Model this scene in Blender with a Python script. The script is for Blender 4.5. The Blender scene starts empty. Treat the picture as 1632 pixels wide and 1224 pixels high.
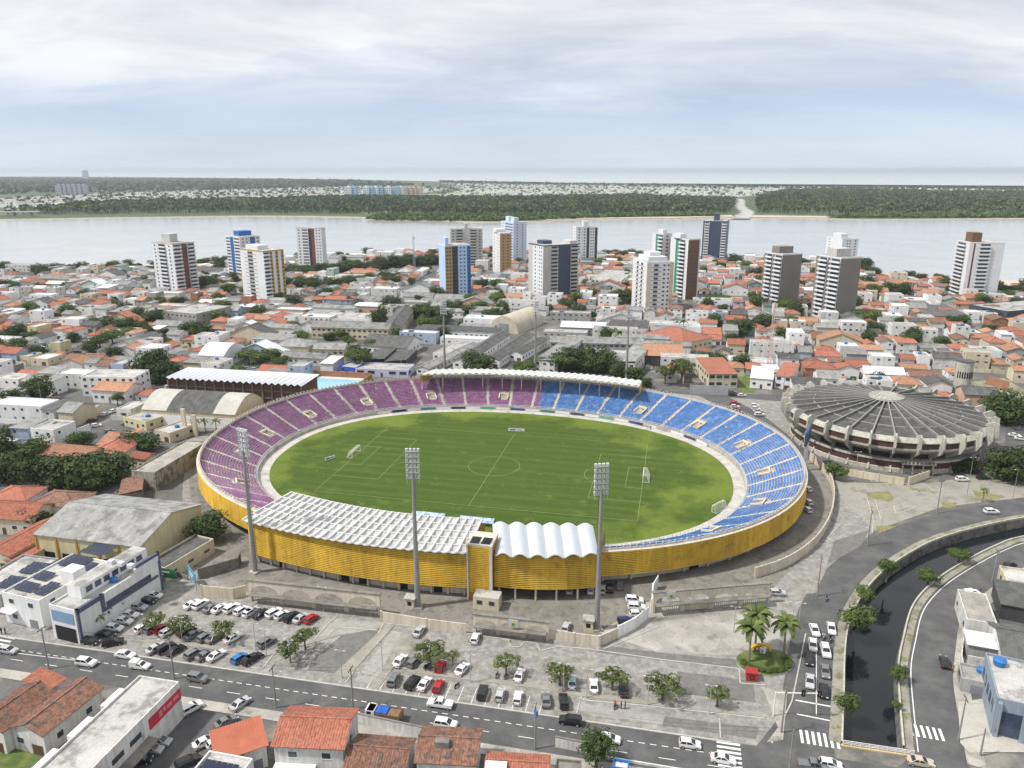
import bpy, math, random
import numpy as np
from mathutils import Vector
from mathutils.geometry import tessellate_polygon
R = math.radians
rnd = random.Random(7)
scene = bpy.context.scene
COL = scene.collection

# ---------------------------------------------------------------- camera
CAM_H, PITCH, FOC = 101.9, 0.274546, 1215.0
cam = bpy.data.cameras.new('camera')
cam.sensor_width = 36.0
cam.lens = FOC * 36.0 / 1632.0
cam.clip_start, cam.clip_end = 1.0, 60000.0
cam_o = bpy.data.objects.new('camera', cam)
COL.objects.link(cam_o)
cam_o.location = (0, 0, CAM_H)
cam_o.rotation_euler = (math.pi / 2 - PITCH, 0, 0)
scene.camera = cam_o

# ---------------------------------------------------------------- sky
SUN_EL, SUN_AZ = R(54), R(-104)          # sun stands to the left of the view, a little behind it
world = bpy.data.worlds.new('World')
scene.world = world
world.use_nodes = True
wt = world.node_tree
wt.nodes.clear()
def wn(t, **kw):
    n = wt.nodes.new(t)
    for k, v in kw.items(): setattr(n, k, v)
    return n
def wmath(op, a, b=None, clamp=False):
    n = wn('ShaderNodeMath', operation=op, use_clamp=clamp)
    for i, s in enumerate((a, b)):
        if s is None: continue
        if isinstance(s, (int, float)): n.inputs[i].default_value = s
        else: wt.links.new(s, n.inputs[i])
    return n.outputs[0]
sky = wn('ShaderNodeTexSky', sky_type='NISHITA', sun_disc=False, sun_elevation=SUN_EL, sun_rotation=SUN_AZ,
         air_density=1.0, dust_density=.35, ozone_density=3.0, altitude=100)
bg_sky = wn('ShaderNodeBackground')
bg_sky.inputs[1].default_value = 0.072
tint = wn('ShaderNodeMix', data_type='RGBA', blend_type='MULTIPLY')
tint.inputs[0].default_value = 1.0
tint.inputs[7].default_value = (.73, .80, 1.02, 1)
wt.links.new(sky.outputs[0], tint.inputs[6])
wt.links.new(tint.outputs[2], bg_sky.inputs[0])
tc = wn('ShaderNodeTexCoord')
sep = wn('ShaderNodeSeparateXYZ')
wt.links.new(tc.outputs['Generated'], sep.inputs[0])
dz = wmath('ADD', wmath('MAXIMUM', sep.outputs[2], 0.0), 0.17)
px_ = wmath('DIVIDE', sep.outputs[0], dz)
py_ = wmath('DIVIDE', sep.outputs[1], dz)
comb = wn('ShaderNodeCombineXYZ')
wt.links.new(px_, comb.inputs[0]); wt.links.new(py_, comb.inputs[1])
def wnoise(scale, detail, rough, dist=0.0, off=0.0, sx=1.0):
    mp = wn('ShaderNodeMapping')
    mp.inputs['Location'].default_value = (off, off * .7, off * .3)
    mp.inputs['Scale'].default_value = (sx, 1, 1)
    wt.links.new(comb.outputs[0], mp.inputs[0])
    n = wn('ShaderNodeTexNoise')
    n.inputs['Scale'].default_value = scale; n.inputs['Detail'].default_value = detail
    n.inputs['Roughness'].default_value = rough; n.inputs['Distortion'].default_value = dist
    wt.links.new(mp.outputs[0], n.inputs['Vector'])
    return n.outputs['Fac']
def wramp(fac, stops):
    r = wn('ShaderNodeValToRGB')
    e = r.color_ramp.elements
    while len(e) < len(stops): e.new(.5)
    for i, (p, c) in enumerate(stops):
        e[i].position = p; e[i].color = (c if isinstance(c, tuple) else (c, c, c)) + (1,)
    wt.links.new(fac, r.inputs[0])
    return r.outputs[0]
n1 = wnoise(1.15, 10, .60, .35, 3.1, .62)
shade = wramp(n1, [(.30, (.60, .625, .68)), (.42, (.72, .74, .785)), (.50, (.82, .835, .865)), (.60, (.95, .955, .965)), (.75, (.97, .97, .97))])
bg_cl = wn('ShaderNodeBackground')
veil = wn('ShaderNodeMix', data_type='RGBA')
wt.links.new(wramp(sep.outputs[2], [(0.0, .80), (.05, .55), (.085, .20), (.12, 0.0)]), veil.inputs[0])
wt.links.new(shade, veil.inputs[6])
veil.inputs[7].default_value = (.66, .76, .90, 1)
wt.links.new(veil.outputs[2], bg_cl.inputs[0])
bg_cl.inputs[1].default_value = 0.57
cover = wramp(wnoise(0.62, 9, .56, .4, 11.7, .5), [(.38, .2), (.47, .96)])
# thin veil low over the sea, closed cloud higher up
low = wramp(sep.outputs[2], [(0.0, .50), (.03, .45), (.065, .60), (.10, .97), (1, 1.0)])
fac = wmath('MAXIMUM', wmath('MULTIPLY', cover, low, True), wramp(sep.outputs[2], [(0.0, .85), (.03, .60), (.065, .42), (.10, .74), (.2, .9), (1, .92)]))
mix = wn('ShaderNodeMixShader')
wt.links.new(fac, mix.inputs[0]); wt.links.new(bg_sky.outputs[0], mix.inputs[1]); wt.links.new(bg_cl.outputs[0], mix.inputs[2])
wo = wn('ShaderNodeOutputWorld')
wt.links.new(mix.outputs[0], wo.inputs[0])

sun = bpy.data.lights.new('sun', 'SUN')
sun.energy, sun.angle, sun.color = 2.4, R(3.5), (1.0, .965, .92)
sun_o = bpy.data.objects.new('sun', sun)
COL.objects.link(sun_o)
sd = Vector((math.sin(SUN_AZ) * math.cos(SUN_EL), math.cos(SUN_AZ) * math.cos(SUN_EL), math.sin(SUN_EL)))
sun_o.rotation_euler = sd.to_track_quat('Z', 'Y').to_euler()
sun_o.location = (-200, 0, 300)

vs = scene.view_settings
vs.view_transform, vs.look, vs.gamma, vs.exposure, vs.use_curve_mapping = 'Standard', 'None', 1.0, 0.88, False
cy = scene.cycles
cy.use_denoising = True
cy.max_bounces, cy.diffuse_bounces, cy.glossy_bounces, cy.transmission_bounces, cy.volume_bounces = 5, 2, 2, 3, 0
cy.caustics_reflective = cy.caustics_refractive = False

# ---------------------------------------------------------------- helpers
CP, SP = math.cos(PITCH), math.sin(PITCH)
def at(px, py, z=0.0):
    """photo pixel -> world point on the horizontal plane at height z"""
    u, v = (px - 816) / FOC, (612 - py) / FOC
    t = (z - CAM_H) / (-SP + v * CP)
    return (u * t, (CP + v * SP) * t)
def topx(x, y, z=0.0):
    Z = z - CAM_H
    d = y * CP - SP * Z
    return 816 + FOC * x / d, 612 - FOC * (y * SP + CP * Z) / d
def inpoly(x, y, P):
    r = False; j = len(P) - 1
    for i in range(len(P)):
        if (P[i][1] > y) != (P[j][1] > y) and x < (P[j][0] - P[i][0]) * (y - P[i][1]) / (P[j][1] - P[i][1]) + P[i][0]: r = not r
        j = i
    return r

MATS = {}
def M(key, col=(.5, .5, .5), rough=.85, var=.14, scale=.25, fine=6.0, streak=0.0, rand=0.0, bump=0.0, metal=0.0, coord='world', waves=None, col2=None, mixlo=.45, mixhi=.62, spec=.3, dirt=None, cells=None):
    """procedural material: base colour with broad and fine blotches, optional second colour in patches, streaks, ribs"""
    if key in MATS: return MATS[key]
    m = bpy.data.materials.new(key); m.use_nodes = True
    MATS[key] = m
    nt = m.node_tree; N = nt.nodes; Lk = nt.links
    b = N['Principled BSDF']
    b.inputs['Roughness'].default_value = rough
    b.inputs['Metallic'].default_value = metal
    b.inputs['Specular IOR Level'].default_value = spec
    if coord == 'world':
        g = N.new('ShaderNodeNewGeometry'); vec = g.outputs['Position']
    else:
        g = N.new('ShaderNodeTexCoord'); vec = g.outputs['Object']
    def noise(s, det=4, mp=None, r=.6):
        n = N.new('ShaderNodeTexNoise')
        n.inputs['Scale'].default_value = s; n.inputs['Detail'].default_value = det; n.inputs['Roughness'].default_value = r
        if mp:
            q = N.new('ShaderNodeMapping'); q.inputs['Scale'].default_value = mp
            Lk.new(vec, q.inputs[0]); Lk.new(q.outputs[0], n.inputs['Vector'])
        else: Lk.new(vec, n.inputs['Vector'])
        return n.outputs['Fac']
    def mth(op, a, b2, cl=False):
        n = N.new('ShaderNodeMath'); n.operation = op; n.use_clamp = cl
        for i, s in enumerate((a, b2)):
            if isinstance(s, (int, float)): n.inputs[i].default_value = s
            else: Lk.new(s, n.inputs[i])
        return n.outputs[0]
    def maprange(s, a, b2, c, d):
        n = N.new('ShaderNodeMapRange')
        Lk.new(s, n.inputs[0])
        for i, v in enumerate((a, b2, c, d)): n.inputs[i + 1].default_value = v
        return n.outputs[0]
    val = maprange(noise(scale, 5), .28, .72, 1 - var, 1 + var)
    val = mth('MULTIPLY', val, maprange(noise(fine, 3), .25, .75, 1 - var * .7, 1 + var * .7))
    if streak:
        val = mth('MULTIPLY', val, maprange(noise(1.0, 4, (1.3, 1.3, .09)), .40, .70, 1.0, 1 - streak))
    if rand:
        oi = N.new('ShaderNodeObjectInfo')
        val = mth('MULTIPLY', val, maprange(oi.outputs['Random'], 0, 1, 1 - rand, 1 + rand))
    if cells:                                     # single tiles / sheets that differ a little in tone
        vo = N.new('ShaderNodeTexVoronoi'); vo.inputs['Scale'].default_value = cells[0]; vo.inputs['Randomness'].default_value = .7
        q = N.new('ShaderNodeMapping'); q.inputs['Scale'].default_value = cells[2] if len(cells) > 2 else (1, 1, .4)
        Lk.new(vec, q.inputs[0]); Lk.new(q.outputs[0], vo.inputs['Vector'])
        sc3 = N.new('ShaderNodeSeparateColor'); Lk.new(vo.outputs['Color'], sc3.inputs[0])
        val = mth('MULTIPLY', val, maprange(sc3.outputs[0], 0, 1, 1 - cells[1], 1 + cells[1]))
    basec = N.new('ShaderNodeRGB'); basec.outputs[0].default_value = tuple(col) + (1,)
    cur = basec.outputs[0]
    if col2:
        mx = N.new('ShaderNodeMix'); mx.data_type = 'RGBA'
        Lk.new(maprange(noise(scale * 1.7, 6, None, .65), mixlo, mixhi, 0, 1), mx.inputs[0])
        Lk.new(cur, mx.inputs[6]); mx.inputs[7].default_value = tuple(col2) + (1,)
        cur = mx.outputs[2]
    if dirt:
        mx = N.new('ShaderNodeMix'); mx.data_type = 'RGBA'
        Lk.new(maprange(noise(dirt[1], 7, None, .7), dirt[2], dirt[2] + .1, 0, dirt[3]), mx.inputs[0])
        Lk.new(cur, mx.inputs[6]); mx.inputs[7].default_value = tuple(dirt[0]) + (1,)
        cur = mx.outputs[2]
    if waves:
        ax, sc, amt = waves                      # corrugation / tile courses along a local axis
        w = N.new('ShaderNodeTexWave'); w.wave_type = 'BANDS'; w.bands_direction = ax
        w.inputs['Scale'].default_value = sc; w.inputs['Distortion'].default_value = .25
        Lk.new(vec, w.inputs['Vector'])
        val = mth('MULTIPLY', val, maprange(w.outputs['Fac'], 0, 1, 1 - amt, 1 + amt))
        wav = w.outputs['Fac']
    mul = N.new('ShaderNodeMix'); mul.data_type = 'RGBA'; mul.blend_type = 'MULTIPLY'; mul.inputs[0].default_value = 1
    cc = N.new('ShaderNodeCombineColor')
    for i in range(3): Lk.new(val, cc.inputs[i])
    Lk.new(cur, mul.inputs[6]); Lk.new(cc.outputs[0], mul.inputs[7])
    Lk.new(mul.outputs[2], b.inputs['Base Color'])
    if bump:
        bp = N.new('ShaderNodeBump'); bp.inputs['Strength'].default_value = bump; bp.inputs['Distance'].default_value = .08
        Lk.new(wav if waves else noise(fine, 3), bp.inputs['Height']); Lk.new(bp.outputs[0], b.inputs['Normal'])
    return m

class MB:
    """collects faces for ONE mesh"""
    def __init__(s): s.v, s.f, s.m = [], [], []
    def face(s, pts, mi=0):
        i = len(s.v); s.v += [tuple(p) for p in pts]; s.f.append(tuple(range(i, i + len(pts)))); s.m.append(mi); return s
    def box(s, x0, x1, y0, y1, z0, z1, mi=0, top=None):
        i = len(s.v)
        s.v += [(x, y, z) for z in (z0, z1) for x, y in ((x0, y0), (x1, y0), (x1, y1), (x0, y1))]
        for k, q in enumerate(((3, 2, 1, 0), (4, 5, 6, 7), (0, 1, 5, 4), (1, 2, 6, 5), (2, 3, 7, 6), (3, 0, 4, 7))):
            s.f.append(tuple(i + a for a in q)); s.m.append(top if (k == 1 and top is not None) else mi)
        return s
    def bar(s, p, q, w, h, mi=0):
        """box of width w (horizontal) and height h along the segment p-q"""
        p, q = Vector(p), Vector(q); d = (q - p)
        sx = d.cross(Vector((0, 0, 1)))
        if sx.length < 1e-5: sx = Vector((1, 0, 0))
        sx = sx.normalized() * (w / 2); up = sx.cross(d).normalized() * (h / 2)
        i = len(s.v)
        for c in (p, q):
            for a, b in ((-1, -1), (1, -1), (1, 1), (-1, 1)): s.v.append(tuple(c + sx * a + up * b))
        for q4 in ((0, 1, 2, 3), (7, 6, 5, 4), (0, 4, 5, 1), (1, 5, 6, 2), (2, 6, 7, 3), (3, 7, 4, 0)):
            s.f.append(tuple(i + a for a in q4)); s.m.append(mi)
        return s
    def tube(s, p, q, r0, r1, n=8, mi=0, caps=True):
        p, q = Vector(p), Vector(q); d = (q - p).normalized()
        a = d.cross(Vector((0, 0, 1)))
        if a.length < 1e-4: a = Vector((1, 0, 0))
        a.normalize(); b = d.cross(a)
        i = len(s.v)
        for c, r in ((p, r0), (q, r1)):
            for k in range(n):
                t = 2 * math.pi * k / n; s.v.append(tuple(c + a * (r * math.cos(t)) + b * (r * math.sin(t))))
        for k in range(n):
            j = (k + 1) % n; s.f.append((i + k, i + j, i + n + j, i + n + k)); s.m.append(mi)
        if caps:
            s.f.append(tuple(i + n + k for k in range(n))); s.m.append(mi)
            s.f.append(tuple(i + n - 1 - k for k in range(n))); s.m.append(mi)
        return s
    def prism(s, poly, z0, z1, mi=0, top=None, bottom=True):
        n = len(poly)
        if sum(poly[k][0] * poly[(k + 1) % n][1] - poly[(k + 1) % n][0] * poly[k][1] for k in range(n)) < 0: poly = poly[::-1]
        i = len(s.v); s.v += [(x, y, z0) for x, y in poly] + [(x, y, z1) for x, y in poly]
        for k in range(n):
            j = (k + 1) % n; s.f.append((i + k, i + j, i + n + j, i + n + k)); s.m.append(mi)
        tt = tessellate_polygon([[Vector((x, y, 0)) for x, y in poly]])
        for t in tt:
            a, b, c = [poly[k] for k in t]
            if (b[0] - a[0]) * (c[1] - a[1]) - (c[0] - a[0]) * (b[1] - a[1]) < 0: t = t[::-1]
            s.f.append(tuple(i + n + k for k in t)); s.m.append(mi if top is None else top)
            if bottom: s.f.append(tuple(i + k for k in reversed(t))); s.m.append(mi)
        return s
    def grid(s, rows, mi=0, closed=False):
        """surface through rows of points"""
        i = len(s.v); n = len(rows[0])
        for r in rows: s.v += [tuple(p) for p in r]
        for a in range(len(rows) - 1):
            for b in range(n if closed else n - 1):
                c = (b + 1) % n
                s.f.append((i + a * n + b, i + a * n + c, i + (a + 1) * n + c, i + (a + 1) * n + b)); s.m.append(mi)
        return s
    def mesh(s, name, mats, smooth=False):
        me = bpy.data.meshes.new(name)
        me.from_pydata(s.v, [], s.f)
        for m in (mats if isinstance(mats, (list, tuple)) else [mats]): me.materials.append(m)
        if any(s.m): me.polygons.foreach_set('material_index', s.m)
        if smooth: me.polygons.foreach_set('use_smooth', [True] * len(s.f))
        me.update()
        return me
    def build(s, name, mats, parent=None, loc=(0, 0, 0), rz=0.0, smooth=False, **tags):
        return O(name, s.mesh(name, mats, smooth), parent, loc, rz, **tags)

def O(name, data, parent=None, loc=(0, 0, 0), rz=0.0, sc=None, label=None, cat=None, group=None, kind=None):
    o = bpy.data.objects.new(name, data)
    COL.objects.link(o)
    if parent is not None: o.parent = parent
    o.location = loc
    if rz: o.rotation_euler = (0, 0, rz)
    if sc is not None: o.scale = sc if isinstance(sc, (tuple, list)) else (sc, sc, sc)
    if label: o['label'] = label
    if cat: o['category'] = cat
    if group: o['group'] = group
    if kind: o['kind'] = kind
    return o
def thing(name, label, cat, loc=(0, 0, 0), rz=0.0, group=None, sc=None):
    return O(name, None, None, loc, rz, sc, label, cat, group)
def copy_tree(o, parent=None):
    c = o.copy(); COL.objects.link(c); c.parent = parent
    for ch in o.children: copy_tree(ch, c)
    return c
def sheet(name, pts, z, mat, holes=(), parent=None, kind='structure', **kw):
    """flat polygon (world xy) as one sheet, with optional holes"""
    loops = [[Vector((x, y, 0)) for x, y in pts]] + [[Vector((x, y, 0)) for x, y in h] for h in holes]
    flat = [p for l in loops for p in l]
    b = MB(); b.v = [(p.x, p.y, z) for p in flat]
    for t in tessellate_polygon(loops):
        a, bb, c = [flat[k] for k in t]
        if (bb.x - a.x) * (c.y - a.y) - (c.x - a.x) * (bb.y - a.y) < 0: t = t[::-1]
        b.f.append(tuple(t)); b.m.append(0)
    return b.build(name, mat, parent, kind=kind, **kw)
def P(*pts): return [at(*p) for p in pts]
def strip(left, right): return list(left) + list(reversed(right))
def offset_line(pts, d):
    out = []
    for i, p in enumerate(pts):
        a = pts[max(i - 1, 0)]; b = pts[min(i + 1, len(pts) - 1)]
        t = Vector((b[0] - a[0], b[1] - a[1])).normalized()
        out.append((p[0] - t.y * d, p[1] + t.x * d))
    return out
def smooth_line(pts, n=6):
    """Catmull-Rom through pts"""
    out = []; k = len(pts)
    for i in range(k - 1):
        p0, p1, p2, p3 = [Vector(pts[min(max(j, 0), k - 1)]) for j in (i - 1, i, i + 1, i + 2)]
        for s in range(n):
            t = s / n
            out.append(tuple(.5 * ((2 * p1) + (p2 - p0) * t + (2 * p0 - 5 * p1 + 4 * p2 - p3) * t * t + (3 * p1 - p0 - 3 * p2 + p3) * t ** 3)))
    out.append(tuple(pts[-1])); return out

# ---------------------------------------------------------------- materials
asphalt = M('asphalt', (.085, .085, .086), .9, .16, .12, 3, col2=(.125, .124, .121), mixlo=.42, mixhi=.68, dirt=((.08, .08, .08), .12, .56, .35))
old_asphalt = M('old_asphalt', (.16, .158, .15), .92, .22, .1, 3, col2=(.24, .235, .22), mixlo=.45, mixhi=.6)
cobble = M('grey_cobbles', (.215, .208, .192), .92, .18, .35, 2.6, col2=(.29, .28, .255), mixlo=.40, mixhi=.60, dirt=((.16, .155, .145), .22, .56, .5), bump=.25, cells=(1.3, .13))
concrete = M('concrete', (.34, .32, .285), .9, .22, .16, 2.5, dirt=((.15, .145, .135), .25, .54, .6), cells=(.3, .13))
old_concrete = M('weathered_concrete', (.215, .2, .175), .92, .25, .3, 2.4, dirt=((.09, .088, .08), .3, .5, .75), cells=(.25, .12))
kerb_m = M('kerb_concrete', (.42, .41, .37), .9, .2, .5, 5)
paint = M('road_paint', (.72, .72, .7), .7, .12, 1, 6)
earth = M('bare_earth', (.30, .26, .20), .95, .2, .2, 3)
grass_m = M('lawn', (.085, .13, .03), .95, .3, .3, 6, col2=(.16, .17, .06))
city_ground = M('city_ground', (.12, .118, .112), .92, .25, .05, 1.2, col2=(.21, .195, .17), mixlo=.5, mixhi=.62)
sand = M('beach_sand', (.52, .45, .35), .95, .12, .05, 2)
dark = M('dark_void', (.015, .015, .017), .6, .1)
glass = M('window_glass', (.04, .05, .06), .12, .3, .8, 3, spec=.7)
glass_blue = M('blue_glass', (.03, .05, .09), .15, .3, .5, 2, spec=.7)
white_w = M('white_render', (.76, .76, .75), .85, .07, .15, 3, streak=.16, rand=.06)
white_dirty = M('stained_white_render', (.66, .65, .62), .88, .12, .2, 3, streak=.3, rand=.08, dirt=((.2, .19, .18), .25, .58, .7))
cream_w = M('cream_render', (.60, .54, .40), .88, .1, .2, 3, streak=.22, rand=.06)
beige_w = M('beige_render', (.62, .56, .46), .88, .12, .2, 3, streak=.25, dirt=((.2, .18, .15), .2, .62, .6))
grey_w = M('grey_render', (.36, .36, .35), .88, .14, .2, 3, streak=.3, rand=.1)
peach_w = M('peach_render', (.56, .40, .30), .88, .1, .2, 3, streak=.2, rand=.06)
green_w = M('pale_green_render', (.42, .54, .46), .88, .1, .2, 3, streak=.2, rand=.06)
blue_w = M('pale_blue_render', (.38, .45, .54), .88, .1, .2, 3, streak=.2, rand=.06)
yellow_w = M('pale_yellow_render', (.60, .55, .33), .88, .1, .2, 3, streak=.2)
brick_w = M('raw_brick', (.34, .17, .105), .92, .2, .3, 4, streak=.2)
tile_red = M('red_clay_tile', (.35, .135, .088), .9, .2, .35, 4, rand=.16, coord='object', cells=(2.2, .22, (1.3, 1, .5)), waves=('X', 2.4, .2), dirt=((.15, .10, .08), .35, .55, .6), bump=.3)
tile_orange = M('orange_clay_tile', (.38, .20, .125), .9, .22, .35, 4, rand=.16, coord='object', cells=(2.2, .25, (1.3, 1, .5)), waves=('X', 2.4, .2), dirt=((.20, .13, .09), .35, .52, .6), bump=.3)
tile_old = M('old_clay_tile', (.25, .13, .088), .92, .26, .4, 4, rand=.14, coord='object', cells=(2.2, .32, (1.3, 1, .5)), waves=('X', 2.4, .24), dirt=((.10, .08, .07), .4, .48, .8), bump=.3)
fibro = M('fibre_cement_sheet', (.26, .26, .248), .92, .18, .2, 3, rand=.16, coord='object', cells=(.7, .14, (1, .5, .2)), waves=('X', 2.2, .12), dirt=((.10, .10, .095), .22, .5, .65), bump=.2)
fibro_dark = M('dark_fibre_cement_sheet', (.105, .105, .102), .92, .22, .2, 3, rand=.14, coord='object', cells=(.7, .18, (1, .5, .2)), waves=('X', 2.2, .12), dirt=((.06, .06, .058), .22, .52, .6), bump=.2)
metal_white = M('white_metal_sheet', (.60, .615, .64), .45, .06, .1, 2, spec=.4)
metal_grey = M('galvanised_metal', (.42, .43, .44), .5, .1, .3, 3, metal=.2)
slab = M('roof_slab', (.42, .41, .39), .92, .18, .15, 2, rand=.1, dirt=((.15, .145, .135), .2, .5, .7))
solar = M('solar_panel', (.012, .018, .045), .2, .2, 1, 4, spec=.6)
tank_blue = M('blue_plastic', (.03, .16, .42), .5, .1)
pole_conc = M('pole_concrete', (.24, .235, .225), .9, .15, .5, 4)
dark_metal = M('dark_metal', (.06, .06, .062), .6, .15)
bark = M('bark', (.13, .10, .075), .95, .25, 2, 8)
# ================================================================ SETTING
# ---- canal banks (photo pixels on the ground)
canal_L = smooth_line(P((1343, 1186), (1346, 1100), (1347, 1051), (1352, 1005), (1368, 962), (1398, 922), (1438, 891), (1490, 863), (1556, 843), (1632, 827), (1760, 808), (1920, 796)), 5)
canal_R = smooth_line(P((1438, 1192), (1432, 1117), (1430, 1061), (1438, 1018), (1454, 965), (1490, 926), (1540, 894), (1590, 869), (1632, 856), (1760, 834), (1920, 821)), 5)
shore = P((-700, 440), (-300, 434), (0, 430), (150, 427), (330, 418), (460, 413), (530, 407), (690, 402), (860, 402), (954, 403), (1019, 405), (1186, 411), (1287, 418), (1370, 428), (1391, 433), (1468, 441), (1593, 446), (1750, 452), (2100, 470), (2600, 500))
shore = smooth_line(shore, 4)
near_land = [(-900, -60), (900, -60), (900, shore[-1][1])] + list(reversed(shore))
canal_poly = strip(canal_L, canal_R)
sheet('ground', near_land, 0.0, city_ground, [canal_poly])
m_bank = M('river_bank', (.33, .29, .22), .95, .2, .1, 1)
b = MB()
lo = offset_line(shore, 6.0)
b.grid([[(x, y, 0) for x, y in shore], [(x, y, -2.2) for x, y in lo]])
b.build('river_bank', m_bank, kind='structure')

# canal: retaining walls, bed, dark water
m_cw = M('canal_wall', (.17, .165, .15), .95, .25, .3, 2, dirt=((.05, .05, .045), .4, .48, .8))
for side, ln, d in (('canal_wall_left', canal_L, .5), ('canal_wall_right', canal_R, -.5)):
    b = MB()
    inn = offset_line(ln, -d)
    b.grid([[(x, y, -.001) for x, y in ln], [(x, y, -3.4) for x, y in inn]])
    b.build(side, m_cw, kind='structure')
b = MB().face([(*canal_L[0], 0), (*canal_R[0], 0), (*canal_R[0], -3.4), (*canal_L[0], -3.4)])
b.build('canal_culvert', m_cw, kind='structure')
def water_mat(key, col, rough, bump_s, scale, stretch=(1, 1, 1), spec=.5, col2=None):
    m = M(key, col, rough, .06, .01 if col2 else .004, .05, col2=col2, mixlo=.42, mixhi=.6, spec=spec)
    nt = m.node_tree; bs = nt.nodes['Principled BSDF']
    g = nt.nodes.new('ShaderNodeNewGeometry'); mp = nt.nodes.new('ShaderNodeMapping'); mp.inputs['Scale'].default_value = stretch
    n = nt.nodes.new('ShaderNodeTexNoise'); n.inputs['Scale'].default_value = scale; n.inputs['Detail'].default_value = 5
    bp = nt.nodes.new('ShaderNodeBump'); bp.inputs['Strength'].default_value = bump_s; bp.inputs['Distance'].default_value = .3
    nt.links.new(g.outputs['Position'], mp.inputs[0]); nt.links.new(mp.outputs[0], n.inputs['Vector'])
    nt.links.new(n.outputs['Fac'], bp.inputs['Height']); nt.links.new(bp.outputs[0], bs.inputs['Normal'])
    return m
canal_water = water_mat('canal_water', (.012, .014, .017), .05, .08, .8, spec=.3)
sheet('canal_water', canal_poly, -2.6, canal_water)
river_m = water_mat('river_water', (.37, .38, .37), .16, .12, .35, (.25, 1, 1), col2=(.41, .415, .40))
sea_m = water_mat('sea_water', (.38, .45, .46), .5, .2, .05, (.3, 1, 1), col2=(.44, .50, .49))

# ---- far bank of the river and the ocean coast
far_shore = smooth_line(P((-900, 352), (-300, 350), (0, 349), (120, 347), (270, 345), (410, 343.5), (575, 345.5), (588, 349), (709, 351), (760, 353), (860, 352), (900, 349.5), (1000, 348.5), (1090, 347.5), (1150, 345.5), (1172, 347), (1210, 347), (1250, 346), (1330, 348), (1400, 349), (1632, 347.5), (2000, 347), (2500, 346)), 4)
coast = smooth_line(P((2500, 311), (2000, 306), (1632, 302), (1300, 299), (1100, 297), (900, 294), (816, 292), (700, 289), (550, 286), (400, 284), (250, 282.5), (100, 281.4), (-300, 280.6), (-900, 280.2)), 3)
creek = P((1168, 348), (1177, 338), (1183, 330), (1178, 318), (1184, 318), (1190, 330), (1198, 336), (1190, 348))
far_land = list(far_shore) + list(coast)
far_g = M('far_terrain', (.075, .10, .055), .95, .3, .003, .05, col2=(.22, .21, .15), mixlo=.56, mixhi=.66)
sheet('far_terrain', far_land, 0.0, far_g)
b = MB().grid([[(x, y, 0) for x, y in far_shore], [(x, y, -2.5) for x, y in offset_line(far_shore, -8)]])
b.build('far_bank', m_bank, kind='structure')
beach = [p for p in P((862, 351.6), (900, 349), (1000, 348), (1090, 347), (1150, 345.2), (1172, 346), (1165, 342.8), (1090, 345), (1000, 346.3), (900, 347), (880, 348.5))]
sheet('river_beach', beach, .25, sand)
sheet('river_beach', P((1192, 346.6), (1250, 345.8), (1322, 347.2), (1322, 344.6), (1240, 343.6), (1200, 343.2)), .25, sand)
cl_ = smooth_line(P((1180, 348.5), (1188, 342), (1191, 337.5), (1184, 333), (1180, 327), (1182, 321), (1180, 317)), 6)
wd_ = [20 * (1 - .55 * i / len(cl_)) for i in range(len(cl_))]
lf_, rt_ = [], []
for i, p_ in enumerate(cl_):
    lf_.append((p_[0] - wd_[i] - 6 * math.sin(i * 1.7), p_[1])); rt_.append((p_[0] + wd_[i] + 5 * math.sin(i * 2.3), p_[1]))
MB().grid([[(x, y, .4) for x, y in lf_], [(x, y, .4) for x, y in rt_]]).build('creek', M('creek_silt', (.46, .44, .40), .4, .12, .02, .2, col2=(.30, .29, .25)), kind='structure')
surf = [(x, y - 60) for x, y in coast[:22]] + [(x, y + 60) for x, y in reversed(coast[:22])]
sheet('ocean_beach', surf, .3, M('surf_foam', (.72, .71, .68), .9, .1, .01, .05))
sheet('river', [(-2600, 700), (2600, 500), (3600, 1700), (3200, 2300), (-3200, 2300), (-3600, 1700)], -1.6, river_m)
sea_far = 25500
sheet('sea', [(x * 1.0, y - 40) for x, y in reversed(coast)] + [(-9000, 13000), (-26000, sea_far), (26000, sea_far), (9000, 3000)], -1.0, sea_m)
sheet('sand_flat', P((1391, 434), (1468, 441), (1593, 446), (1750, 452), (1700, 470), (1600, 455), (1470, 447)), .02, sand)

# ---- avenue, side streets, canal roads
AO, AU, AV = Vector((-115.9, 150.6)), Vector((math.cos(R(-12)), math.sin(R(-12)))), Vector((-math.sin(R(-12)), math.cos(R(-12))))
def av(u, v):                      # frame of the avenue: u along it, v away from the camera
    p = AO + AU * u + AV * v; return (p.x, p.y)
sheet('avenue', [av(-120, 0), av(330, 0), av(330, -9.6), av(-120, -9.6)], .010, asphalt)
sheet('side_street', P((300, 1096), (405, 1116), (335, 1172), (250, 1240), (150, 1330), (60, 1400), (-60, 1350), (80, 1270), (160, 1210), (235, 1160)), .006, asphalt)
roadL_l = offset_line(canal_L, 11.5)
verge_L = offset_line(canal_L, 2.4)
sheet('canal_road_left', strip(roadL_l, verge_L), .014, asphalt)
roadL0 = [av(166, -.5), (roadL_l[0][0], roadL_l[0][1]), (verge_L[0][0], verge_L[0][1]), av(181, -.5)]
sheet('canal_road_left', [av(163, -2), roadL_l[1], verge_L[1], av(178, -2)], .018, asphalt)
roadR_l, roadR_r = offset_line(canal_R, -2.0), offset_line(canal_R, -10.4)
sheet('canal_road_right', strip(roadR_l, roadR_r), .014, asphalt)
sheet('canal_road_right', [av(186, -3), roadR_l[0], roadR_r[0], av(203, -3)], .018, asphalt)
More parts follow.
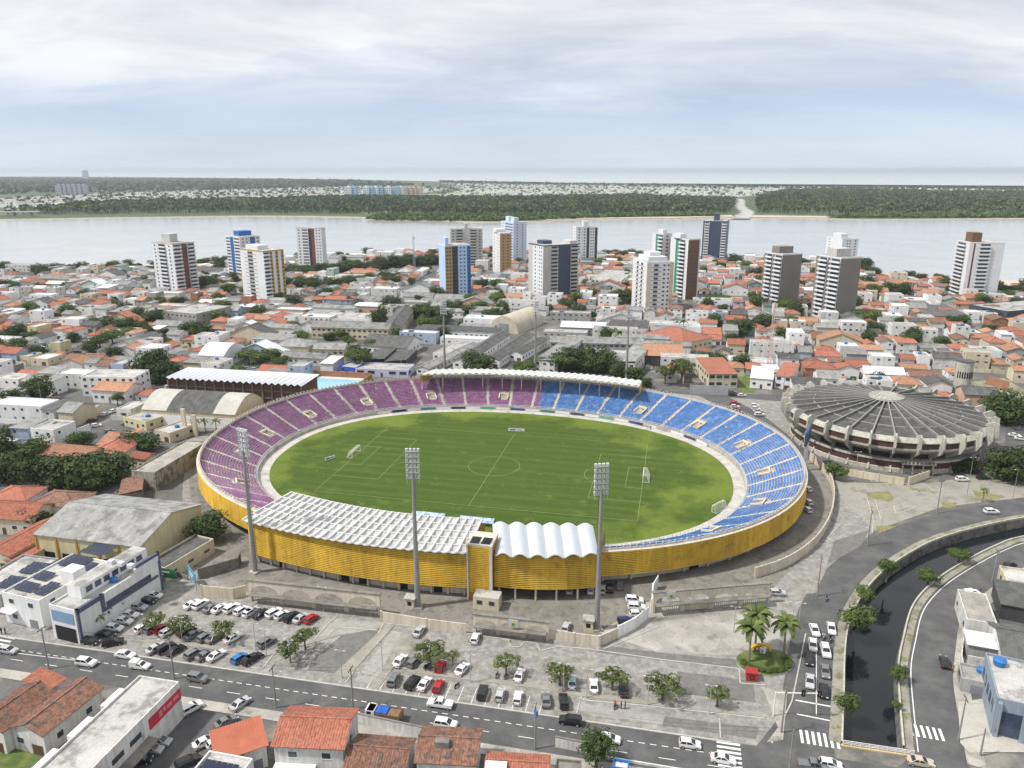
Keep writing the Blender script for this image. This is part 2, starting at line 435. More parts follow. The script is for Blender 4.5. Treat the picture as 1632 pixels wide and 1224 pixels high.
for nm, a, d0, d1 in (('canal_verge_left', canal_L, .35, 2.4), ('canal_verge_right', canal_R, -.35, -2.0)):
    l0, l1 = offset_line(a, d0), offset_line(a, d1)
    b = MB().grid([[(x, y, .12) for x, y in l0], [(x, y, .12) for x, y in l1], [(x, y, .0) for x, y in l1]])
    b.build(nm, M('verge', (.27, .255, .22), .95, .2, .2, 2, col2=(.15, .16, .07), mixlo=.5, mixhi=.6), kind='structure')
for a, s in ((canal_L, 1), (canal_R, -1)):
    for i in range(0, len(a) - 1, 5):
        sec = a[i:i + 6]
        l0, l1 = offset_line(sec, s * .02), offset_line(sec, s * .34)
        b = MB().grid([[(x, y, -.3) for x, y in l0], [(x, y, .62) for x, y in l0], [(x, y, .62) for x, y in l1], [(x, y, -.3) for x, y in l1]])
        b.build('canal_parapet', M('parapet', (.50, .48, .40), .9, .18, .3, 3, streak=.3), kind='structure')
# wide car park and forecourt in front of the stadium
sheet('car_park_paving', [av(-120, .3), av(165.5, .3)] + P((1262, 1120), (1285, 1000), (1330, 900), (1395, 845), (1500, 805), (1640, 792), (1640, 770), (1480, 778), (1320, 765), (1300, 700), (1250, 640), (700, 600), (300, 700), (290, 790), (300, 850), (240, 900), (190, 980), (-120, 980)), .004, cobble)
sheet('stadium_yard', P((300, 900), (380, 940), (600, 975), (780, 1000), (940, 1018), (1015, 985), (1040, 950), (1225, 945), (1262, 905), (1310, 860), (1335, 800), (1320, 750), (1230, 700), (1000, 640), (300, 760), (310, 830)), .008, old_concrete)
pat = [M('paving_pale', (.31, .298, .27), .92, .15, .3, 3, cells=(1.3, .1), dirt=((.2, .19, .175), .3, .56, .5)), M('paving_dark', (.16, .155, .145), .93, .18, .3, 3, cells=(1.3, .12), dirt=((.11, .108, .1), .3, .55, .6)), M('paving_worn', (.26, .246, .216), .93, .2, .35, 3, cells=(.8, .12), dirt=((.15, .14, .125), .3, .52, .7))]
for k_, pts in ((0, ((520, 985), (615, 992), (560, 1040), (500, 1030))), (1, ((497, 1052), (545, 1012), (612, 1000), (552, 1076), (490, 1068))), (2, ((640, 1010), (740, 1022), (720, 1052), (625, 1040))), (0, ((565, 1085), (625, 1005), (640, 1008), (596, 1090))), (1, ((950, 1040), (1050, 1052), (1180, 1066), (1180, 1052), (1050, 1040), (960, 1028))), (2, ((860, 1040), (950, 1052), (940, 1085), (855, 1074))), (1, ((1080, 1070), (1200, 1085), (1205, 1120), (1075, 1104))), (0, ((920, 1120), (1060, 1140), (1055, 1155), (915, 1133))), (1, ((1060, 1142), (1210, 1160), (1205, 1178), (1055, 1156))), (2, ((250, 960), (330, 965), (310, 985), (240, 980))), (0, ((230, 1024), (420, 1046), (416, 1054), (226, 1031))), (1, ((1330, 862), (1385, 845), (1372, 870), (1318, 900))), (2, ((1260, 925), (1318, 905), (1300, 945), (1255, 950)))):
    pz = globals().setdefault('PZ', [.0102]); pz[0] += .0013
    sheet('paving_patch', P(*pts), pz[0], pat[k_])
sheet('paved_forecourt', P((955, 1008), (1030, 960), (1215, 968), (1245, 985), (1240, 1040), (1180, 1045), (1050, 1040)), .010, concrete)
sheet('arena_forecourt', P((1395, 845), (1500, 808), (1640, 792), (1640, 745), (1480, 770), (1330, 770), (1345, 800)), .0085, M('worn_forecourt', (.30, .28, .245), .93, .2, .1, 2, col2=(.20, .21, .10), mixlo=.56, mixhi=.62, dirt=((.14, .13, .12), .1, .52, .7)))
# streets further back
def street(pts, w, z=.003, name='street'):
    l = smooth_line(P(*pts), 4)
    sheet(name, strip(offset_line(l, w / 2), offset_line(l, -w / 2)), z, asphalt)
street([(120, 712), (180, 690), (250, 655), (320, 625), (400, 596), (440, 578)], 9)
street([(-100, 690), (40, 680), (180, 690)], 8, .005)
street([(395, 590), (500, 591), (640, 593), (760, 600)], 9, .005)
street([(1040, 628), (1130, 630), (1240, 634), (1300, 628)], 10, .003)
street([(1130, 628), (1190, 660), (1240, 700), (1290, 735)], 12, .005)
street([(1600, 800), (1625, 690), (1600, 620)], 9, .003)
street([(560, 590), (590, 530), (640, 470), (700, 430)], 8, .003)
# pavement edge kerbs of the avenue
for u0 in range(-120, 160, 20):
    MB().box(0, 20, 0, .35, 0, .14).build('kerb', kerb_m, None, (*av(u0, .02), 0), R(-12), kind='structure')
for u0 in list(range(-120, 24, 24)) + list(range(40, 168, 24)):
    sheet('pavement', [av(u0, -9.6), av(u0 + 24, -9.6), av(u0 + 24, -12.2), av(u0, -12.2)], .13, concrete)
# ---- painted markings
def dashes(u0, u1, v, ln, gap, w=.14, name='lane_dash'):
    me = MB().face([(0, -w / 2, 0), (ln, -w / 2, 0), (ln, w / 2, 0), (0, w / 2, 0)]).mesh(name, paint)
    u = u0
    while u < u1:
        O(name, me, None, (*av(u, v), .016), R(-12), kind='structure'); u += ln + gap
dashes(-6, 158, -3.35, 1.15, .95, .16)
dashes(-8, 158, -6.4, 3.0, 5.6, .14)
sheet('edge_line', [av(-10, -5.0), av(26, -3.6), av(26, -3.75), av(-10, -5.15)], .016, paint)
def zebra(o, ang, n, ln, w=.5, gap=.55):
    me = MB().face([(0, 0, 0), (w, 0, 0), (w, ln, 0), (0, ln, 0)]).mesh('zebra_bar', paint)
    for i in range(n):
        O('zebra_bar', me, None, (o[0] + math.cos(ang) * i * (w + gap), o[1] + math.sin(ang) * i * (w + gap), .024), ang, kind='structure')
zebra(at(1277, 1184), R(-14), 7, 3.6)
zebra(at(1452, 1172), R(-16), 6, 3.4)
zebra(at(1186, 1250), R(78), 9, 4.2, .55, .6)
zebra(at(-8, 1040), R(76), 5, 5.0, .55, .7)
def painted_line(a, b2, w=.16, z=.026):
    A, B = Vector(at(*a)), Vector(at(*b2)); n = (B - A).normalized(); n = Vector((-n.y, n.x)) * w / 2
    sheet('painted_line', [A + n, A - n, B - n, B + n], z, paint)
painted_line((1301, 1000), (1301, 1140)); painted_line((1268, 1116), (1335, 1128), .35); painted_line((1270, 1138), (1334, 1151), .3)
ln = offset_line(canal_R, -2.6)
b = MB().grid([[(x, y, .026) for x, y in offset_line(ln, .09)], [(x, y, .026) for x, y in offset_line(ln, -.09)]])
b.build('edge_line', paint, kind='structure')
pr0, pr1 = offset_line(canal_R, -10.4), offset_line(canal_R, -13.4)
b = MB().grid([[(x, y, .0) for x, y in pr0], [(x, y, .14) for x, y in pr0], [(x, y, .14) for x, y in pr1]])
b.build('far_pavement', concrete, kind='structure')
sheet('office_forecourt', P((1527, 1120), (1585, 1112), (1600, 1160), (1660, 1200), (1545, 1200), (1530, 1185)), .16, M('pale_paving', (.44, .42, .37), .92, .15, .2, 2, dirt=((.2, .19, .17), .2, .55, .6)))
# parking bays beside the avenue, low planted islands with pale kerbs
for u in [av(88 + i * 2.75, 0) for i in range(14)]:
    MB().face([(0, .6, 0), (.12, .6, 0), (.12, 5.2, 0), (0, 5.2, 0)]).build('parking_line', paint, None, (u[0], u[1], .014), R(-12), kind='structure')
m_isl = M('island_paving', (.29, .27, .235), .93, .2, .25, 3)
def island(pts, m=None):
    p = P(*pts)
    return MB().prism(p, 0, .15, 0, 1).build('kerbed_island', [kerb_m, m or m_isl], kind='structure')
island([(533, 1074), (618, 995), (628, 998), (552, 1083)])
island([(591, 1088), (636, 1042), (700, 1064), (660, 1062), (630, 1060), (607, 1093)])
island([(650, 1066), (850, 1090), (925, 1103), (1060, 1120), (1220, 1138), (1222, 1144), (1060, 1127), (925, 1110), (850, 1097), (650, 1072)])
island([(218, 1018), (300, 1024), (420, 1040), (540, 1008), (545, 1012), (424, 1046), (300, 1030), (216, 1023)])
island([(1215, 1096), (1255, 1102), (1248, 1180), (1222, 1184), (1240, 1160)], concrete)
def kerb_line(pts, w=.26, h=.13):
    l = P(*pts)
    for i in range(len(l) - 1): MB().bar((*l[i], h / 2), (*l[i + 1], h / 2), w, h).build('kerb', kerb_m, kind='structure')
k2 = lambda *q: [(400 + x * .3302, 820 + y * .3302) for x, y in q]
k3 = lambda *q: [(800 + x * .3302, 820 + y * .3302) for x, y in q]
for q in (k2((640, 530), (575, 640), (455, 815)), k2((610, 560), (425, 545), (330, 610), (245, 700)), k2((130, 650), (55, 745), (0, 740)), k2((420, 490), (375, 525), (300, 610)), k2((640, 525), (900, 555), (1250, 605), (1255, 640)), k2((680, 735), (830, 755), (1000, 775), (1200, 800)),
          k3((0, 605), (40, 610), (35, 640), (85, 640), (110, 615), (165, 620), (185, 660), (260, 640)), k3((260, 635), (430, 652), (760, 700), (1145, 745), (1150, 815), (1272, 825)), k3((370, 895), (700, 925), (1270, 985)), k3((385, 875), (360, 960)), k3((1050, 985), (1055, 1080)), k3((490, 650), (760, 540)), ((1284, 1010), (1268, 1090), (1262, 1118), (1230, 1185)), ((1330, 862), (1318, 858), (1340, 835)), ((1382, 795), (1392, 830), (1390, 850)), ((1394, 796), (1404, 828)), ((1424, 806), (1428, 820), (1462, 808), (1448, 806), (1436, 812), (1424, 806)), ((1478, 776), (1492, 784), (1504, 780), (1490, 775))):
    kerb_line(q)
# ---- parched grass of the arena forecourt
for pts in (((1380, 785), (1418, 783), (1425, 795), (1385, 797)), ((1395, 838), (1440, 838), (1440, 845), (1400, 849)), ((1500, 800), (1526, 801), (1522, 808), (1502, 808)), ((1550, 781), (1600, 790), (1590, 797), (1555, 792))):
    sheet('dry_grass_patch', P(*pts), .013, M('dry_grass', (.21, .20, .09), .95, .3, .4, 4))
# ================================================================ FAR LAND: woods, towns, apartment blocks
leaf_far = M('coconut_grove_leaf', (.042, .07, .024), .9, .45, .012, .15, col2=(.11, .145, .05))
leaf_mang = M('mangrove_leaf', (.085, .125, .035), .9, .3, .02, .2)
rs = np.random.RandomState(5)
def scatter_px(poly, n):
    """random ground points inside a photo-pixel polygon, evenly spread over the ground"""
    W = [at(*p) for p in poly]
    xs, ys = [p[0] for p in W], [p[1] for p in W]
    out = []
    while len(out) < n:
        x, y = rs.uniform(min(xs), max(xs), 4000), rs.uniform(min(ys), max(ys), 4000)
        out += [(a, c) for a, c in zip(x, y) if inpoly(a, c, W)]
    return out[:n]
def canopy(name, pts, hlo, hhi, rlo, rhi, mat, nq=9, palm=False):
    V, Fc = [], []
    for (x, y) in pts:
        h, r = rs.uniform(hlo, hhi), rs.uniform(rlo, rhi)
        for k in range(nq):
            a = rs.uniform(0, 6.283); e = rs.uniform(-.2, 1.0)
            rr = r * rs.uniform(.35, 1); s = r * rs.uniform(.38, .65)
            c = np.array([x + math.cos(a) * rr * .8, y + math.sin(a) * rr * .8, h - r * .55 + e * r * .6])
            t = rs.normal(size=3); t[2] *= .6; t /= np.linalg.norm(t); u = np.cross(t, rs.normal(size=3)); u /= np.linalg.norm(u)
            i = len(V); V += [tuple(c + t * s), tuple(c + u * s * .8), tuple(c - t * s), tuple(c - u * s * .8)]; Fc.append((i, i + 1, i + 2, i + 3))
        i = len(V)
        V += [(x - .6, y, 0), (x + .6, y, 0), (x + .4, y, h - r * .4), (x - .4, y, h - r * .4)]; Fc.append((i, i + 1, i + 2, i + 3))
    me = bpy.data.meshes.new(name); me.from_pydata(V, [], Fc); me.materials.append(mat); me.update()
    return me
def stuff(name, me, label): return O(name, me, label=label, cat='woodland' if 'tree' in label or 'grove' in label or 'mangrove' in label else 'town', kind='stuff')
grove1 = [(0, 343), (130, 342), (300, 340), (420, 340), (560, 341), (640, 343), (760, 344), (840, 343), (1000, 343), (1165, 341), (1172, 322), (1000, 316), (816, 319), (700, 319), (540, 318), (400, 323), (250, 325), (120, 330), (90, 338)]
grove2 = [(1205, 340), (1250, 341), (1330, 343), (1640, 343), (1900, 343), (1900, 310), (1640, 309), (1500, 309), (1350, 304), (1250, 307), (1205, 316)]
stuff('coconut_grove', canopy('coconut_grove', scatter_px(grove1, 9000), 11, 19, 4.5, 8, leaf_far, 8), 'dense coconut grove along the far river bank left of the creek')
stuff('coconut_grove', canopy('coconut_grove', scatter_px(grove2, 9000), 11, 19, 4.5, 8, leaf_far, 8), 'dense coconut grove beyond the river right of the pale creek')
mang = [(585, 350), (710, 351.5), (800, 352.5), (860, 350), (1000, 346), (1140, 344.5), (1140, 342), (1000, 342.5), (860, 344), (720, 344), (600, 345)]
stuff('mangrove_belt', canopy('mangrove_belt', scatter_px(mang, 2600), 4, 7, 4, 7, leaf_mang, 8), 'low light green mangrove belt in front of the far grove')
stuff('mangrove_belt', canopy('mangrove_belt', scatter_px([(1320, 347.5), (1640, 347), (1900, 346.5), (1900, 343), (1640, 343), (1380, 343.5)], 1500), 4, 7, 4, 7, leaf_mang, 8), 'low dark mangrove belt on the bank opposite the white tower')
leaf_dist = M('distant_wood_leaf', (.065, .09, .05), .95, .3, .004, .05)
stuff('distant_woodland', canopy('distant_woodland', scatter_px([(-40, 311), (180, 306), (300, 304), (560, 298), (680, 296), (560, 288), (300, 285.5), (-40, 284)], 4200), 6, 13, 14, 30, leaf_dist, 6), 'hazy blue green tree cover behind the distant town towards the horizon')
stuff('coastal_palms', canopy('coastal_palms', scatter_px([(700, 292), (900, 296), (1100, 299.5), (1300, 302), (1640, 305), (1640, 303), (1300, 299.8), (1100, 297.8), (900, 294.5), (700, 290)], 1500), 10, 18, 6, 11, leaf_far, 6), 'thin line of palm trees along the ocean surf')
# town roofs and walls far away, too small to tell apart
tw = [M('far_white_wall', (.80, .79, .77), .9, .1), M('far_roof_tile', (.40, .22, .15), .9, .2), M('far_grey_roof', (.34, .34, .34), .9, .2)]
def town(name, poly, n, label, hmax=6, pr=.5):
    b = MB()
    for (x, y) in scatter_px(poly, n):
        w, d, h = rs.uniform(8, 17), rs.uniform(8, 15), rs.uniform(3.5, hmax)
        k = rs.choice([0, 1, 2], p=[1 - pr - .12, pr, .12])
        b.box(x - w / 2, x + w / 2, y - d / 2, y + d / 2, 0, h, 0, k)
    O(name, b.mesh(name, tw), label=label, cat='town', kind='stuff')
town('distant_town', [(0, 336), (110, 331), (300, 325), (420, 323), (540, 318), (560, 310), (680, 308), (720, 300), (560, 297), (380, 303), (150, 310), (0, 318)], 3800, 'distant town of pale walls and clay roofs across the river', 6, .48)
town('distant_seaside_town', [(690, 318), (816, 319), (1000, 316), (1160, 320), (1180, 314), (1300, 303), (1500, 306), (1640, 308), (1640, 304), (1300, 301), (1100, 299), (860, 295), (700, 292), (740, 302)], 3000, 'distant white seaside town between the grove and the surf', 6, .16)
stuff('town_trees', canopy('town_trees', scatter_px([(0, 336), (110, 331), (300, 325), (420, 323), (540, 318), (560, 310), (680, 308), (720, 300), (560, 297), (380, 303), (150, 310), (0, 318)], 900), 7, 11, 5, 10, leaf_dist, 7), 'scattered trees between the roofs of the distant town')
stuff('town_trees', canopy('town_trees', scatter_px([(690, 318), (816, 319), (1000, 316), (1160, 320), (1180, 314), (1300, 303), (1640, 308), (1640, 304), (1300, 301), (1100, 299), (860, 295), (700, 292)], 600), 7, 11, 5, 10, leaf_dist, 7), 'scattered trees between the white houses of the seaside town')
sheet('runway', P((700, 315.5), (816, 310.5), (880, 306), (884, 306.6), (816, 312), (716, 317)), .5, M('runway', (.46, .44, .38), .9, .1, .01, .1))
sheet('airfield_grass', P((640, 316), (760, 311), (860, 303), (800, 303.5), (690, 309), (630, 313)), .3, M('airfield_grass', (.24, .26, .13), .95, .2, .01, .1))
# groups of apartment blocks on the far bank
def far_block(px, py, w, h, m, label, group, n=1):
    x, y = at(px, py)
    t = thing('apartment_block', label, 'building', (x, y, 0), R(-12), group)
    MB().box(-w / 2, w / 2, -9, 9, 0, h).build('wall', m, t)
    MB().box(-w * .2, w * .2, -4, 4, h, h + 4).build('roof_tank_house', m, t)
    wm = MB().face([(-.9, 0, -.6), (.9, 0, -.6), (.9, 0, .6), (-.9, 0, .6)]).mesh('window', glass)
    for f in range(int(h / 6)):
        for c in (-.3, 0, .3): O('window', wm, t, (w * c, -9.05, 4 + f * 6), sc=(2.2, 1, 2.2))
fb_white, fb_blue, fb_cream = M('far_block_white', (.62, .66, .70), .8, .05), M('far_block_blue', (.30, .47, .62), .8, .05), M('far_block_cream', (.56, .47, .38), .8, .05)
for i, x in enumerate((557, 565, 585, 592, 600, 607, 620, 634, 639)):
    far_block(x, 316, 24, 41, [fb_white, fb_blue][i % 2], ('pale blue' if i % 2 else 'white') + ' apartment block in the row beyond the coconut grove', 'apartment blocks across the river')
for x in (629, 646, 654, 660, 668): far_block(x, 315.5, 24, 38, fb_cream, 'cream apartment block beside the pale blue row beyond the grove', 'cream blocks across the river')
for x in (97, 104, 112, 120, 128, 136): far_block(x, 312, 26, 42, M('far_block_grey', (.36, .38, .42), .8, .05), 'grey hazy apartment block behind the distant clay roofed town', 'hazy blocks behind the distant town')
far_block(137, 286.5, 60, 90, M('far_block_grey'), 'hazy lone tower on the horizon beyond the woods', None)
# road bridge ramp on the far bank
br = thing('river_bridge', 'low concrete road bridge reaching the far bank', 'bridge', (*at(20, 345), 0), R(4))
MB().box(-260, 60, -8, 8, 9, 11).build('deck', M('far_concrete', (.42, .41, .39), .9, .1), br)
for k in range(9): MB().box(-250 + k * 36, -246 + k * 36, -6, 6, -2, 9).build('pier', MATS['far_concrete'], br)
# ================================================================ STADIUM (frame: s along the pitch, t across it)
YAW, SCX, SCY = -0.21355, -6.37, 253.75
def st_at(px, py, z=0.0):
    X, Y = at(px, py, z); X -= SCX; Y -= SCY
    c, s = math.cos(YAW), math.sin(YAW)
    return (c * X + s * Y, -s * X + c * Y)
NEXP = 2.2
def ov(k, th, t_off=1.5):
    """superelliptic oval k metres outside the pitch-side grass edge"""
    a, bb = 81.3 + k, 59.9 + k
    c, s = math.cos(th), math.sin(th)
    return (1.0 + a * math.copysign(abs(c) ** (2 / NEXP), c), t_off + bb * math.copysign(abs(s) ** (2 / NEXP), s))
NS = 168
# even spacing along the oval
_d = [ov(20, 2 * math.pi * i / 4000) for i in range(4001)]
_l = np.concatenate([[0], np.cumsum([math.dist(_d[i], _d[i + 1]) for i in range(4000)])])
PERI = float(_l[-1])
def th_at(f): return float(np.interp((f % 1.0) * PERI, _l, np.arange(4001))) * 2 * math.pi / 4000
TH = [th_at(i / NS) for i in range(NS)]
def ring(k, z, th=None): return [(*ov(k, t), z) for t in (TH if th is None else th)]
st = thing('football_stadium', 'oval football stadium with gold slatted facade and purple and blue seats', 'stadium', (SCX, SCY, 0), YAW)

conc_st = M('stand_concrete', (.42, .385, .345), .92, .2, .3, 3, dirt=((.16, .15, .135), .25, .52, .6))
conc_lt = M('pale_stand_concrete', (.56, .52, .45), .9, .15, .3, 3, streak=.2)
gold = M('gold_slat', (.62, .39, .045), .65, .12, .2, 3, streak=.25, dirt=((.34, .20, .03), .35, .54, .55), cells=(.22, .12, (1, 1, .25)))
gold_d = M('gold_backing', (.34, .19, .018), .8, .1)
pur = M('purple_seat', (.285, .105, .255), .6, .22, .35, 2.5, col2=(.38, .22, .355), mixlo=.5, mixhi=.68)
blu = M('blue_seat', (.055, .20, .52), .55, .22, .35, 2.5, col2=(.20, .38, .66), mixlo=.5, mixhi=.68)
white_p = M('white_paint', (.74, .74, .72), .7, .06, .4, 4)

# --- grass: mowing bands, worn yellow patches at the margins
def grass_material():
    m = bpy.data.materials.new('pitch_grass'); m.use_nodes = True
    nt = m.node_tree; N, L = nt.nodes, nt.links; b = N['Principled BSDF']; b.inputs['Roughness'].default_value = .95; b.inputs['Specular IOR Level'].default_value = .15
    tcd = N.new('ShaderNodeTexCoord')
    def nz(s, d, mp=(1, 1, 1)):
        q = N.new('ShaderNodeMapping'); q.inputs['Scale'].default_value = mp; L.new(tcd.outputs['Object'], q.inputs[0])
        n = N.new('ShaderNodeTexNoise'); n.inputs['Scale'].default_value = s; n.inputs['Detail'].default_value = d; n.inputs['Roughness'].default_value = .62; L.new(q.outputs[0], n.inputs['Vector']); return n.outputs['Fac']
    def mr(x, a, c, d, e):
        n = N.new('ShaderNodeMapRange'); L.new(x, n.inputs[0])
        for i, v in enumerate((a, c, d, e)): n.inputs[i + 1].default_value = v
        return n.outputs[0]
    def mt(op, x, y):
        n = N.new('ShaderNodeMath'); n.operation = op
        for i, v in enumerate((x, y)):
            if isinstance(v, (int, float)): n.inputs[i].default_value = v
            else: L.new(v, n.inputs[i])
        return n.outputs[0]
    def mix(f, c1, c2):
        n = N.new('ShaderNodeMix'); n.data_type = 'RGBA'; L.new(f, n.inputs[0])
        for i, c in ((6, c1), (7, c2)):
            if isinstance(c, tuple): n.inputs[i].default_value = c + (1,)
            else: L.new(c, n.inputs[i])
        return n.outputs[2]
    sp = N.new('ShaderNodeSeparateXYZ'); L.new(tcd.outputs['Object'], sp.inputs[0])
    # distance from the pitch centre decides where the turf is worn and yellow
    ex = mt('POWER', mt('ABSOLUTE', mt('DIVIDE', sp.outputs[0], 80.0), 0), 2.2)
    ey = mt('POWER', mt('ABSOLUTE', mt('DIVIDE', sp.outputs[1], 58.0), 0), 2.2)
    rr = mt('ADD', ex, ey)
    worn = mr(mt('ADD', mt('MULTIPLY', rr, .34), mt('MULTIPLY', nz(.045, 7), 1.15)), .80, .98, 0, 1)
    w = N.new('ShaderNodeTexWave'); w.bands_direction = 'Y'; w.inputs['Scale'].default_value = .055; w.inputs['Distortion'].default_value = .8; w.inputs['Detail'].default_value = 2
    L.new(tcd.outputs['Object'], w.inputs['Vector'])
    band = mr(w.outputs['Fac'], .2, .8, 0, 1)
    streaks = mr(nz(.5, 4, (.06, 1, 1)), .35, .65, 0, 1)
    base = mix(mt('MULTIPLY', band, .6), (.060, .098, .016), (.080, .122, .020))
    base = mix(mt('MULTIPLY', streaks, .55), base, (.040, .068, .012))
    base = mix(mt('MULTIPLY', mr(nz(.11, 5), .55, .7, 0, 1), .45), base, (.095, .125, .026))
    col = mix(worn, base, (.13, .175, .028))
    col = mix(mr(nz(.16, 8), .60, .74, 0, .75), col, (.17, .18, .05))
    v = mr(nz(2.2, 4), .3, .7, .82, 1.16)
    mu = N.new('ShaderNodeMix'); mu.data_type = 'RGBA'; mu.blend_type = 'MULTIPLY'; mu.inputs[0].default_value = 1
    cc = N.new('ShaderNodeCombineColor')
    for i in range(3): L.new(v, cc.inputs[i])
    L.new(col, mu.inputs[6]); L.new(cc.outputs[0], mu.inputs[7]); L.new(mu.outputs[2], b.inputs['Base Color'])
    return m
MB().prism([ov(0, t) for t in TH], 0.0, .10, bottom=False).build('grass_field', grass_material(), st)
# concrete running apron round the grass
MB().grid([ring(0.02, .09), ring(3.7, .09)], closed=True).build('apron', M('apron_concrete', (.46, .44, .40), .92, .18, .3, 2, dirt=((.22, .20, .17), .25, .54, .6)), st)
# pitch markings
lineP = M('pitch_line', (.21, .26, .13), .9, .25, .6, 3)
def line(s0, t0, s1, t1, w=.14):
    MB().bar((s0, t0, .108), (s1, t1, .108), w, .012).build('pitch_line', lineP, st)
def arc(cs, ct, r, a0, a1, n=40):
    p = [(cs + r * math.cos(a0 + (a1 - a0) * i / n), ct + r * math.sin(a0 + (a1 - a0) * i / n)) for i in range(n + 1)]
    MB().grid([[(x, y, .113) for x, y in offset_line(p, .07)], [(x, y, .113) for x, y in offset_line(p, -.07)]]).build('pitch_line', lineP, st)
HL, HW = 52.5, 34
for a in ((-HL, -HW, HL, -HW), (-HL, HW, HL, HW), (-HL, -HW, -HL, HW), (HL, -HW, HL, HW), (0, -HW, 0, HW)): line(*a)
arc(0, 0, 9.15, 0, 2 * math.pi, 72)
for sg in (-1, 1):
    for dep, hw in ((16.5, 20.15), (5.5, 9.16)):
        line(sg * HL, -hw, sg * (HL - dep), -hw); line(sg * HL, hw, sg * (HL - dep), hw); line(sg * (HL - dep), -hw, sg * (HL - dep), hw)
    ca = math.acos(5.5 / 9.15); a0 = 0 if sg < 0 else math.pi
    arc(sg * (HL - 11), 0, 9.15, a0 - ca, a0 + ca, 20)

# --- terraces: stepped loft from the pitch wall up to the rim
NR, K0, K1, Z0, Z1 = 19, 4.3, 20.6, 1.7, 9.4
b = MB(); prof = [(3.7, .09), (3.7, 1.35), (K0, 1.35)]
dk, dzr = (K1 - K0) / NR, (Z1 - Z0) / NR
for i in range(NR): prof += [(K0 + i * dk, Z0 + i * dzr), (K0 + (i + 1) * dk, Z0 + i * dzr)]
prof += [(K1, Z1)]
b.grid([ring(k, z) for k, z in prof], closed=True)
b.build('terrace', conc_st, st)
# rim wall with posts
b = MB().grid([ring(K1, Z1), ring(K1, 10.4), ring(K1 + .3, 10.4), ring(K1 + .3, 8.6)], closed=True)
b.build('rim_wall', conc_lt, st)
b = MB()
for i in range(0, NS * 2):
    th = th_at(i / (NS * 2)); x, y = ov(K1 + .15, th)
    b.box(x - .16, x + .16, y - .16, y + .16, 10.4, 11.1)
b.grid([ring(K1 + .08, 11.0), ring(K1 + .22, 11.0)], closed=True)
b.build('rim_railing', conc_lt, st, kind='stuff')
# --- seats (about fourteen thousand): one part for each colour
NA = 50
aisle_f = [(i + .5) / NA for i in range(NA)]
vom_f, vom_px = [], [(432, 689), (509, 661), (601, 644), (700, 638), (803, 637), (1002, 656), (1095, 676), (1172, 706), (1217, 750), (1212, 800), (375, 720), (372, 770), (1140, 846)]
def frac_of(s, t):
    th = math.atan2(math.copysign(abs((t - 1.5) / 76) ** (NEXP / 2), t - 1.5), math.copysign(abs((s - 1) / 97) ** (NEXP / 2), s - 1)) % (2 * math.pi)
    return float(np.interp(th / (2 * math.pi) * 4000, np.arange(4001), _l)) / PERI
for p in vom_px: vom_f.append(frac_of(*st_at(p[0], p[1], 5)))
seats = {0: MB(), 1: MB()}
CS, SN = math.cos, math.sin
for r in range(NR):
    k = K0 + (r + .62) * dk; z = Z0 + r * dzr
    pr = [ov(k, 2 * math.pi * i / 1500) for i in range(1501)]
    ll = np.concatenate([[0], np.cumsum([math.dist(pr[i], pr[i + 1]) for i in range(1500)])])
    n = int(ll[-1] / .56)
    xs = np.interp(np.arange(n) / n * ll[-1], ll, [p[0] for p in pr]); ys = np.interp(np.arange(n) / n * ll[-1], ll, [p[1] for p in pr])
    for j in range(n):
        x, y = float(xs[j]), float(ys[j])
        f = (j / n)
        # aisles and access tunnels stay free
        fr = (f * NA) % 1.0
        if abs(fr - .5) < .062: continue
        if any(abs(((f - v + .5) % 1) - .5) * PERI < 2.2 for v in vom_f) and 4 <= r <= 9: continue
        if y < -60 and -47 < x < 47 and r > 13: continue
        if rnd.random() < .012: continue
        x2, y2 = float(xs[(j + 1) % n]), float(ys[(j + 1) % n])
        tx, ty = x2 - x, y2 - y; q = math.hypot(tx, ty); tx, ty = tx / q * .23, ty / q * .23
        nx, ny = ty, -tx                       # outward
        colr = 0 if (x < 4 or (y < -40 and x < 14)) else 1
        B = seats[colr]
        i = len(B.v)
        zz = z + .36
        B.v += [(x - tx - nx, y - ty - ny, zz), (x + tx - nx, y + ty - ny, zz), (x + tx + nx, y + ty + ny, zz), (x - tx + nx, y - ty + ny, zz),
                (x + tx + nx * 1.25, y + ty + ny * 1.25, zz + .30), (x - tx + nx * 1.25, y - ty + ny * 1.25, zz + .30),
                (x - tx - nx, y - ty - ny, zz - .10), (x + tx - nx, y + ty - ny, zz - .10)]
        B.f += [(i, i + 1, i + 2, i + 3), (i + 3, i + 2, i + 4, i + 5), (i + 6, i + 7, i + 1, i)]; B.m += [0, 0, 0]
for c, mt_ in ((0, pur), (1, blu)):
    o = O('seats', seats[c].mesh('seats', mt_), st, kind='stuff')
    o['label'] = ('faded purple' if c == 0 else 'faded blue') + ' plastic seats in curved rows'
# aisles: flights of pale steps with a kerb each side
step_m = M('aisle_step', (.54, .51, .45), .9, .15, .6, 4)
for f in aisle_f:
    b = MB(); th = th_at(f)
    for r in range(NR * 2):
        k = K0 + r * dk / 2 + .02; z = Z0 + (r // 2) * dzr + (.22 if r % 2 else .0) + .02
        x, y = ov(k, th); x2, y2 = ov(k + dk / 2, th)
        nrm = Vector((x2 - x, y2 - y)).normalized(); tx, ty = -nrm.y * .62, nrm.x * .62
        for zz in ((z,)):
            b.face([(x - tx, y - ty, zz), (x + tx, y + ty, zz), (x2 + tx, y2 + ty, zz), (x2 - tx, y2 - ty, zz)])
            b.face([(x - tx, y - ty, zz - .25), (x + tx, y + ty, zz - .25), (x + tx, y + ty, zz), (x - tx, y - ty, zz)])
    b.build('aisle', step_m, st)
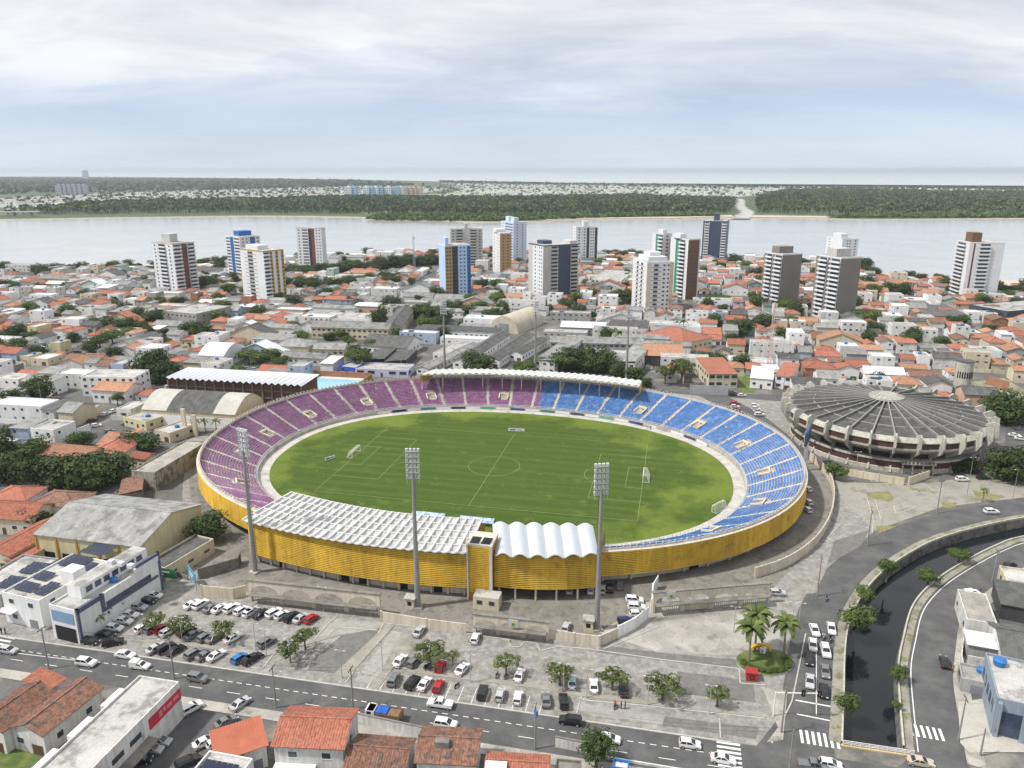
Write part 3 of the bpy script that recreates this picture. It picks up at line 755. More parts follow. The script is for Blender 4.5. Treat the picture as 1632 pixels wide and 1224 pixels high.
# access tunnels (vomitories)
for f in vom_f:
    th = th_at(f); x, y = ov(K0 + 4 * dk, th); x2, y2 = ov(K0 + 8 * dk, th)
    ang = math.atan2(y2 - y, x2 - x)
    za, zb = Z0 + 3.2 * dzr, Z0 + 8.6 * dzr
    v = MB(); L_ = 4.4 * dk
    v.face([(0, -1.9, za), (L_, -1.9, za), (L_, -1.9, zb), (0, -1.9, za + 1.1)]); v.face([(L_, 1.9, za), (0, 1.9, za), (0, 1.9, za + 1.1), (L_, 1.9, zb)])
    for sg in (-1, 1): v.bar((0, sg * 1.95, za + 1.15), (L_, sg * 1.95, zb + .05), .34, .5)
    v.box(L_ - .3, L_ + .1, -2.1, 2.1, zb - .35, zb + .5)
    o = v.build('access_tunnel', M('tunnel_wall', (.66, .58, .45), .9, .12, .4, 3), st, (x, y, 0), ang)
    MB().box(.15, L_ - .32, -1.6, 1.6, za - .1, za + .5).build('tunnel_floor', MATS['stand_concrete'], o)
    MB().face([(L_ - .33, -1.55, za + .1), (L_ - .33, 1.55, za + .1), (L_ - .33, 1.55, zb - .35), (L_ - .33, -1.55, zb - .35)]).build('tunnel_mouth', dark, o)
# pitch-side fence: rails and posts on the wall
fen = M('fence_steel', (.55, .58, .62), .6, .1)
b = MB()
for i in range(NS * 2):
    x, y = ov(3.95, th_at(i / (NS * 2))); b.box(x - .05, x + .05, y - .05, y + .05, 1.35, 2.55)
for z in (1.9, 2.5): b.grid([ring(3.91, z), ring(3.99, z + .06)], closed=True)
b.build('pitch_fence', fen, st, kind='stuff')
# pale green low wall on the near side
near_th = [th_at(f) for f in np.linspace(.56, .99, 90)]
MB().grid([ring(3.5, .1, near_th), ring(3.5, 1.1, near_th), ring(3.66, 1.1, near_th)]).build('green_wall', M('pale_green_wall', (.36, .52, .40), .85, .1, .4, 3), st)
# advertising boards on the pitch wall opposite
ad_cols = [(.70, .71, .72), (.05, .06, .08), (.68, .70, .72), (.04, .22, .20), (.66, .66, .64), (.04, .08, .25), (.70, .68, .62), (.10, .35, .22)]
ads = [M('ad_board_%s' % n, c, .6, .05, 1, 5) for n, c in zip('ABCDEFGH', ad_cols)]
k = 0
for f in np.arange(.08, .40, .0135):
    if k % 5 == 3 and rnd.random() < .4: k += 1; continue
    th = [th_at(f + .0006 + j * .0122 / 3) for j in range(4)]
    MB().grid([[(*ov(3.62, t), .25) for t in th], [(*ov(3.62, t), 1.25) for t in th]]).build('advertising_board', ads[k % 8], st)
    k += 1
# --- gold slatted facade, all round
ND, ZB, ZT = 14, 3.2, 9.9
skip = lambda i: False
b, bk = MB(), MB()
fac_th = TH
b2 = MB()
pitch_ = (ZT - ZB) / ND
for i in range(ND):
    z = ZB + i * pitch_
    b.grid([ring(K1 + 1.0, z), ring(K1 + 1.22, z + pitch_ * .18), ring(K1 + 1.16, z + pitch_ * .72), ring(K1 + .92, z + pitch_ * .86)], closed=True)
b.build('louvre_cladding', gold, st, kind='stuff')
MB().grid([ring(K1 + .85, ZB), ring(K1 + .85, ZT)], closed=True).build('cladding_backing', gold_d, st)
MB().grid([ring(K1 + .3, ZT + .02), ring(K1 + 1.2, ZT + .02)], closed=True).build('cladding_cap', conc_lt, st)
MB().grid([ring(K1 - 2.4, ZB - .05), ring(K1 + 1.1, ZB - .05), ring(K1 + 1.1, ZB + .12)], closed=True).build('stand_soffit', conc_st, st)
MB().grid([ring(K1 - 2.4, 0), ring(K1 - 2.4, ZB - .05)], closed=True).build('base_wall', beige_w, st)
colm = MB().box(-.25, .55, -.3, .3, 0, ZB - .05).mesh('column', beige_w)
for i in range(76):
    th = th_at(i / 76); x, y = ov(K1 - 2.4, th); x2, y2 = ov(K1, th)
    O('column', colm, st, (x, y, 0), math.atan2(y2 - y, x2 - x))
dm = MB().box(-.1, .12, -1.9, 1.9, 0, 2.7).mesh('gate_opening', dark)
for i in (5, 14, 38, 41, 46, 52, 66, 70, 73):
    th = th_at((i + .5) / 76); x, y = ov(K1 - 2.4, th); x2, y2 = ov(K1, th)
    O('gate_opening', dm, st, (x, y, .01), math.atan2(y2 - y, x2 - x))

# --- main grandstand on the near side: taller gold wall, waffle roof, stair tower, barrel vaults
def tw_(s): return -(87.3 - .0033 * (s + 5) ** 2)
ss = np.linspace(-47.5, 14, 40)
b = MB(); GB, GT, G = 2.9, 12.0, 18
for i in range(G):
    z = GB + i * (GT - GB) / G; hh = (GT - GB) / G
    b.grid([[(s, tw_(s) + .12, z) for s in ss], [(s, tw_(s) - .12, z + hh * .18) for s in ss], [(s, tw_(s) - .06, z + hh * .7) for s in ss], [(s, tw_(s) + .2, z + hh * .88) for s in ss]])
gs = b.build('grandstand_cladding', gold, st, kind='stuff')
b = MB()
b.grid([[(s, tw_(s) + .25, GB) for s in ss], [(s, tw_(s) + .25, GT + .1) for s in ss], [(s, -70, GT + .1) for s in ss]])
for s in (-47.5, 14): b.face([(s, tw_(s) + .25, GB), (s, -68, GB), (s, -68, GT + .05), (s, tw_(s) + .25, GT + .05)])
b.build('grandstand_wall', gold_d, st)
MB().grid([[(s, tw_(s), GB - .1) for s in ss], [(s, -72, GB - .1) for s in ss]]).build('grandstand_soffit', conc_st, st)
MB().grid([[(s, tw_(s) + 2.2, 0) for s in ss], [(s, tw_(s) + 2.2, GB - .1) for s in ss]]).build('grandstand_base', beige_w, st)
for k in range(15):
    s = -46 + k * 4.2; MB().box(s - .25, s + .25, tw_(s) + 1.5, tw_(s) + 2.18, 0, GB - .1).build('column', beige_w, st)
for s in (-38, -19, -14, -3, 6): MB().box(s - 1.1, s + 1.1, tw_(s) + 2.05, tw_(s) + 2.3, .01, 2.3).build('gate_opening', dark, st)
roof_w = M('white_roof_shell', (.62, .62, .61), .7, .06, .3, 2, dirt=((.40, .39, .37), .5, .58, .5))
roof_in = M('grey_roof_shell', (.47, .47, .46), .8, .1, .5, 2, dirt=((.34, .33, .31), .5, .5, .6))
NCOL, NROW = 28, 5
def wr(c, r):        # waffle-roof grid point: c 0..NCOL, r 0 (outer) .. NROW (pitch side)
    u, v = c / NCOL, r / NROW
    s0 = -48.3 + 62.5 * u; s1 = -43.6 + 57.2 * u
    t0 = tw_(s0) - .9; t1 = -64.2 - 5.6 * u - 3.2 * math.sin(math.pi * u)
    s, t = s0 + (s1 - s0) * v, t0 + (t1 - t0) * v
    return s, t, 13.0 + .5 * v
for c in range(NCOL):
    for r in range(NROW):
        b = MB(); rows = []
        for j in range(3):
            row = []
            for i in range(5):
                s, t, z = wr(c + i / 4, r + j / 2)
                row.append((s, t, z - (.22 + .38 * math.sin(math.pi * j / 2)) * math.sin(math.pi * i / 4)))
            rows.append(row)
        b.grid(rows); b.build('roof_panel', roof_in if (c * 7 + r * 3) % 5 else roof_w, st)
for c in range(NCOL + 1):
    p, q = wr(c, -.06), wr(c, NROW)
    MB().bar((p[0], p[1], p[2] + .05), (q[0], q[1], q[2] + .05), .34, .5).build('roof_rib', roof_w, st)
for c in range(NCOL):
    for r in range(NROW + 1):
        b = MB()
        P_ = [wr(c + i / 4, r) for i in range(5)]
        for i in range(4):
            za, zb = [(.42 if r == 0 else .12) * math.sin(math.pi * k / 4) for k in (i, i + 1)]
            b.bar((P_[i][0], P_[i][1], P_[i][2] - za + .1), (P_[i + 1][0], P_[i + 1][1], P_[i + 1][2] - zb + .1), .24, .3)
        b.build('roof_cross_rib', roof_w, st)
# stair tower
tw0 = MB()
tw0.box(14.2, 20.2, -86.2, -79.5, 0, 14.6)
tow = tw0.build('stair_tower', gold_d, st)
b = MB()
for i in range(25):
    z = 2.2 + i * .5
    for (x0, x1, y0, y1) in ((14.45, 19.6, -86.42, -86.2), (14.0, 14.2, -86.0, -80)):
        b.box(x0, x1, y0, y1, z, z + .34)
b.build('tower_cladding', gold, tow, kind='stuff')
for x0, x1 in ((14.0, 14.4), (19.65, 20.4)): MB().box(x0, x1, -86.6, -86.2, 0, 15.0).build('tower_edge', conc_lt, tow)
MB().box(14.1, 20.3, -86.3, -79.4, 14.6, 15.1).build('tower_parapet', conc_lt, tow)
for x in (14.6, 17.4): MB().box(x, x + 2.3, -85.8, -82.4, 15.1, 15.16).build('tower_hatch', dark, tow)
# barrel vaults
vm = M('vault_metal', (.50, .53, .58), .35, .05, .08, 1, spec=.5)
def vq(u, v):
    s0, s1 = 21.0 + 24.6 * u, 16.6 + 26.0 * u
    t0, t1 = -86.0 + 5.2 * u * u, -71.4 + 4.6 * u
    return s0 + (s1 - s0) * v, t0 + (t1 - t0) * v
for c in range(6):
    rows = []
    for j in range(6):
        row = []
        for i in range(11):
            s, t = vq((c + .04 + .92 * i / 10) / 6, j / 5); row.append((s, t, 12.6 + .5 * j / 5 + .95 * math.sin(math.pi * i / 10)))
        rows.append(row)
    b = MB().grid(rows)
    o = b.build('vault_roof', vm, st, smooth=True)
    for j in (0, 5):
        e = MB()
        for i in range(10):
            e.bar(Vector(rows[j][i]) - Vector((0, 0, .1)), Vector(rows[j][i + 1]) - Vector((0, 0, .1)), .12, .3)
        e.build('vault_edge', white_p, o)
    if c < 5:
        p, q = vq((c + 1) / 6, 0), vq((c + 1) / 6, 1)
        MB().bar((*p, 12.5), (*q, 13.0), .5, .25).build('gutter', metal_grey, st)
ss2 = np.linspace(20.4, 45.4, 14)
def tv(s): return -84.6 + 5.2 * ((s - 21) / 24.6) ** 2
b = MB()
for i in range(18):
    z = 3.3 + i * .5
    b.grid([[(s, tv(s) + .12, z) for s in ss2], [(s, tv(s) - .14, z + .09) for s in ss2], [(s, tv(s) - .05, z + .34) for s in ss2], [(s, tv(s) + .2, z + .42) for s in ss2]])
b.build('grandstand_cladding', gold, st, kind='stuff')
b = MB().grid([[(s, tv(s) + .25, 3.2) for s in ss2], [(s, tv(s) + .25, 12.35) for s in ss2]])
b.face([(45.4, tv(45.4) + .25, 3.2), (45.4, -64, 3.2), (45.4, -64, 12.4), (45.4, tv(45.4) + .25, 12.4)])
b.build('grandstand_wall', gold_d, st)
MB().grid([[(s, tv(s), 3.15) for s in ss2], [(s, -66, 3.15) for s in ss2]]).build('grandstand_soffit', conc_st, st)
MB().grid([[(s, tv(s) + 8, 0) for s in ss2], [(s, tv(s) + 8, 3.1) for s in ss2]]).build('grandstand_base', grey_w, st)
for s in (21.5, 25.5, 30.5, 35.5, 40.5, 45): MB().box(s - .22, s + .22, tv(s) + .4, tv(s) + .85, 0, 3.1).build('column', beige_w, st)
# front entrance block below the tower
eb = MB().box(16.5, 22.8, -90.2, -86.7, 0, 3.4, 0, 1).build('entrance_block', [cream_w, slab], st)
for x in (17.4, 20.4): MB().box(x, x + 1.3, -90.3, -90.2, 1.5, 2.5).build('window', glass, eb)
# --- far-side roof of folded plates on slim columns
er = M('folded_plate', (.60, .60, .57), .7, .1, .3, 2, streak=.1)
er2 = M('folded_plate_shade', (.42, .42, .40), .8, .1, .3, 2)
NE = 33
def eq(u, v):
    s = -47.5 + 95 * u
    k0, k1 = K1 + 2.6, K1 - 9.5
    def tt(k, s_): return 1.5 + (59.9 + k) * max(0.0, 1 - abs((s_ - 1) / (81.3 + k)) ** NEXP) ** (1 / NEXP)
    s2 = s + (-2.6 + 2.0 * u) * (v)
    return (s2, tt(k0 + (k1 - k0) * v, s2), 13.1 + 1.0 * v)
for i in range(NE):
    a0, a1, am = i / NE, (i + 1) / NE, (i + .55) / NE
    rows = []
    for j in range(5):
        v = j / 4; p, m_, q = eq(a0, v), eq(am, v), eq(a1, v)
        rows.append([(p[0], p[1], p[2]), (m_[0], m_[1], m_[2] + .55), (q[0], q[1], q[2])])
    b = MB().grid(rows)
    b.build('roof_plate', er, st)
    if i % 3 == 0:
        p = eq(a0, .72); MB().box(p[0] - .2, p[0] + .2, p[1] - .2, p[1] + .2, 5.5, p[2]).build('roof_column', conc_lt, st)
b = MB()
for i in range(NE): 
    p, q = eq(i / NE, 1), eq((i + 1) / NE, 1); b.bar((p[0], p[1] - .05, p[2] - .1), (q[0], q[1] - .05, q[2] - .1), .2, .35)
b.build('roof_edge_beam', conc_lt, st)
for sg, u in ((-1, 0), (1, 1)):
    p, q = eq(u, 0), eq(u, .8)
    MB().face([(p[0] + sg * .1, p[1], 9.6), (q[0] + sg * .1, q[1], 9.6), (q[0] + sg * .1, q[1], q[2]), (p[0] + sg * .1, p[1], p[2])]).build('roof_end_wall', gold, st)
# --- lettering on the pitch wall
def text_mesh(body, size, depth=.02):
    cu = bpy.data.curves.new('lettering', 'FONT'); cu.body = body; cu.size = size; cu.extrude = depth; cu.align_x = 'CENTER'
    o = bpy.data.objects.new('lettering', cu); COL.objects.link(o)
    dg = bpy.context.evaluated_depsgraph_get(); me = bpy.data.meshes.new_from_object(o.evaluated_get(dg))
    bpy.data.objects.remove(o); return me
lm = M('black_lettering', (.02, .02, .02), .7, .02)
for p in ((655, 656), (1040, 667)):
    f = frac_of(*st_at(*p)); th = th_at(f); x, y = ov(3.56, th); x2, y2 = ov(5, th)
    me = text_mesh('ARENA BATISTÃO', 1.5); me.materials.clear(); me.materials.append(lm)
    o = O('lettering', me, st, (x, y, .2)); o.rotation_euler = (math.pi / 2, 0, math.atan2(y2 - y, x2 - x) - math.pi / 2)

# --- loose things on the field: goals, boards, team shelters
netm = M('goal_net', (.62, .64, .62), .9, .1)
def goal(s, t, ang, label, w=7.32, h=2.44, dpt=2.2):
    c, sn = math.cos(YAW), math.sin(YAW)
    g = thing('goal', label, 'goal', (SCX + c * s - sn * t, SCY + sn * s + c * t, .10), YAW + ang, 'goals on the grass')
    f = MB()
    for y in (-w / 2, w / 2): f.tube((0, y, 0), (0, y, h), .09, .09, 8); f.tube((0, y, h), (dpt * .5, y, h), .05, .05, 6); f.tube((dpt * .5, y, h), (dpt, y, 0), .05, .05, 6); f.tube((0, y, .05), (dpt, y, .05), .05, .05, 6)
    f.tube((0, -w / 2, h), (0, w / 2, h), .09, .09, 8); f.tube((dpt, -w / 2, .05), (dpt, w / 2, .05), .05, .05, 6)
    f.build('frame', white_p, g)
    n = MB()
    for i in range(25):
        y = -w / 2 + w * i / 24; n.bar((.05, y, h), (dpt * .5, y, h), .03, .03); n.bar((dpt * .5, y, h), (dpt, y, .05), .03, .03)
    for i in range(9):
        q = i / 8; n.bar((dpt * .5 + dpt * .5 * q, -w / 2, h * (1 - q)), (dpt * .5 + dpt * .5 * q, w / 2, h * (1 - q)), .03, .03)
    for y in (-w / 2, w / 2):
        for i in range(6): n.bar((0, y, h * i / 6), (dpt * (1 - .5 * i / 6), y, h * i / 6), .03, .03)
    n.build('net', netm, g)
goal(HL, 0, 0, 'white goal with hanging net at the blue seated end')
goal(-HL, 0, math.pi, 'white goal with net at the purple seated end')
s_, t_ = st_at(1143, 812); goal(s_, t_, R(-35), 'spare white goal frame by the fence under the blue seats', 6, 2.2, 1.6)
def field_board(px, py, w, ang, label):
    x, y = at(px, py); t = thing('display_board', label, 'board', (x, y, .10), ang)
    MB().box(-w / 2, w / 2, -.05, .05, .15, 1.25).build('panel', M('board_white', (.72, .74, .76), .6, .06, 1, 4), t)
    MB().box(-w * .4, -w * .05, -.06, -.052, .45, .95).build('print', ads[5], t); MB().box(w * .05, w * .35, -.06, -.052, .55, .85).build('print', ads[3], t)
    for sx in (-.4, .4): MB().bar((w * sx, .05, .05), (w * sx, .9, .05), .06, .06).build('foot', metal_grey, t)
field_board(823, 688, 6.5, YAW + .14, 'long white display board standing at the far end of the halfway line')
field_board(526, 733, 4.2, R(48), 'white display board behind the purple end goal')
def shelter(px, py, label):
    x, y = at(px, py); t = thing('team_shelter', label, 'shelter', (x, y, .1), YAW, 'team shelters on the touchline')
    rows = []
    for j in range(9):
        a = R(8 + j * 18); rows.append([(-5.2, 1.2 * math.cos(a), 2.3 * math.sin(a)), (5.2, 1.2 * math.cos(a), 2.3 * math.sin(a))])
    MB().grid(rows).build('canopy', M('shelter_cover', (.50, .62, .70), .4, .25, .6, 1.2, col2=(.16, .30, .46), mixlo=.5, mixhi=.58), t, smooth=True)
    for sx in (-5.2, 5.2): MB().face([(sx, -1.1, .05), (sx, 1.1, .05), (sx, .9, 1.5), (sx, 0, 2.2), (sx, -.9, 1.5)]).build('end_panel', ads[5], t)
    MB().box(-5, 5, -.5, -.1, .3, .5).build('bench', blue_w, t)
shelter(684, 828, 'long team shelter with rounded pale blue cover by the white waffle roof')
shelter(761, 836, 'long team shelter with rounded pale blue cover beside the barrel vaults')

# --- floodlight masts
def mast(bx, by, h, label, rows=6, small=False, face=0.0):
    x, y = (bx, by)
    t = thing('floodlight_mast', label, 'floodlight', (x, y, 0), face)
    MB().tube((0, 0, 0), (0, 0, h - 6), .72, .34, 10).build('pole', pole_conc, t)
    MB().box(-1.2, 1.2, -1.2, 1.2, 0, .5).build('footing', conc_st, t)
    b = MB()
    for k in range(int((h - 10) / .9)): b.bar((-.35, .75 - .008 * k, 3 + k * .9), (.35, .75 - .008 * k, 3 + k * .9), .07, .07)
    for sx in (-.35, .35): b.bar((sx, .8, 2.6), (sx, .55, h - 6), .06, .06)
    b.build('ladder', dark_metal, t)
    b = MB()
    for k in range(rows): b.bar((-1.6, 0, h - 7.4 + k * 1.3), (1.6, 0, h - 7.4 + k * 1.3), .2, .14); b.bar((-1.6, .45, h - 7.7 + k * 1.3), (1.6, .45, h - 7.7 + k * 1.3), .45, .05)
    for sx in (-1.4, 0, 1.4): b.bar((sx, 0, h - 8.6), (sx, 0, h - 7.4 + rows * 1.3 - 1.0), .12, .12)
    b.build('lamp_frame', metal_grey, t)
    lm_ = MB().box(-.27, .27, -.3, .25, -.27, .27).mesh('lamp', M('floodlight_housing', (.56, .57, .58), .5, .1, 1, 4))
    for k in range(rows):
        for c in range(4): O('lamp', lm_, t, (-1.32 + c * .88, .4 if not small else -.2, h - 7.05 + k * 1.3))
mast(*at(407, 912), 40, 'tall concrete floodlight mast beside the purple seats and waffle roof', face=R(-30))
mast(*at(666, 968), 41, 'tall concrete floodlight mast in front of the white waffle roof')
mast(*at(951, 1003), 41, 'tall concrete floodlight mast beside the white barrel vaults', face=R(10))
for (px, py, lab) in ((709, 592, 'floodlight mast behind the purple end of the far roof'), (853, 594, 'floodlight mast behind the middle of the far roof'), (998, 606, 'floodlight mast behind the blue end of the far roof')):
    x, y = at(px, py); mast(x, y, 38, lab, small=True)
# scoreboard
x, y = at(1282, 745)
sb = thing('scoreboard', 'dark blue scoreboard on posts behind the blue seats', 'scoreboard', (x, y, 0), R(62))
MB().box(-5, 5, -.4, .4, 9.5, 14.5).build('panel', M('board_blue', (.03, .07, .14), .5, .1), sb)
b = MB()
for i in range(11): b.box(-5 + i - .08, -5 + i + .08, .4, .62, 9.5, 14.5)
b.build('rear_frame', metal_grey, sb)
for sx in (-3.5, 3.5): MB().box(sx - .3, sx + .3, -.3, .3, 0, 9.5).build('post', metal_grey, sb)
# ================================================================ ROUND ARENA
GX, GY, GN = 143.6, 280.0, 30
ar = thing('round_arena', 'round concrete sports arena with radial roof ribs and brown panel bands', 'arena', (GX, GY, 0), R(4))
ar.scale = (.835, .835, 1.12)
a_conc = M('arena_concrete', (.46, .445, .39), .92, .18, .25, 3, streak=.35, dirt=((.19, .185, .165), .35, .56, .6))
a_roof = M('arena_roof', (.075, .073, .068), .9, .25, .3, 2, col2=(.13, .126, .115), mixlo=.48, mixhi=.66)
a_brown = M('brown_panel', (.085, .046, .038), .8, .15, .4, 3, streak=.25)
a_white = M('arena_rib_cap', (.33, .325, .305), .8, .15, .5, 3)
da = 2 * math.pi / GN
def sec(prof, a0=.5 * da * -.985, a1=.5 * da * .985, n=2):
    b = MB()
    b.grid([[(r * math.cos(a0 + (a1 - a0) * i / n), r * math.sin(a0 + (a1 - a0) * i / n), z) for r, z in prof] for i in range(n + 1)])
    return b
def zr(r): return 15.2 - (r - 5) * 3.4 / 36
meshes = [('concrete_band', sec([(40.6, 11.2), (41.2, 12.0), (43.0, 10.7), (43.0, 10.5), (42.4, 10.5)]).mesh('concrete_band', a_conc)),
          ('brown_panel', sec([(42.6, 10.5), (42.6, 8.6)]).mesh('brown_panel', a_brown)),
          ('sill_band', sec([(42.6, 8.62), (43.1, 8.62), (43.0, 8.0), (36.5, 5.4)]).mesh('sill_band', a_conc)),
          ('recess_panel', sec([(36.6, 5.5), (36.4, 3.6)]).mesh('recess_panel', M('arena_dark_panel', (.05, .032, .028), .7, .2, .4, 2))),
          ('lower_sill', sec([(36.4, 3.9), (40.2, 4.1), (40.3, 3.5), (40.0, 3.5)]).mesh('lower_sill', a_conc)),
          ('lower_panel', sec([(40.0, 3.55), (39.8, 1.4)]).mesh('lower_panel', a_brown)),
          ('plinth', sec([(39.8, 1.45), (40.2, 1.3), (40.2, 0)]).mesh('plinth', a_conc))]
fin = MB()
prof = [(35.8, 5.2), (37.6, 4.2), (44.0, 7.2), (45.6, 9.4), (45.2, 13.0), (43.6, 13.6), (40.2, 12.6), (39.4, 11.0), (38.5, 6.4)]
for i in range(len(prof)):
    p, q = prof[i], prof[(i + 1) % len(prof)]
    fin.face([(p[0], -.38, p[1]), (q[0], -.38, q[1]), (q[0], .38, q[1]), (p[0], .38, p[1])])
fin.face([(r, -.38, z) for r, z in prof]); fin.face([(r, .38, z) for r, z in reversed(prof)])
fin.bar((36.8, 0, 5.0), (40.9, 0, -.05), .7, 1.0)
fin_me = fin.mesh('rib_fin', a_conc)
beam = MB().bar((4.6, 0, 15.6), (41.5, 0, zr(41.5) + .35), .62, 1.05)
beam_me = beam.mesh('roof_beam', M('arena_beam', (.20, .198, .19), .9, .2, .4, 3, streak=.2))
cap_me = MB().bar((4.8, 0, 16.18), (40.6, 0, zr(40.6) + .89), .3, .08).mesh('beam_cap', a_white)
radii = [5, 13.5, 22, 31, 41]
roofs = [sec([(radii[i] + .15, zr(radii[i])), (radii[i + 1] - .15, zr(radii[i + 1]))]).mesh('roof_panel', a_roof) for i in range(4)]
xb = [sec([(radii[i] - .15, zr(radii[i]) + .25), (radii[i] + .15, zr(radii[i]) + .25), (radii[i] + .15, zr(radii[i]) - .2)]).mesh('cross_beam', a_white) for i in (1, 2, 3)]
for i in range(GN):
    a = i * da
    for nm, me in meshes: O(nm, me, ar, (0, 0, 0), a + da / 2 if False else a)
    for me in roofs: O('roof_panel', me, ar, (0, 0, 0), a)
    for me in xb: O('cross_beam', me, ar, (0, 0, 0), a)
    O('rib_fin', fin_me, ar, (0, 0, 0), a + da / 2)
    bm = O('roof_beam', beam_me, ar, (0, 0, 0), a + da / 2)
    O('beam_cap', cap_me, bm)
hub = MB()
hp = [(7.6, 15.9), (7.4, 16.5), (4.2, 17.2), (3.8, 17.0), (3.6, 17.1), (.01, 17.3)]
hub.grid([[(r * math.cos(t), r * math.sin(t), z) for t in [2 * math.pi * k / 36 for k in range(36)]] for r, z in hp], closed=True)
hub.build('roof_hub', M('hub_white', (.36, .35, .315), .85, .15, .5, 3), ar)
for k in range(18):
    a = k * math.pi / 9; MB().bar((4.3 * math.cos(a), 4.3 * math.sin(a), 17.3), (7.5 * math.cos(a), 7.5 * math.sin(a), 16.6), .18, .16).build('hub_rib', a_conc, ar)
# entrance canopy towards the forecourt
x, y = at(1450, 756); lx, ly = (x - GX) / .835, (y - GY) / .835
ent = MB().box(-6.5, 6.5, -.2, 7, 3.1, 3.5)
for k in range(9): ent.box(-6.3 + k * 1.55, -6.05 + k * 1.55, -1.2, 7, 3.5, 4.1)
e = ent.build('entrance_canopy', a_conc, ar, (lx, ly, 0), R(-12))
for sx in (-6, -2, 2, 6): MB().box(sx - .2, sx + .2, 0, .4, 0, 3.1).build('canopy_post', a_conc, e)
# water tower beside it
x, y = at(1530, 632)
wt_ = thing('water_tower', 'cylindrical concrete water tower beside the round arena', 'water tower', (x, y, 0))
MB().tube((0, 0, 0), (0, 0, 17), 3.6, 3.6, 28).build('shaft', a_conc, wt_)
MB().tube((0, 0, 17), (0, 0, 17.35), 3.8, 3.8, 28).build('cap', fibro_dark, wt_)
for k in range(9):
    a = R(200 + k * 16); MB().box(3.45, 3.66, -.28, .28, 9.5, 12.5).build('slot', dark, wt_, (0, 0, 0), a)

claim_arena = (GX, GY, 41)
# ================================================================ generic building parts
BOX1 = MB().box(-.5, .5, -.03, .03, 0, 1).mesh('window_unit', [glass])
_cache = {}
def unit(key, fn):
    if key not in _cache: _cache[key] = fn()
    return _cache[key]
def win_mesh():
    b = MB().box(-.5, .5, -.05, .02, 0, 1, 0)
    return b.mesh('window', [glass])
def frame_mesh():
    b = MB().box(-.56, .56, -.09, .0, -.1, -.02)
    return b.mesh('sill', [white_w])
WIN = unit('win', win_mesh); SILL = unit('sill', frame_mesh)
FRAME = MB().box(-.57, .57, -.03, .01, -.07, 1.07).mesh('frame', white_w)
DOORM = M('door_brown', (.10, .06, .04), .7, .15); GATEM = M('gate_grey', (.22, .23, .25), .6, .15)
DOOR = MB().box(-.5, .5, -.06, .02, 0, 1).mesh('door', DOORM)
GATE = MB().box(-.5, .5, -.06, .02, 0, 1).mesh('garage_door', GATEM)
TANK = MB().tube((0, 0, 0), (0, 0, .8), .8, .95, 12).tube((0, 0, .8), (0, 0, 1.1), .98, .5, 12).mesh('water_tank', tank_blue)
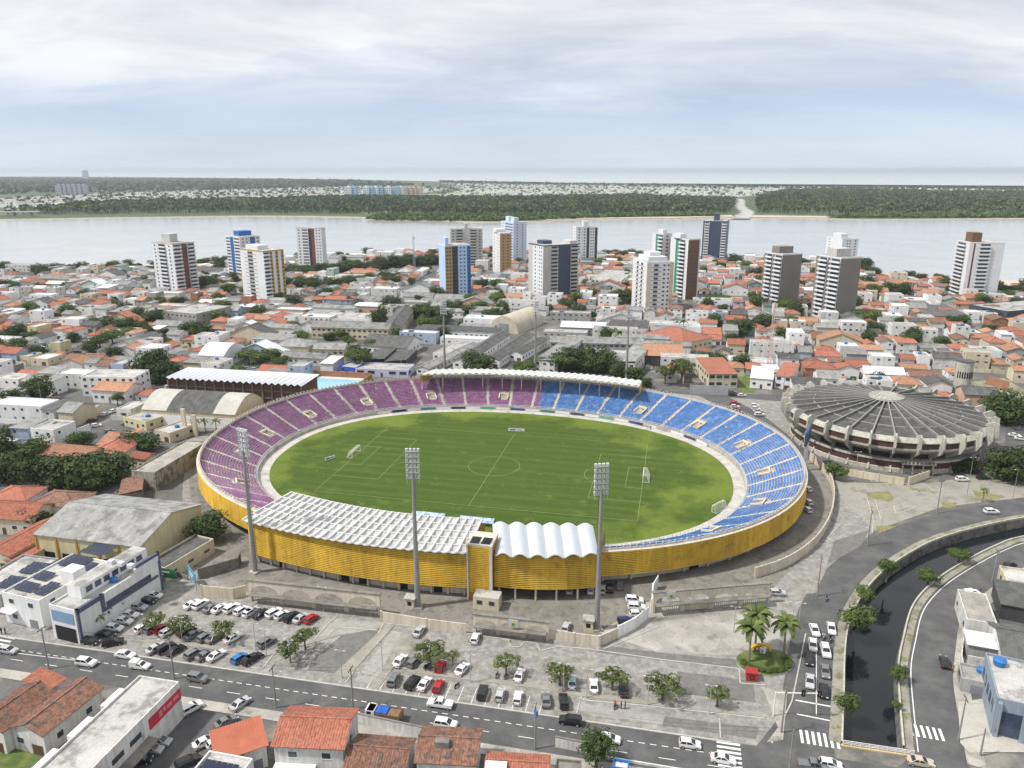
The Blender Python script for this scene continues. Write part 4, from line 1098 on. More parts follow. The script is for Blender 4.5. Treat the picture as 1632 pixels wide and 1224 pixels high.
def roof_mb(kind, w, d, h, ov_=.45, rise=None):
    """roof over the rectangle 0..w, 0..d with eaves at h; returns a builder (slot 0 covering, slot 1 walls)"""
    b = MB(); o = ov_
    if kind in ('gable_x', 'gable_y'):
        sw = kind == 'gable_y'
        W, D = (d, w) if sw else (w, d)
        rs_ = rise or D * .19
        T = (lambda x, y, z: (w - y, x, z)) if sw else (lambda x, y, z: (x, y, z))
        if sw: T = lambda x, y, z: (y, x, z)
        pts = lambda dz_: [T(-o, -o, h - o * rs_ / (D / 2) + dz_), T(W + o, -o, h - o * rs_ / (D / 2) + dz_), T(W + o, D / 2, h + rs_ + dz_), T(-o, D / 2, h + rs_ + dz_), T(W + o, D + o, h - o * rs_ / (D / 2) + dz_), T(-o, D + o, h - o * rs_ / (D / 2) + dz_)]
        p, q = pts(.16), pts(.0)
        fl = (lambda f: f[::-1]) if sw else (lambda f: f)
        for f in ((0, 1, 2, 3), (3, 2, 4, 5)): b.face(fl([p[k] for k in f])); b.face(fl([q[k] for k in f[::-1]]))
        for e in ((0, 1), (1, 2), (2, 4), (4, 5), (5, 3), (3, 0)): b.face(fl([q[e[0]], q[e[1]], p[e[1]], p[e[0]]]))
        for X in (0, W): b.face([T(X, 0, h), T(X, D, h), T(X, D / 2, h + rs_)], 1)
        b.bar(T(-o, D / 2, h + rs_ + .2), T(W + o, D / 2, h + rs_ + .2), .34, .16)
    elif kind == 'hip':
        rs_ = rise or min(w, d) * .19; k = min(w, d) / 2
        e = h - o * rs_ / k
        A, B, C, D_ = (-o, -o, e), (w + o, -o, e), (w + o, d + o, e), (-o, d + o, e)
        if w >= d: r0, r1 = (k, d / 2, h + rs_), (w - k, d / 2, h + rs_)
        else: r0, r1 = (w / 2, k, h + rs_), (w / 2, d - k, h + rs_)
        if w >= d: fs = [[A, B, r1, r0], [B, C, r1], [C, D_, r0, r1], [D_, A, r0]]
        else: fs = [[A, B, r0], [B, C, r1, r0], [C, D_, r1], [D_, A, r0, r1]]
        for f in fs: b.face([(x, y, z + .14) for x, y, z in f])
        for p_, q_ in ((A, B), (B, C), (C, D_), (D_, A)): b.face([p_, q_, (*q_[:2], q_[2] + .14), (*p_[:2], p_[2] + .14)])
        b.face([A, D_, C, B], 1)
        for p_, q_ in ((A, r0), (B, r1 if w >= d else r0), (C, r1), (D_, r0 if w >= d else r1), (r0, r1)):
            if (Vector(p_) - Vector(q_)).length > .1: b.bar(Vector(p_) + Vector((0, 0, .2)), Vector(q_) + Vector((0, 0, .2)), .3, .14)
    elif kind in ('mono', 'mono_x'):
        rs_ = rise or min(w, d) * .10
        z00, z10, z11, z01 = (h, h, h + rs_, h + rs_) if kind == 'mono' else (h, h + rs_, h + rs_, h)
        A = [(-o * .5, -o, z00), (w + o * .5, -o, z10), (w + o * .5, d + o * .3, z11), (-o * .5, d + o * .3, z01)]
        b.face([(x, y, z + .12) for x, y, z in A]); b.face(A[::-1])
        for i in range(4): p_, q_ = A[i], A[(i + 1) % 4]; b.face([p_, q_, (*q_[:2], q_[2] + .12), (*p_[:2], p_[2] + .12)])
        b.face([(0, d, h), (w, d, h), (w, d, z11), (0, d, z01)], 1)
        b.face([(0, 0, h), (0, d, h), (0, d, z01), (0, 0, z00)], 1); b.face([(w, 0, h), (w, d, h), (w, d, z11), (w, 0, z10)], 1)
    elif kind == 'flat':
        b.face([(.25, .25, h - .45), (w - .25, .25, h - .45), (w - .25, d - .25, h - .45), (.25, d - .25, h - .45)])
    elif kind == 'barrel':
        n = 14; rs_ = rise or d * .2
        rows = [[(-.2, -.3 + (d + .6) * i / n, h + rs_ * math.sin(math.pi * i / n)), (w + .2, -.3 + (d + .6) * i / n, h + rs_ * math.sin(math.pi * i / n))] for i in range(n + 1)]
        b.grid([[r[1] for r in rows], [r[0] for r in rows]])
        for X in (0, w): b.face([(X, d * i / n, h + (rs_ - .1) * math.sin(math.pi * i / n)) for i in range(n + 1)], 1)
    return b
def walls_mb(w, d, h, flat):
    b = MB()
    if flat:
        t = .22
        b.box(0, w, 0, d, 0, h - .5)
        b.box(0, w, 0, t, h - .5, h); b.box(0, w, d - t, d, h - .5, h); b.box(0, t, t, d - t, h - .5, h); b.box(w - t, w, t, d - t, h - .5, h)
    else: b.box(0, w, 0, d, 0, h - .02)
    return b
def fill_building(root, w, d, h, wm, rk, rm, rng, floors=None, wins=True, door=True, rise=None, ribs=False, skipw=.0, frames=False, sides='fb', wsize=(1.5, 1.15), wgap=3.4, extras=True, left=True, right=True, wall_label=None):
    wl = walls_mb(w, d, h, rk == 'flat').build('wall', wm, root)
    rf = roof_mb(rk, w, d, h, rise=rise).build('roof', [rm, wm], root)
    if ribs and rk in ('gable_x', 'gable_y', 'mono'):
        b = MB(); W_2, D_2 = (w, d) if rk != 'gable_y' else (d, w)
        T = (lambda x, y, z: (x, y, z)) if rk != 'gable_y' else (lambda x, y, z: (y, x, z))
        r_ = rise or (D_2 * .19 if rk != 'mono' else min(w, d) * .10); x = -.3
        while x < W_2 + .35:
            if rk == 'mono': b.bar((x, -.45, h + .13 - .04 * r_), (x, D_2 + .1, h + r_ + .15), .2, .1)
            else:
                for y0, y1 in ((-.45, D_2 / 2), (D_2 + .45, D_2 / 2)): b.bar(T(x, y0, h - .45 * r_ / (D_2 / 2) + .18), T(x, y1, h + r_ + .18), .2, .1)
            x += .46
        b.build('tile_courses', rm, rf, kind='stuff')
    fl = floors or max(1, int(h / 3.1))
    if wins:
        fh = h / fl
        for f in range(fl):
            z = f * fh + fh * .36
            n = max(1, int(w / wgap))
            for i in range(n):
                if f == 0 and door and i == n // 2:
                    O('door' if rng.random() < .5 else 'garage_door', DOOR if rng.random() < .5 else GATE, root, (w * (i + .5) / n, 0, .02), 0, (1.1 if n > 2 else 2.4, 1, 2.1)); continue
                if rng.random() < skipw: continue
                q = O('window', WIN, root, (w * (i + .5) / n + rng.uniform(-.2, .2), 0, z), 0, (wsize[0], 1, wsize[1]))
                O('sill', SILL, q)
                if frames: O('frame', FRAME, q)
            for sd, ok in ((0, left), (1, right)):
                if not ok: continue
                n = max(1, int(d / (wgap * 1.3)))
                for i in range(n):
                    if rng.random() < .3: continue
                    O('window', WIN, root, (0 if sd == 0 else w, d * (i + .5) / n, z), R(-90) if sd == 0 else R(90), (wsize[0] * .85, 1, wsize[1]))
    if extras and rng.random() < .35 and rk == 'flat' and w > 5:
        O('water_tank', TANK, root, (w * rng.uniform(.3, .7), d * rng.uniform(.5, .8), h - .44))
    return wl, rf
def solve_len(Mx, My, dx, dy, px, z=0.0):
    """length along (dx,dy) from M until the point shows in photo column px"""
    u = (px - 816) / FOC; k = SP * (CAM_H - z)
    return (u * (My * CP + k) - Mx) / (dx - u * dy * CP)
def z_of(y, py):
    v = (612 - py) / FOC
    return CAM_H + y * (v * CP - SP) / (CP + v * SP)
TAKEN = []          # rectangles and circles already built on (world), for the filler
TAKEN.append(claim_arena)
def claim(cx, cy, r): TAKEN.append((cx, cy, r))
def bld(name, label, cat, A, B, C, z, wm, rk, rm, group=None, rng=rnd, dep=None, zp=None, **kw):
    """building from three photo corners of its eaves at height z: A near left, B near right, C far right"""
    zc_ = z if zp is None else zp
    a, b_, c = Vector(at(*A, zc_)), Vector(at(*B, zc_)), Vector(at(*C, zc_))
    u = b_ - a; w = u.length; ang = math.atan2(u.y, u.x)
    nrm = Vector((-math.sin(ang), math.cos(ang)))
    d = dep or abs((c - b_).dot(nrm))
    t = thing(name, label, cat, (a.x, a.y, 0), ang, group)
    fill_building(t, w, d, z, wm, rk, rm, rng, frames=a.y < 300, **kw)
    n = max(1, int(round(max(w, d) / min(w, d))))
    for i in range(n):
        f = (i + .5) / n
        q = a + (u * f + nrm * d / 2 if w >= d else u * .5 + nrm * d * f); claim(q.x, q.y, min(w, d) * .62)
    t['w'], t['d'], t['h'] = w, d, z
    return t
# ================================================================ APARTMENT TOWERS
t_white = M('tower_white', (.70, .71, .72), .8, .06, .1, 2, streak=.14)
t_grey = M('tower_pale_grey', (.52, .51, .49), .85, .08, .1, 2, streak=.18)
t_brown = M('tower_brown', (.17, .10, .06), .8, .1, .1, 2)
t_taupe = M('tower_taupe', (.22, .205, .185), .85, .08, .1, 2)
t_ochre = M('tower_ochre', (.40, .27, .13), .8, .08, .1, 2)
t_navy = M('tower_navy', (.045, .06, .105), .5, .1, .1, 2, spec=.5)
t_sky = M('tower_sky_blue', (.42, .58, .80), .75, .06, .1, 2)
t_pblue = M('tower_ice_blue', (.56, .64, .76), .75, .06, .1, 2)
t_green = M('tower_green', (.06, .24, .17), .6, .08, .1, 2)
t_gold = M('tower_gold', (.42, .28, .06), .7, .08, .1, 2)
t_royal = M('tower_royal_blue', (.03, .13, .42), .6, .08)
t_red = M('tower_maroon', (.16, .06, .045), .8, .1, .1, 2)
t_blackglass = M('tower_dark_glass', (.02, .024, .032), .2, .2, .3, 2, spec=.6)
def tower(label, xL, xM, xR, yM, yT, ang, left, right, roofm, crown=None, base=t_grey, slabm=t_white, fh=3.05):
    """left / right: bays of the two visible faces, from the outer edge to the shared corner and from it outward:
    (share, kind, material) with kind wall, win (windows), win2 (pairs), balc (balconies), strip (window bands)"""
    Mx, My = at(xM, yM); ang = R(ang)
    rd = (math.cos(ang), math.sin(ang)); ld = (-math.sin(ang), math.cos(ang))
    wr_, wl = abs(solve_len(Mx, My, *rd, xR)), abs(solve_len(Mx, My, *ld, xL))
    wr_, wl = min(max(wr_, 9), 34), min(max(wl, 9), 34)
    h = z_of(My, yT); nf = max(8, int(round((h - 1.5) / fh))); f_h = (h - 1.5) / nf
    t = thing('apartment_tower', label, 'building', (Mx, My, 0), ang)
    claim(Mx + (rd[0] * wr_ + ld[0] * wl) / 2, My + (rd[1] * wr_ + ld[1] * wl) / 2, max(wr_, wl) * .72)
    MB().box(.25, wr_ - .25, .25, wl - .25, 0, h, 0).build('core', base, t)
    MB().box(-.05, wr_ + .05, -.05, wl + .05, h, h + .9, 0).build('parapet', roofm, t)
    MB().box(.5, wr_ - .5, .5, wl - .5, h + .9, h + 1.0).build('roof_slab', slab, t)
    # bays on the backs as well, so that the block is whole from any side
    for fi, (bays, W) in enumerate(((right, wr_), (left, wl), (right, wr_), (left, wl))):
        rz = (0, math.pi / 2 * 3, math.pi, math.pi / 2)[fi]
        og = ((0, 0), (0, wl), (wr_, wl), (wr_, 0))[fi]
        tot = sum(q[0] for q in bays); x = 0.0
        for sh, kind, m in bays:
            bw = W * sh / tot
            c, s = math.cos(rz), math.sin(rz)
            def put(name, me, lx, ly, lz, sc=None): return O(name, me, t, (og[0] + c * lx - s * ly, og[1] + s * lx + c * ly, lz), rz, sc)
            dp = .0 if kind != 'balc' else .15
            me = MB().box(.02, bw - .02, dp + (.03 * (fi % 2)), .3, 0, h).mesh('facade_panel', m)
            put('facade_panel', me, x, 0, 0)
            if fi >= 2: x += bw; continue
            for f in range(nf):
                z = 1.5 + f * f_h
                if kind == 'win': put('window', WIN, x + bw / 2, -.02, z + .9, (min(1.7, bw * .55), 1, 1.25))
                elif kind == 'win2':
                    for q in (.3, .7): put('window', WIN, x + bw * q, -.02, z + 1.0, (min(1.3, bw * .26), 1, 1.15))
                elif kind == 'strip': put('window', WIN, x + bw / 2, -.02, z + .95, (bw * .86, 1, 1.35))
                elif kind == 'grid':
                    put('window', WIN, x + bw / 2, -.02, z + .8, (bw * .4, 1, 1.6))
                    put('floor_band', unit('fb' + m.name, lambda: MB().box(-.5, .5, -.09, .0, 0, 1).mesh('floor_band', t_brown)), x + bw / 2, 0, z, (bw, 1, .32))
                elif kind == 'glassgrid':
                    put('floor_band', unit('gb', lambda: MB().box(-.5, .5, -.06, .0, 0, 1).mesh('floor_band', t_navy)), x + bw / 2, 0, z, (bw, 1, .5))
                elif kind == 'balc':
                    put('window', WIN, x + bw / 2, .08, z + .15, (bw * .8, 1, f_h * .8))
                    put('balcony', unit('bal' + slabm.name, lambda: MB().box(-.5, .5, -1.25, .1, 0, .14).box(-.5, .5, -1.25, -1.12, .14, 1.3).box(-.5, -.47, -1.12, .1, .14, 1.05).box(.47, .5, -1.12, .1, .14, 1.05).mesh('balcony', slabm)), x + bw / 2, 0, z, (bw * .98, 1, 1))
            x += bw
    if crown:
        for (fx, fy, fw, fd, ch, cm) in crown:
            MB().box(fx * wr_, (fx + fw) * wr_, fy * wl, (fy + fd) * wl, h + .9, h + .9 + ch).build('roof_house', cm, t)
    return t
W_, B_, V2, S_ = 'wall', 'balc', 'win2', 'strip'
tower('white tower with stacked dark balconies and a grey ruined roof house', 251, 284, 318, 470, 390, 58, [(.26, 'win', t_white), (.34, B_, t_white), (.3, 'win', t_white)], [(.38, B_, t_white), (.26, 'win2', t_red), (.36, B_, t_white)], t_grey, [(.25, .35, .35, .4, 7, t_grey)])
tower('white tower with royal blue stripe rising behind the cream and gold tower', 366, 388, 420, 447, 379, 50, [(.3, S_, t_white), (.25, 'win', t_royal), (.45, S_, t_white)], [(.5, 'win2', t_white), (.25, 'win', t_royal), (.25, 'win', t_white)], t_white, [(.2, .3, .6, .4, 4.5, t_royal)])
tower('cream tower with gold crown and ochre balcony columns', 389, 426, 458, 483, 402, 52, [(.2, W_, t_white), (.5, 'grid', t_white), (.3, W_, t_white)], [(.3, B_, t_white), (.14, 'win', t_gold), (.14, W_, t_white), (.14, 'win', t_gold), (.14, W_, t_white), (.14, 'win', t_gold)], t_gold, [(.1, .3, .5, .5, 3.5, t_white)], slabm=t_white)
tower('slim white tower with a brown vertical stripe by the river', 473, 476, 516, 428, 364, -14, [(1, 'win', t_white)], [(.22, 'win', t_white), (.26, S_, t_white), (.1, 'win', t_blackglass), (.14, W_, t_red), (.28, 'win2', t_white)], t_grey)
tower('light blue tower with ochre bay and dark glass strip', 701, 711, 751, 478, 393, 20, [(1, W_, t_sky)], [(.28, 'win2', t_ochre), (.22, 'glassgrid', t_blackglass), (.36, 'win2', t_sky), (.14, 'win', t_royal)], t_white, [(.02, .0, .12, .5, 6, t_sky)], base=t_sky)
tower('pale grey tower with balconies and a tall central fin', 716, 719, 771, 428, 366, 6, [(1, 'win', t_grey)], [(.16, 'win', t_grey), (.24, B_, t_grey), (.2, W_, t_grey), (.22, B_, t_grey), (.18, 'win', t_grey)], t_grey, [(.44, 0, .1, .3, 5.5, t_grey)], slabm=t_grey)
tower('ice blue tower with two roof stacks standing behind the white and brown one', 784, 818, 839, 420, 356, 24, [(.3, 'win', t_pblue), (.7, S_, t_pblue)], [(1, 'win2', t_pblue)], t_pblue, [(.1, .05, .35, .25, 5, t_pblue), (.3, .7, .4, .25, 5, t_pblue)], base=t_pblue)
tower('white tower with a brown window face', 779, 797, 815, 439, 373, 14, [(.5, 'win', t_white), (.5, 'win2', t_white)], [(1, 'win2', t_ochre)], t_white, [(-.1, .3, .8, .4, 3, t_white)])
tower('broad tower with navy vertical band and grey balconies', 842, 865, 920, 474, 393, 26, [(.3, W_, t_grey), (.35, 'win', t_white), (.35, 'win2', t_white)], [(.22, W_, t_grey), (.2, B_, t_grey), (.36, W_, t_navy), (.22, B_, t_grey)], t_navy, [(.12, .3, .25, .4, 3, t_navy), (.8, .1, .2, .5, 2.5, t_grey)], slabm=t_grey)
tower('slender white tower behind the broad navy banded one', 912, 917, 951, 420, 363, 8, [(1, 'win', t_white)], [(.3, 'win', t_white), (.2, 'win', t_white), (.12, 'win', t_blackglass), (.26, 'win2', t_white), (.12, 'win', t_blackglass)], t_white, [(.35, .1, .25, .4, 6, t_white)])
tower('white tower with green stripe, half hidden behind its brown faced twin', 1035, 1052, 1064, 470, 374, 30, [(.35, W_, t_white), (.25, W_, t_green), (.4, B_, t_white)], [(1, 'win', t_white)], t_white, [(.2, .2, .5, .4, 3, t_white)])
tower('white tower with green stripe, curved balconies and brown tiled side', 1064, 1092, 1111, 478, 383, 26, [(.3, W_, t_white), (.2, W_, t_green), (.34, B_, t_white), (.16, W_, t_white)], [(.9, 'glassgrid', t_brown), (.1, W_, t_white)], t_white, [(-.1, .4, .5, .4, 3.5, t_white)])
tower('white tower with brown floor grid and a stepped white penthouse', 1006, 1028, 1070, 499, 420, 10, [(.2, W_, t_white), (.3, 'grid', t_white), (.3, 'grid', t_white), (.2, W_, t_white)], [(.14, W_, cream_w), (.4, 'grid', t_white), (.2, 'win', t_white), (.12, 'win', t_white), (.14, W_, cream_w)], t_white, [(.12, .15, .7, .7, 3.2, t_white), (.25, .3, .4, .4, 6, t_white)])
tower('navy glass tower with white side balconies at the river edge', 1117, 1154, 1161, 416, 354, 70, [(.06, W_, t_navy), (.2, B_, t_white), (.48, 'glassgrid', t_navy), (.2, B_, t_white)], [(1, W_, t_navy)], t_navy, [(.2, .38, .5, .2, 8, t_navy)], base=t_navy)
tower('taupe tower with white balcony bands beside the white tower with brown side', 1211, 1239, 1270, 496, 407, 20, [(.12, W_, t_taupe), (.36, B_, t_white), (.1, 'win', t_taupe), (.42, B_, t_white)], [(1, W_, t_taupe)], t_white, [(-.0, .2, .7, .4, 5, t_taupe)], base=t_taupe)
tower('taupe tower with white balcony bands in front of the all white tower', 1291, 1329, 1361, 515, 413, 20, [(.12, W_, t_taupe), (.36, B_, t_white), (.1, 'win', t_taupe), (.42, B_, t_white)], [(1, W_, t_taupe)], t_white, [(-.0, .2, .7, .4, 5.5, t_grey)], base=t_taupe)
tower('all white tower with small dark windows peeking above its taupe neighbour', 1312, 1338, 1364, 424, 382, 6, [(.4, 'win', t_white), (.6, W_, t_white)], [(.2, W_, t_white), (.4, 'win2', t_white), (.4, 'win', t_white)], t_white, [(.0, .1, .4, .5, 5, t_white)])
tower('white tower with dark brown roof block near the beach', 1513, 1532, 1587, 476, 388, -6, [(.75, B_, t_white), (.25, W_, t_white)], [(.12, W_, t_white), (.05, W_, t_red), (.12, W_, t_white), (.34, B_, t_white), (.37, W_, t_white)], t_white, [(.05, .05, .28, .5, 7.5, t_brown)])
# ================================================================ BUILDINGS PLACED ONE BY ONE
def panel_on(t, name, x0, x1, z0, z1, m, y=-.05, th=.08): return MB().box(x0, x1, y - th, y, z0, z1).build(name, m, t)
def solar_array(t, x0, y0, nx, ny, z, w=1.05, d=1.7):
    me = unit('sol', lambda: MB().face([(0, 0, 0), (1.0, 0, 0), (1.0, 1.62, .3), (0, 1.62, .3)]).mesh('solar_panel', solar))
    for i in range(nx):
        for j in range(ny): O('solar_panel', me, t, (x0 + i * w, y0 + j * d, z))
# -- west side of the stadium
ochre_pil = M('ochre_paint', (.44, .26, .05), .85, .1)
t = bld('sports_hall', 'pale yellow hall with ochre pilasters and broad grey sheet roof', 'hall', (56, 851), (222, 871), (281, 800), 8.2, yellow_w, 'gable_x', fibro, wins=False, rise=3.4)
for i in range(6): panel_on(t, 'pilaster', i * t['w'] / 5 - .25, i * t['w'] / 5 + .25, 0, 8.0, ochre_pil, 0, .3)
for i in range(5): panel_on(t, 'grille_window', i * t['w'] / 5 + 1.2, (i + 1) * t['w'] / 5 - 1.2, 1.6, 3.4, dark, 0, .05)
bld('hall_annex', 'low dark roofed annex with a cream wall beside the yellow hall', 'building', (230, 897), (262, 905), (312, 852), 4.2, cream_w, 'flat', fibro_dark, wsize=(2.2, .7))
# white modern office with slate frame
slate = M('slate_blue_frame', (.10, .11, .16), .6, .1)
t = bld('office_building', 'white modern office with slate frame and long glazed side', 'building', (87, 1016), (130, 1027), (238, 934), 8.5, white_w, 'flat', slab, wins=False, zp=0)
W, D, Hh = t['w'], t['d'], t['h']
for nm, y0, y1, z0, z1, m in (('frame', 0, .6, 0, Hh + .2, slate), ('frame', D - .6, D, 0, Hh + 2, slate), ('frame', 0, D * .28, Hh - 1, Hh + .2, slate), ('frame', D * .28, D * .95, 4.2, 4.8, slate), ('frame', D * .26, D * .30, 4.2, Hh + .2, slate), ('ribbon_window', D * .32, D * .86, 5.0, 6.1, glass_blue), ('frame', D * .7, D, Hh + 1.2, Hh + 2, slate), ('wall_block', D * .68, D - .6, Hh - .1, Hh + 1.2, white_w)):
    MB().box(W - .4, W + .25, y0, y1, z0, z1).build(nm, m, t)
up = MB().box(.8, W - 3.2, D * .18, D * .98, Hh - .4, Hh + 2.6, 0, 1).build('upper_storey', [white_w, slab], t)
for i in range(7): MB().box(W - 3.2, W - 3.12, D * (.24 + i * .1), D * (.31 + i * .1), Hh + .5, Hh + 1.9).build('window', glass_blue, up)
panel_on(t, 'blue_glazing', .6, W - 1, 4.8, 7.4, M('blue_louvre', (.20, .30, .45), .4, .15, .5, 3)); panel_on(t, 'entrance_void', 1, W - 1, .1, 3.6, dark)
for i in range(3): MB().box(2 + i * 3, 3.4 + i * 3, D * .6, D * .6 + 1.2, Hh + 2.6, Hh + 3.5).build('cooling_unit', metal_white, up)
t = bld('solar_roof_building', 'white two storey building covered in solar panels', 'building', (2, 943), (62, 957), (152, 890), 7.8, white_w, 'flat', slab, wgap=4)
for (x0, y0, nx, ny) in ((1, 2, 5, 2), (1, 7, 4, 2), (7.2, 2, 3, 3), (1, 14, 6, 3), (1, 20.5, 7, 3), (8, 14, 3, 2)): solar_array(t, x0, y0, nx, ny, 7.75)
MB().box(8, 12, 9, 12.5, 7.3, 10).build('roof_house', white_w, t)
MB().box(-.3, 4, -1.6, 0, 3.4, 3.7).build('balcony', white_w, t)
t = bld('low_building', 'low grey building with solar roof beside the white solar building', 'building', (-60, 940), (0, 948), (92, 898), 5.0, grey_w, 'flat', slab, dep=18); solar_array(t, 6, 3, 6, 3, 4.9); solar_array(t, 6, 10, 6, 3, 4.9)
# tiled houses left of the hall
t = bld('tiled_house', 'house with dull red hip roof and white ridges beside the yellow hall', 'house', (46, 803), (113, 808), (150, 785), 5.2, white_w, 'hip', tile_old, ribs=True)
bld('tiled_house', 'long red tiled house left of the white ridged hip roof', 'house', (-40, 824), (47, 829), (52, 800), 5, cream_w, 'gable_x', tile_red, ribs=True)
bld('tiled_house', 'red tiled wing running towards the solar building', 'house', (-28, 880), (14, 886), (54, 830), 4.6, cream_w, 'gable_y', tile_red, ribs=True)
bld('tiled_house', 'small house with bright red roof in front of the yellow hall', 'house', (8, 892), (36, 897), (68, 868), 3.4, cream_w, 'mono_x', tile_red, ribs=True)
bld('tiled_house', 'rambling red tiled house under the dark mango trees', 'house', (-20, 795), (40, 797), (48, 775), 4.5, white_dirty, 'hip', tile_red, ribs=True)
bld('tiled_house', 'house with weathered orange tile roof beside the round tree', 'house', (52, 723), (140, 731), (160, 713), 4.5, white_dirty, 'gable_x', tile_orange, ribs=True)
bld('tiled_house', 'red tiled house with white hip lines between the round trees', 'house', (142, 722), (196, 722), (204, 700), 4.6, cream_w, 'hip', tile_red, ribs=True)
bld('tiled_house', 'small red roof house next to the long weathered shed', 'house', (206, 728), (232, 732), (236, 722), 4.0, cream_w, 'gable_x', tile_red, ribs=True)
bld('tiled_house', 'low red lean-to against the weathered shed wall', 'house', (190, 788), (226, 783), (246, 757), 3.4, old_concrete, 'mono_x', tile_old, wins=False, ribs=True)
bld('weathered_shed', 'long weathered concrete shed with pale roof beside the purple stand', 'shed', (209, 750), (246, 753), (322, 703), 6.5, M('stained_concrete_wall', (.42, .39, .34), .92, .2, .3, 2, streak=.5, dirt=((.12, .115, .10), .3, .48, .85)), 'flat', concrete, wins=False)
t = bld('vaulted_hall', 'hall with pale barrel roof and dark middle strip beside the pool', 'hall', (226, 652), (374, 661), (403, 634), 6.5, cream_w, 'barrel', M('pale_vault_sheet', (.45, .44, .40), .9, .15, .2, 2), wins=False, rise=5.2)
W, D = t['w'], t['d']
rows = [[(W * .27 + k * (W * .5), -.3 + (D + .6) * i / 14, 6.56 + 5.2 * math.sin(math.pi * i / 14)) for k in (1, 0)] for i in range(15)]
MB().grid([[r[0] for r in rows], [r[1] for r in rows]]).build('dark_roof_strip', fibro_dark, t)
panel_on(t, 'wall_band', .5, W - .5, .1, 4.6, white_w, 0, .1)
# monument and garden court by the hall
t = thing('court_pylons', 'two tall cream pylons in the small garden court by the vaulted hall', 'monument', (*at(292, 694), 0), R(-12))
for x in (0, 4.5): MB().prism([(x, 0), (x + 1.6, 0), (x + 1.6, .9), (x, .9)], 0, 11 - x * .5).build('pylon', cream_w, t)
bld('court_building', 'small cream building with arch in front of the vaulted hall', 'building', (246, 684), (270, 690), (284, 668), 4.2, cream_w, 'flat', slab)
bld('yellow_wall_block', 'low yellow block on the street beside the vaulted hall', 'building', (196, 664), (232, 672), (252, 658), 4.0, yellow_w, 'flat', slab)
# pool
t = bld('pool_grandstand', 'long brown brick pool grandstand with folded white roof', 'grandstand', (268, 603), (480, 615), (503, 600), 10.0, M('dark_brick', (.13, .07, .05), .9, .15, .3, 3), 'flat', dark, wins=False)
W, D = t['w'], t['d']
n = 22
for i in range(n):
    x0, x1 = -1 + (W + 2) * i / n, -1 + (W + 2) * (i + 1) / n; xm = (x0 + x1) / 2
    MB().grid([[(x0, -2.2, 10.3), (xm, -2.2, 11.3), (x1, -2.2, 10.3)], [(x0, D + 1, 10.9), (xm, D + 1, 10.9), (x1, D + 1, 10.9)]][::-1]).build('roof_fold', metal_white, t)
for i in range(15): panel_on(t, 'column', i * W / 14 - .3, i * W / 14 + .3, 0, 10.0, old_concrete, 0, .7)
for z in (3.3, 6.6): panel_on(t, 'floor_band', .3, W - .3, z, z + .5, old_concrete, 0, .3)
t = thing('swimming_pool', 'bright blue swimming pool with lane lines behind the purple seats', 'pool', (*at(478, 619), 0), R(-11))
MB().box(-3, 28, -3, 22, 0, .35).build('deck', M('pool_deck', (.56, .54, .48), .9, .1, .3, 3), t)
MB().face([(0, 0, .36), (25, 0, .36), (25, 18, .36), (0, 18, .36)]).build('pool_water', M('pool_water', (.22, .50, .66), .15, .08, .3, 2, spec=.5), t)
for k in range(1, 7): MB().box(.3, 24.7, k * 18 / 7 - .07, k * 18 / 7 + .07, .365, .40).build('lane_line', white_p, t)
MB().box(-3, 28, 22, 22.4, 0, 3.2).build('brick_wall', brick_w, t)
MB().box(28.0, 28.4, -3, 22, 0, 3.0).build('side_wall', M('ochre_dark_wall', (.28, .2, .07), .9, .2), t)
bld('white_block', 'white three storey block with small square windows by the dark tree', 'building', (128, 600), (214, 601), (233, 589), 9.5, white_w, 'flat', slab)
bld('orange_roof_house', 'two storey house with wide orange gable roof by the white block', 'house', (146, 621), (200, 624), (213, 612), 6.0, white_w, 'gable_x', tile_orange)
bld('awning_market', 'shop hall with long rounded white awning by the street corner', 'shop', (316, 566), (356, 568), (372, 552), 6, white_w, 'barrel', metal_white)
bld('grey_box_building', 'grey concrete block with a blank dark side among the trees', 'building', (258, 495), (312, 500), (350, 486), 9, grey_w, 'flat', slab)
# -- compound behind the stadium
cw = dict(wsize=(1.7, 1.2), wgap=3.2)
C1 = 'institution blocks behind the stadium'
bld('institution_block', 'long cream institution wing with row of windows and grey roof', 'building', (496, 521), (618, 525), (660, 496), 7, cream_w, 'gable_x', fibro, C1, dep=14, **cw)
bld('institution_block', 'grey roofed wing running back from the cream institution', 'building', (610, 521), (640, 521), (660, 492), 6.5, cream_w, 'gable_y', fibro_dark, C1, **cw)
bld('institution_block', 'low white arched wing behind the cream institution wing', 'building', (510, 508), (590, 509), (610, 499), 6, white_w, 'flat', slab, C1, **cw)
bld('institution_block', 'long low white block with a strip of windows behind the far floodlight mast', 'building', (667, 524), (796, 530), (800, 523), 5, white_w, 'mono', fibro_dark, C1, dep=10, **cw)
bld('villa', 'pale villa with white gabled front opposite the pool', 'house', (436, 551), (490, 553), (494, 543), 6, cream_w, 'hip', fibro, None, **cw)
bld('institution_block', 'low grey roofed wing beside the pale villa', 'building', (490, 556), (548, 557), (552, 547), 4.2, cream_w, 'gable_x', fibro, C1, dep=12, **cw)
bld('institution_block', 'low cream wing with many small windows in front of the pale villa', 'building', (448, 568), (516, 572), (520, 562), 4.2, white_dirty, 'gable_x', fibro, C1, dep=10, **cw)
bld('institution_block', 'grey roofed block with open white bays behind the car shelters', 'building', (576, 550), (648, 555), (660, 541), 4.6, white_w, 'gable_x', fibro_dark, C1, **cw)
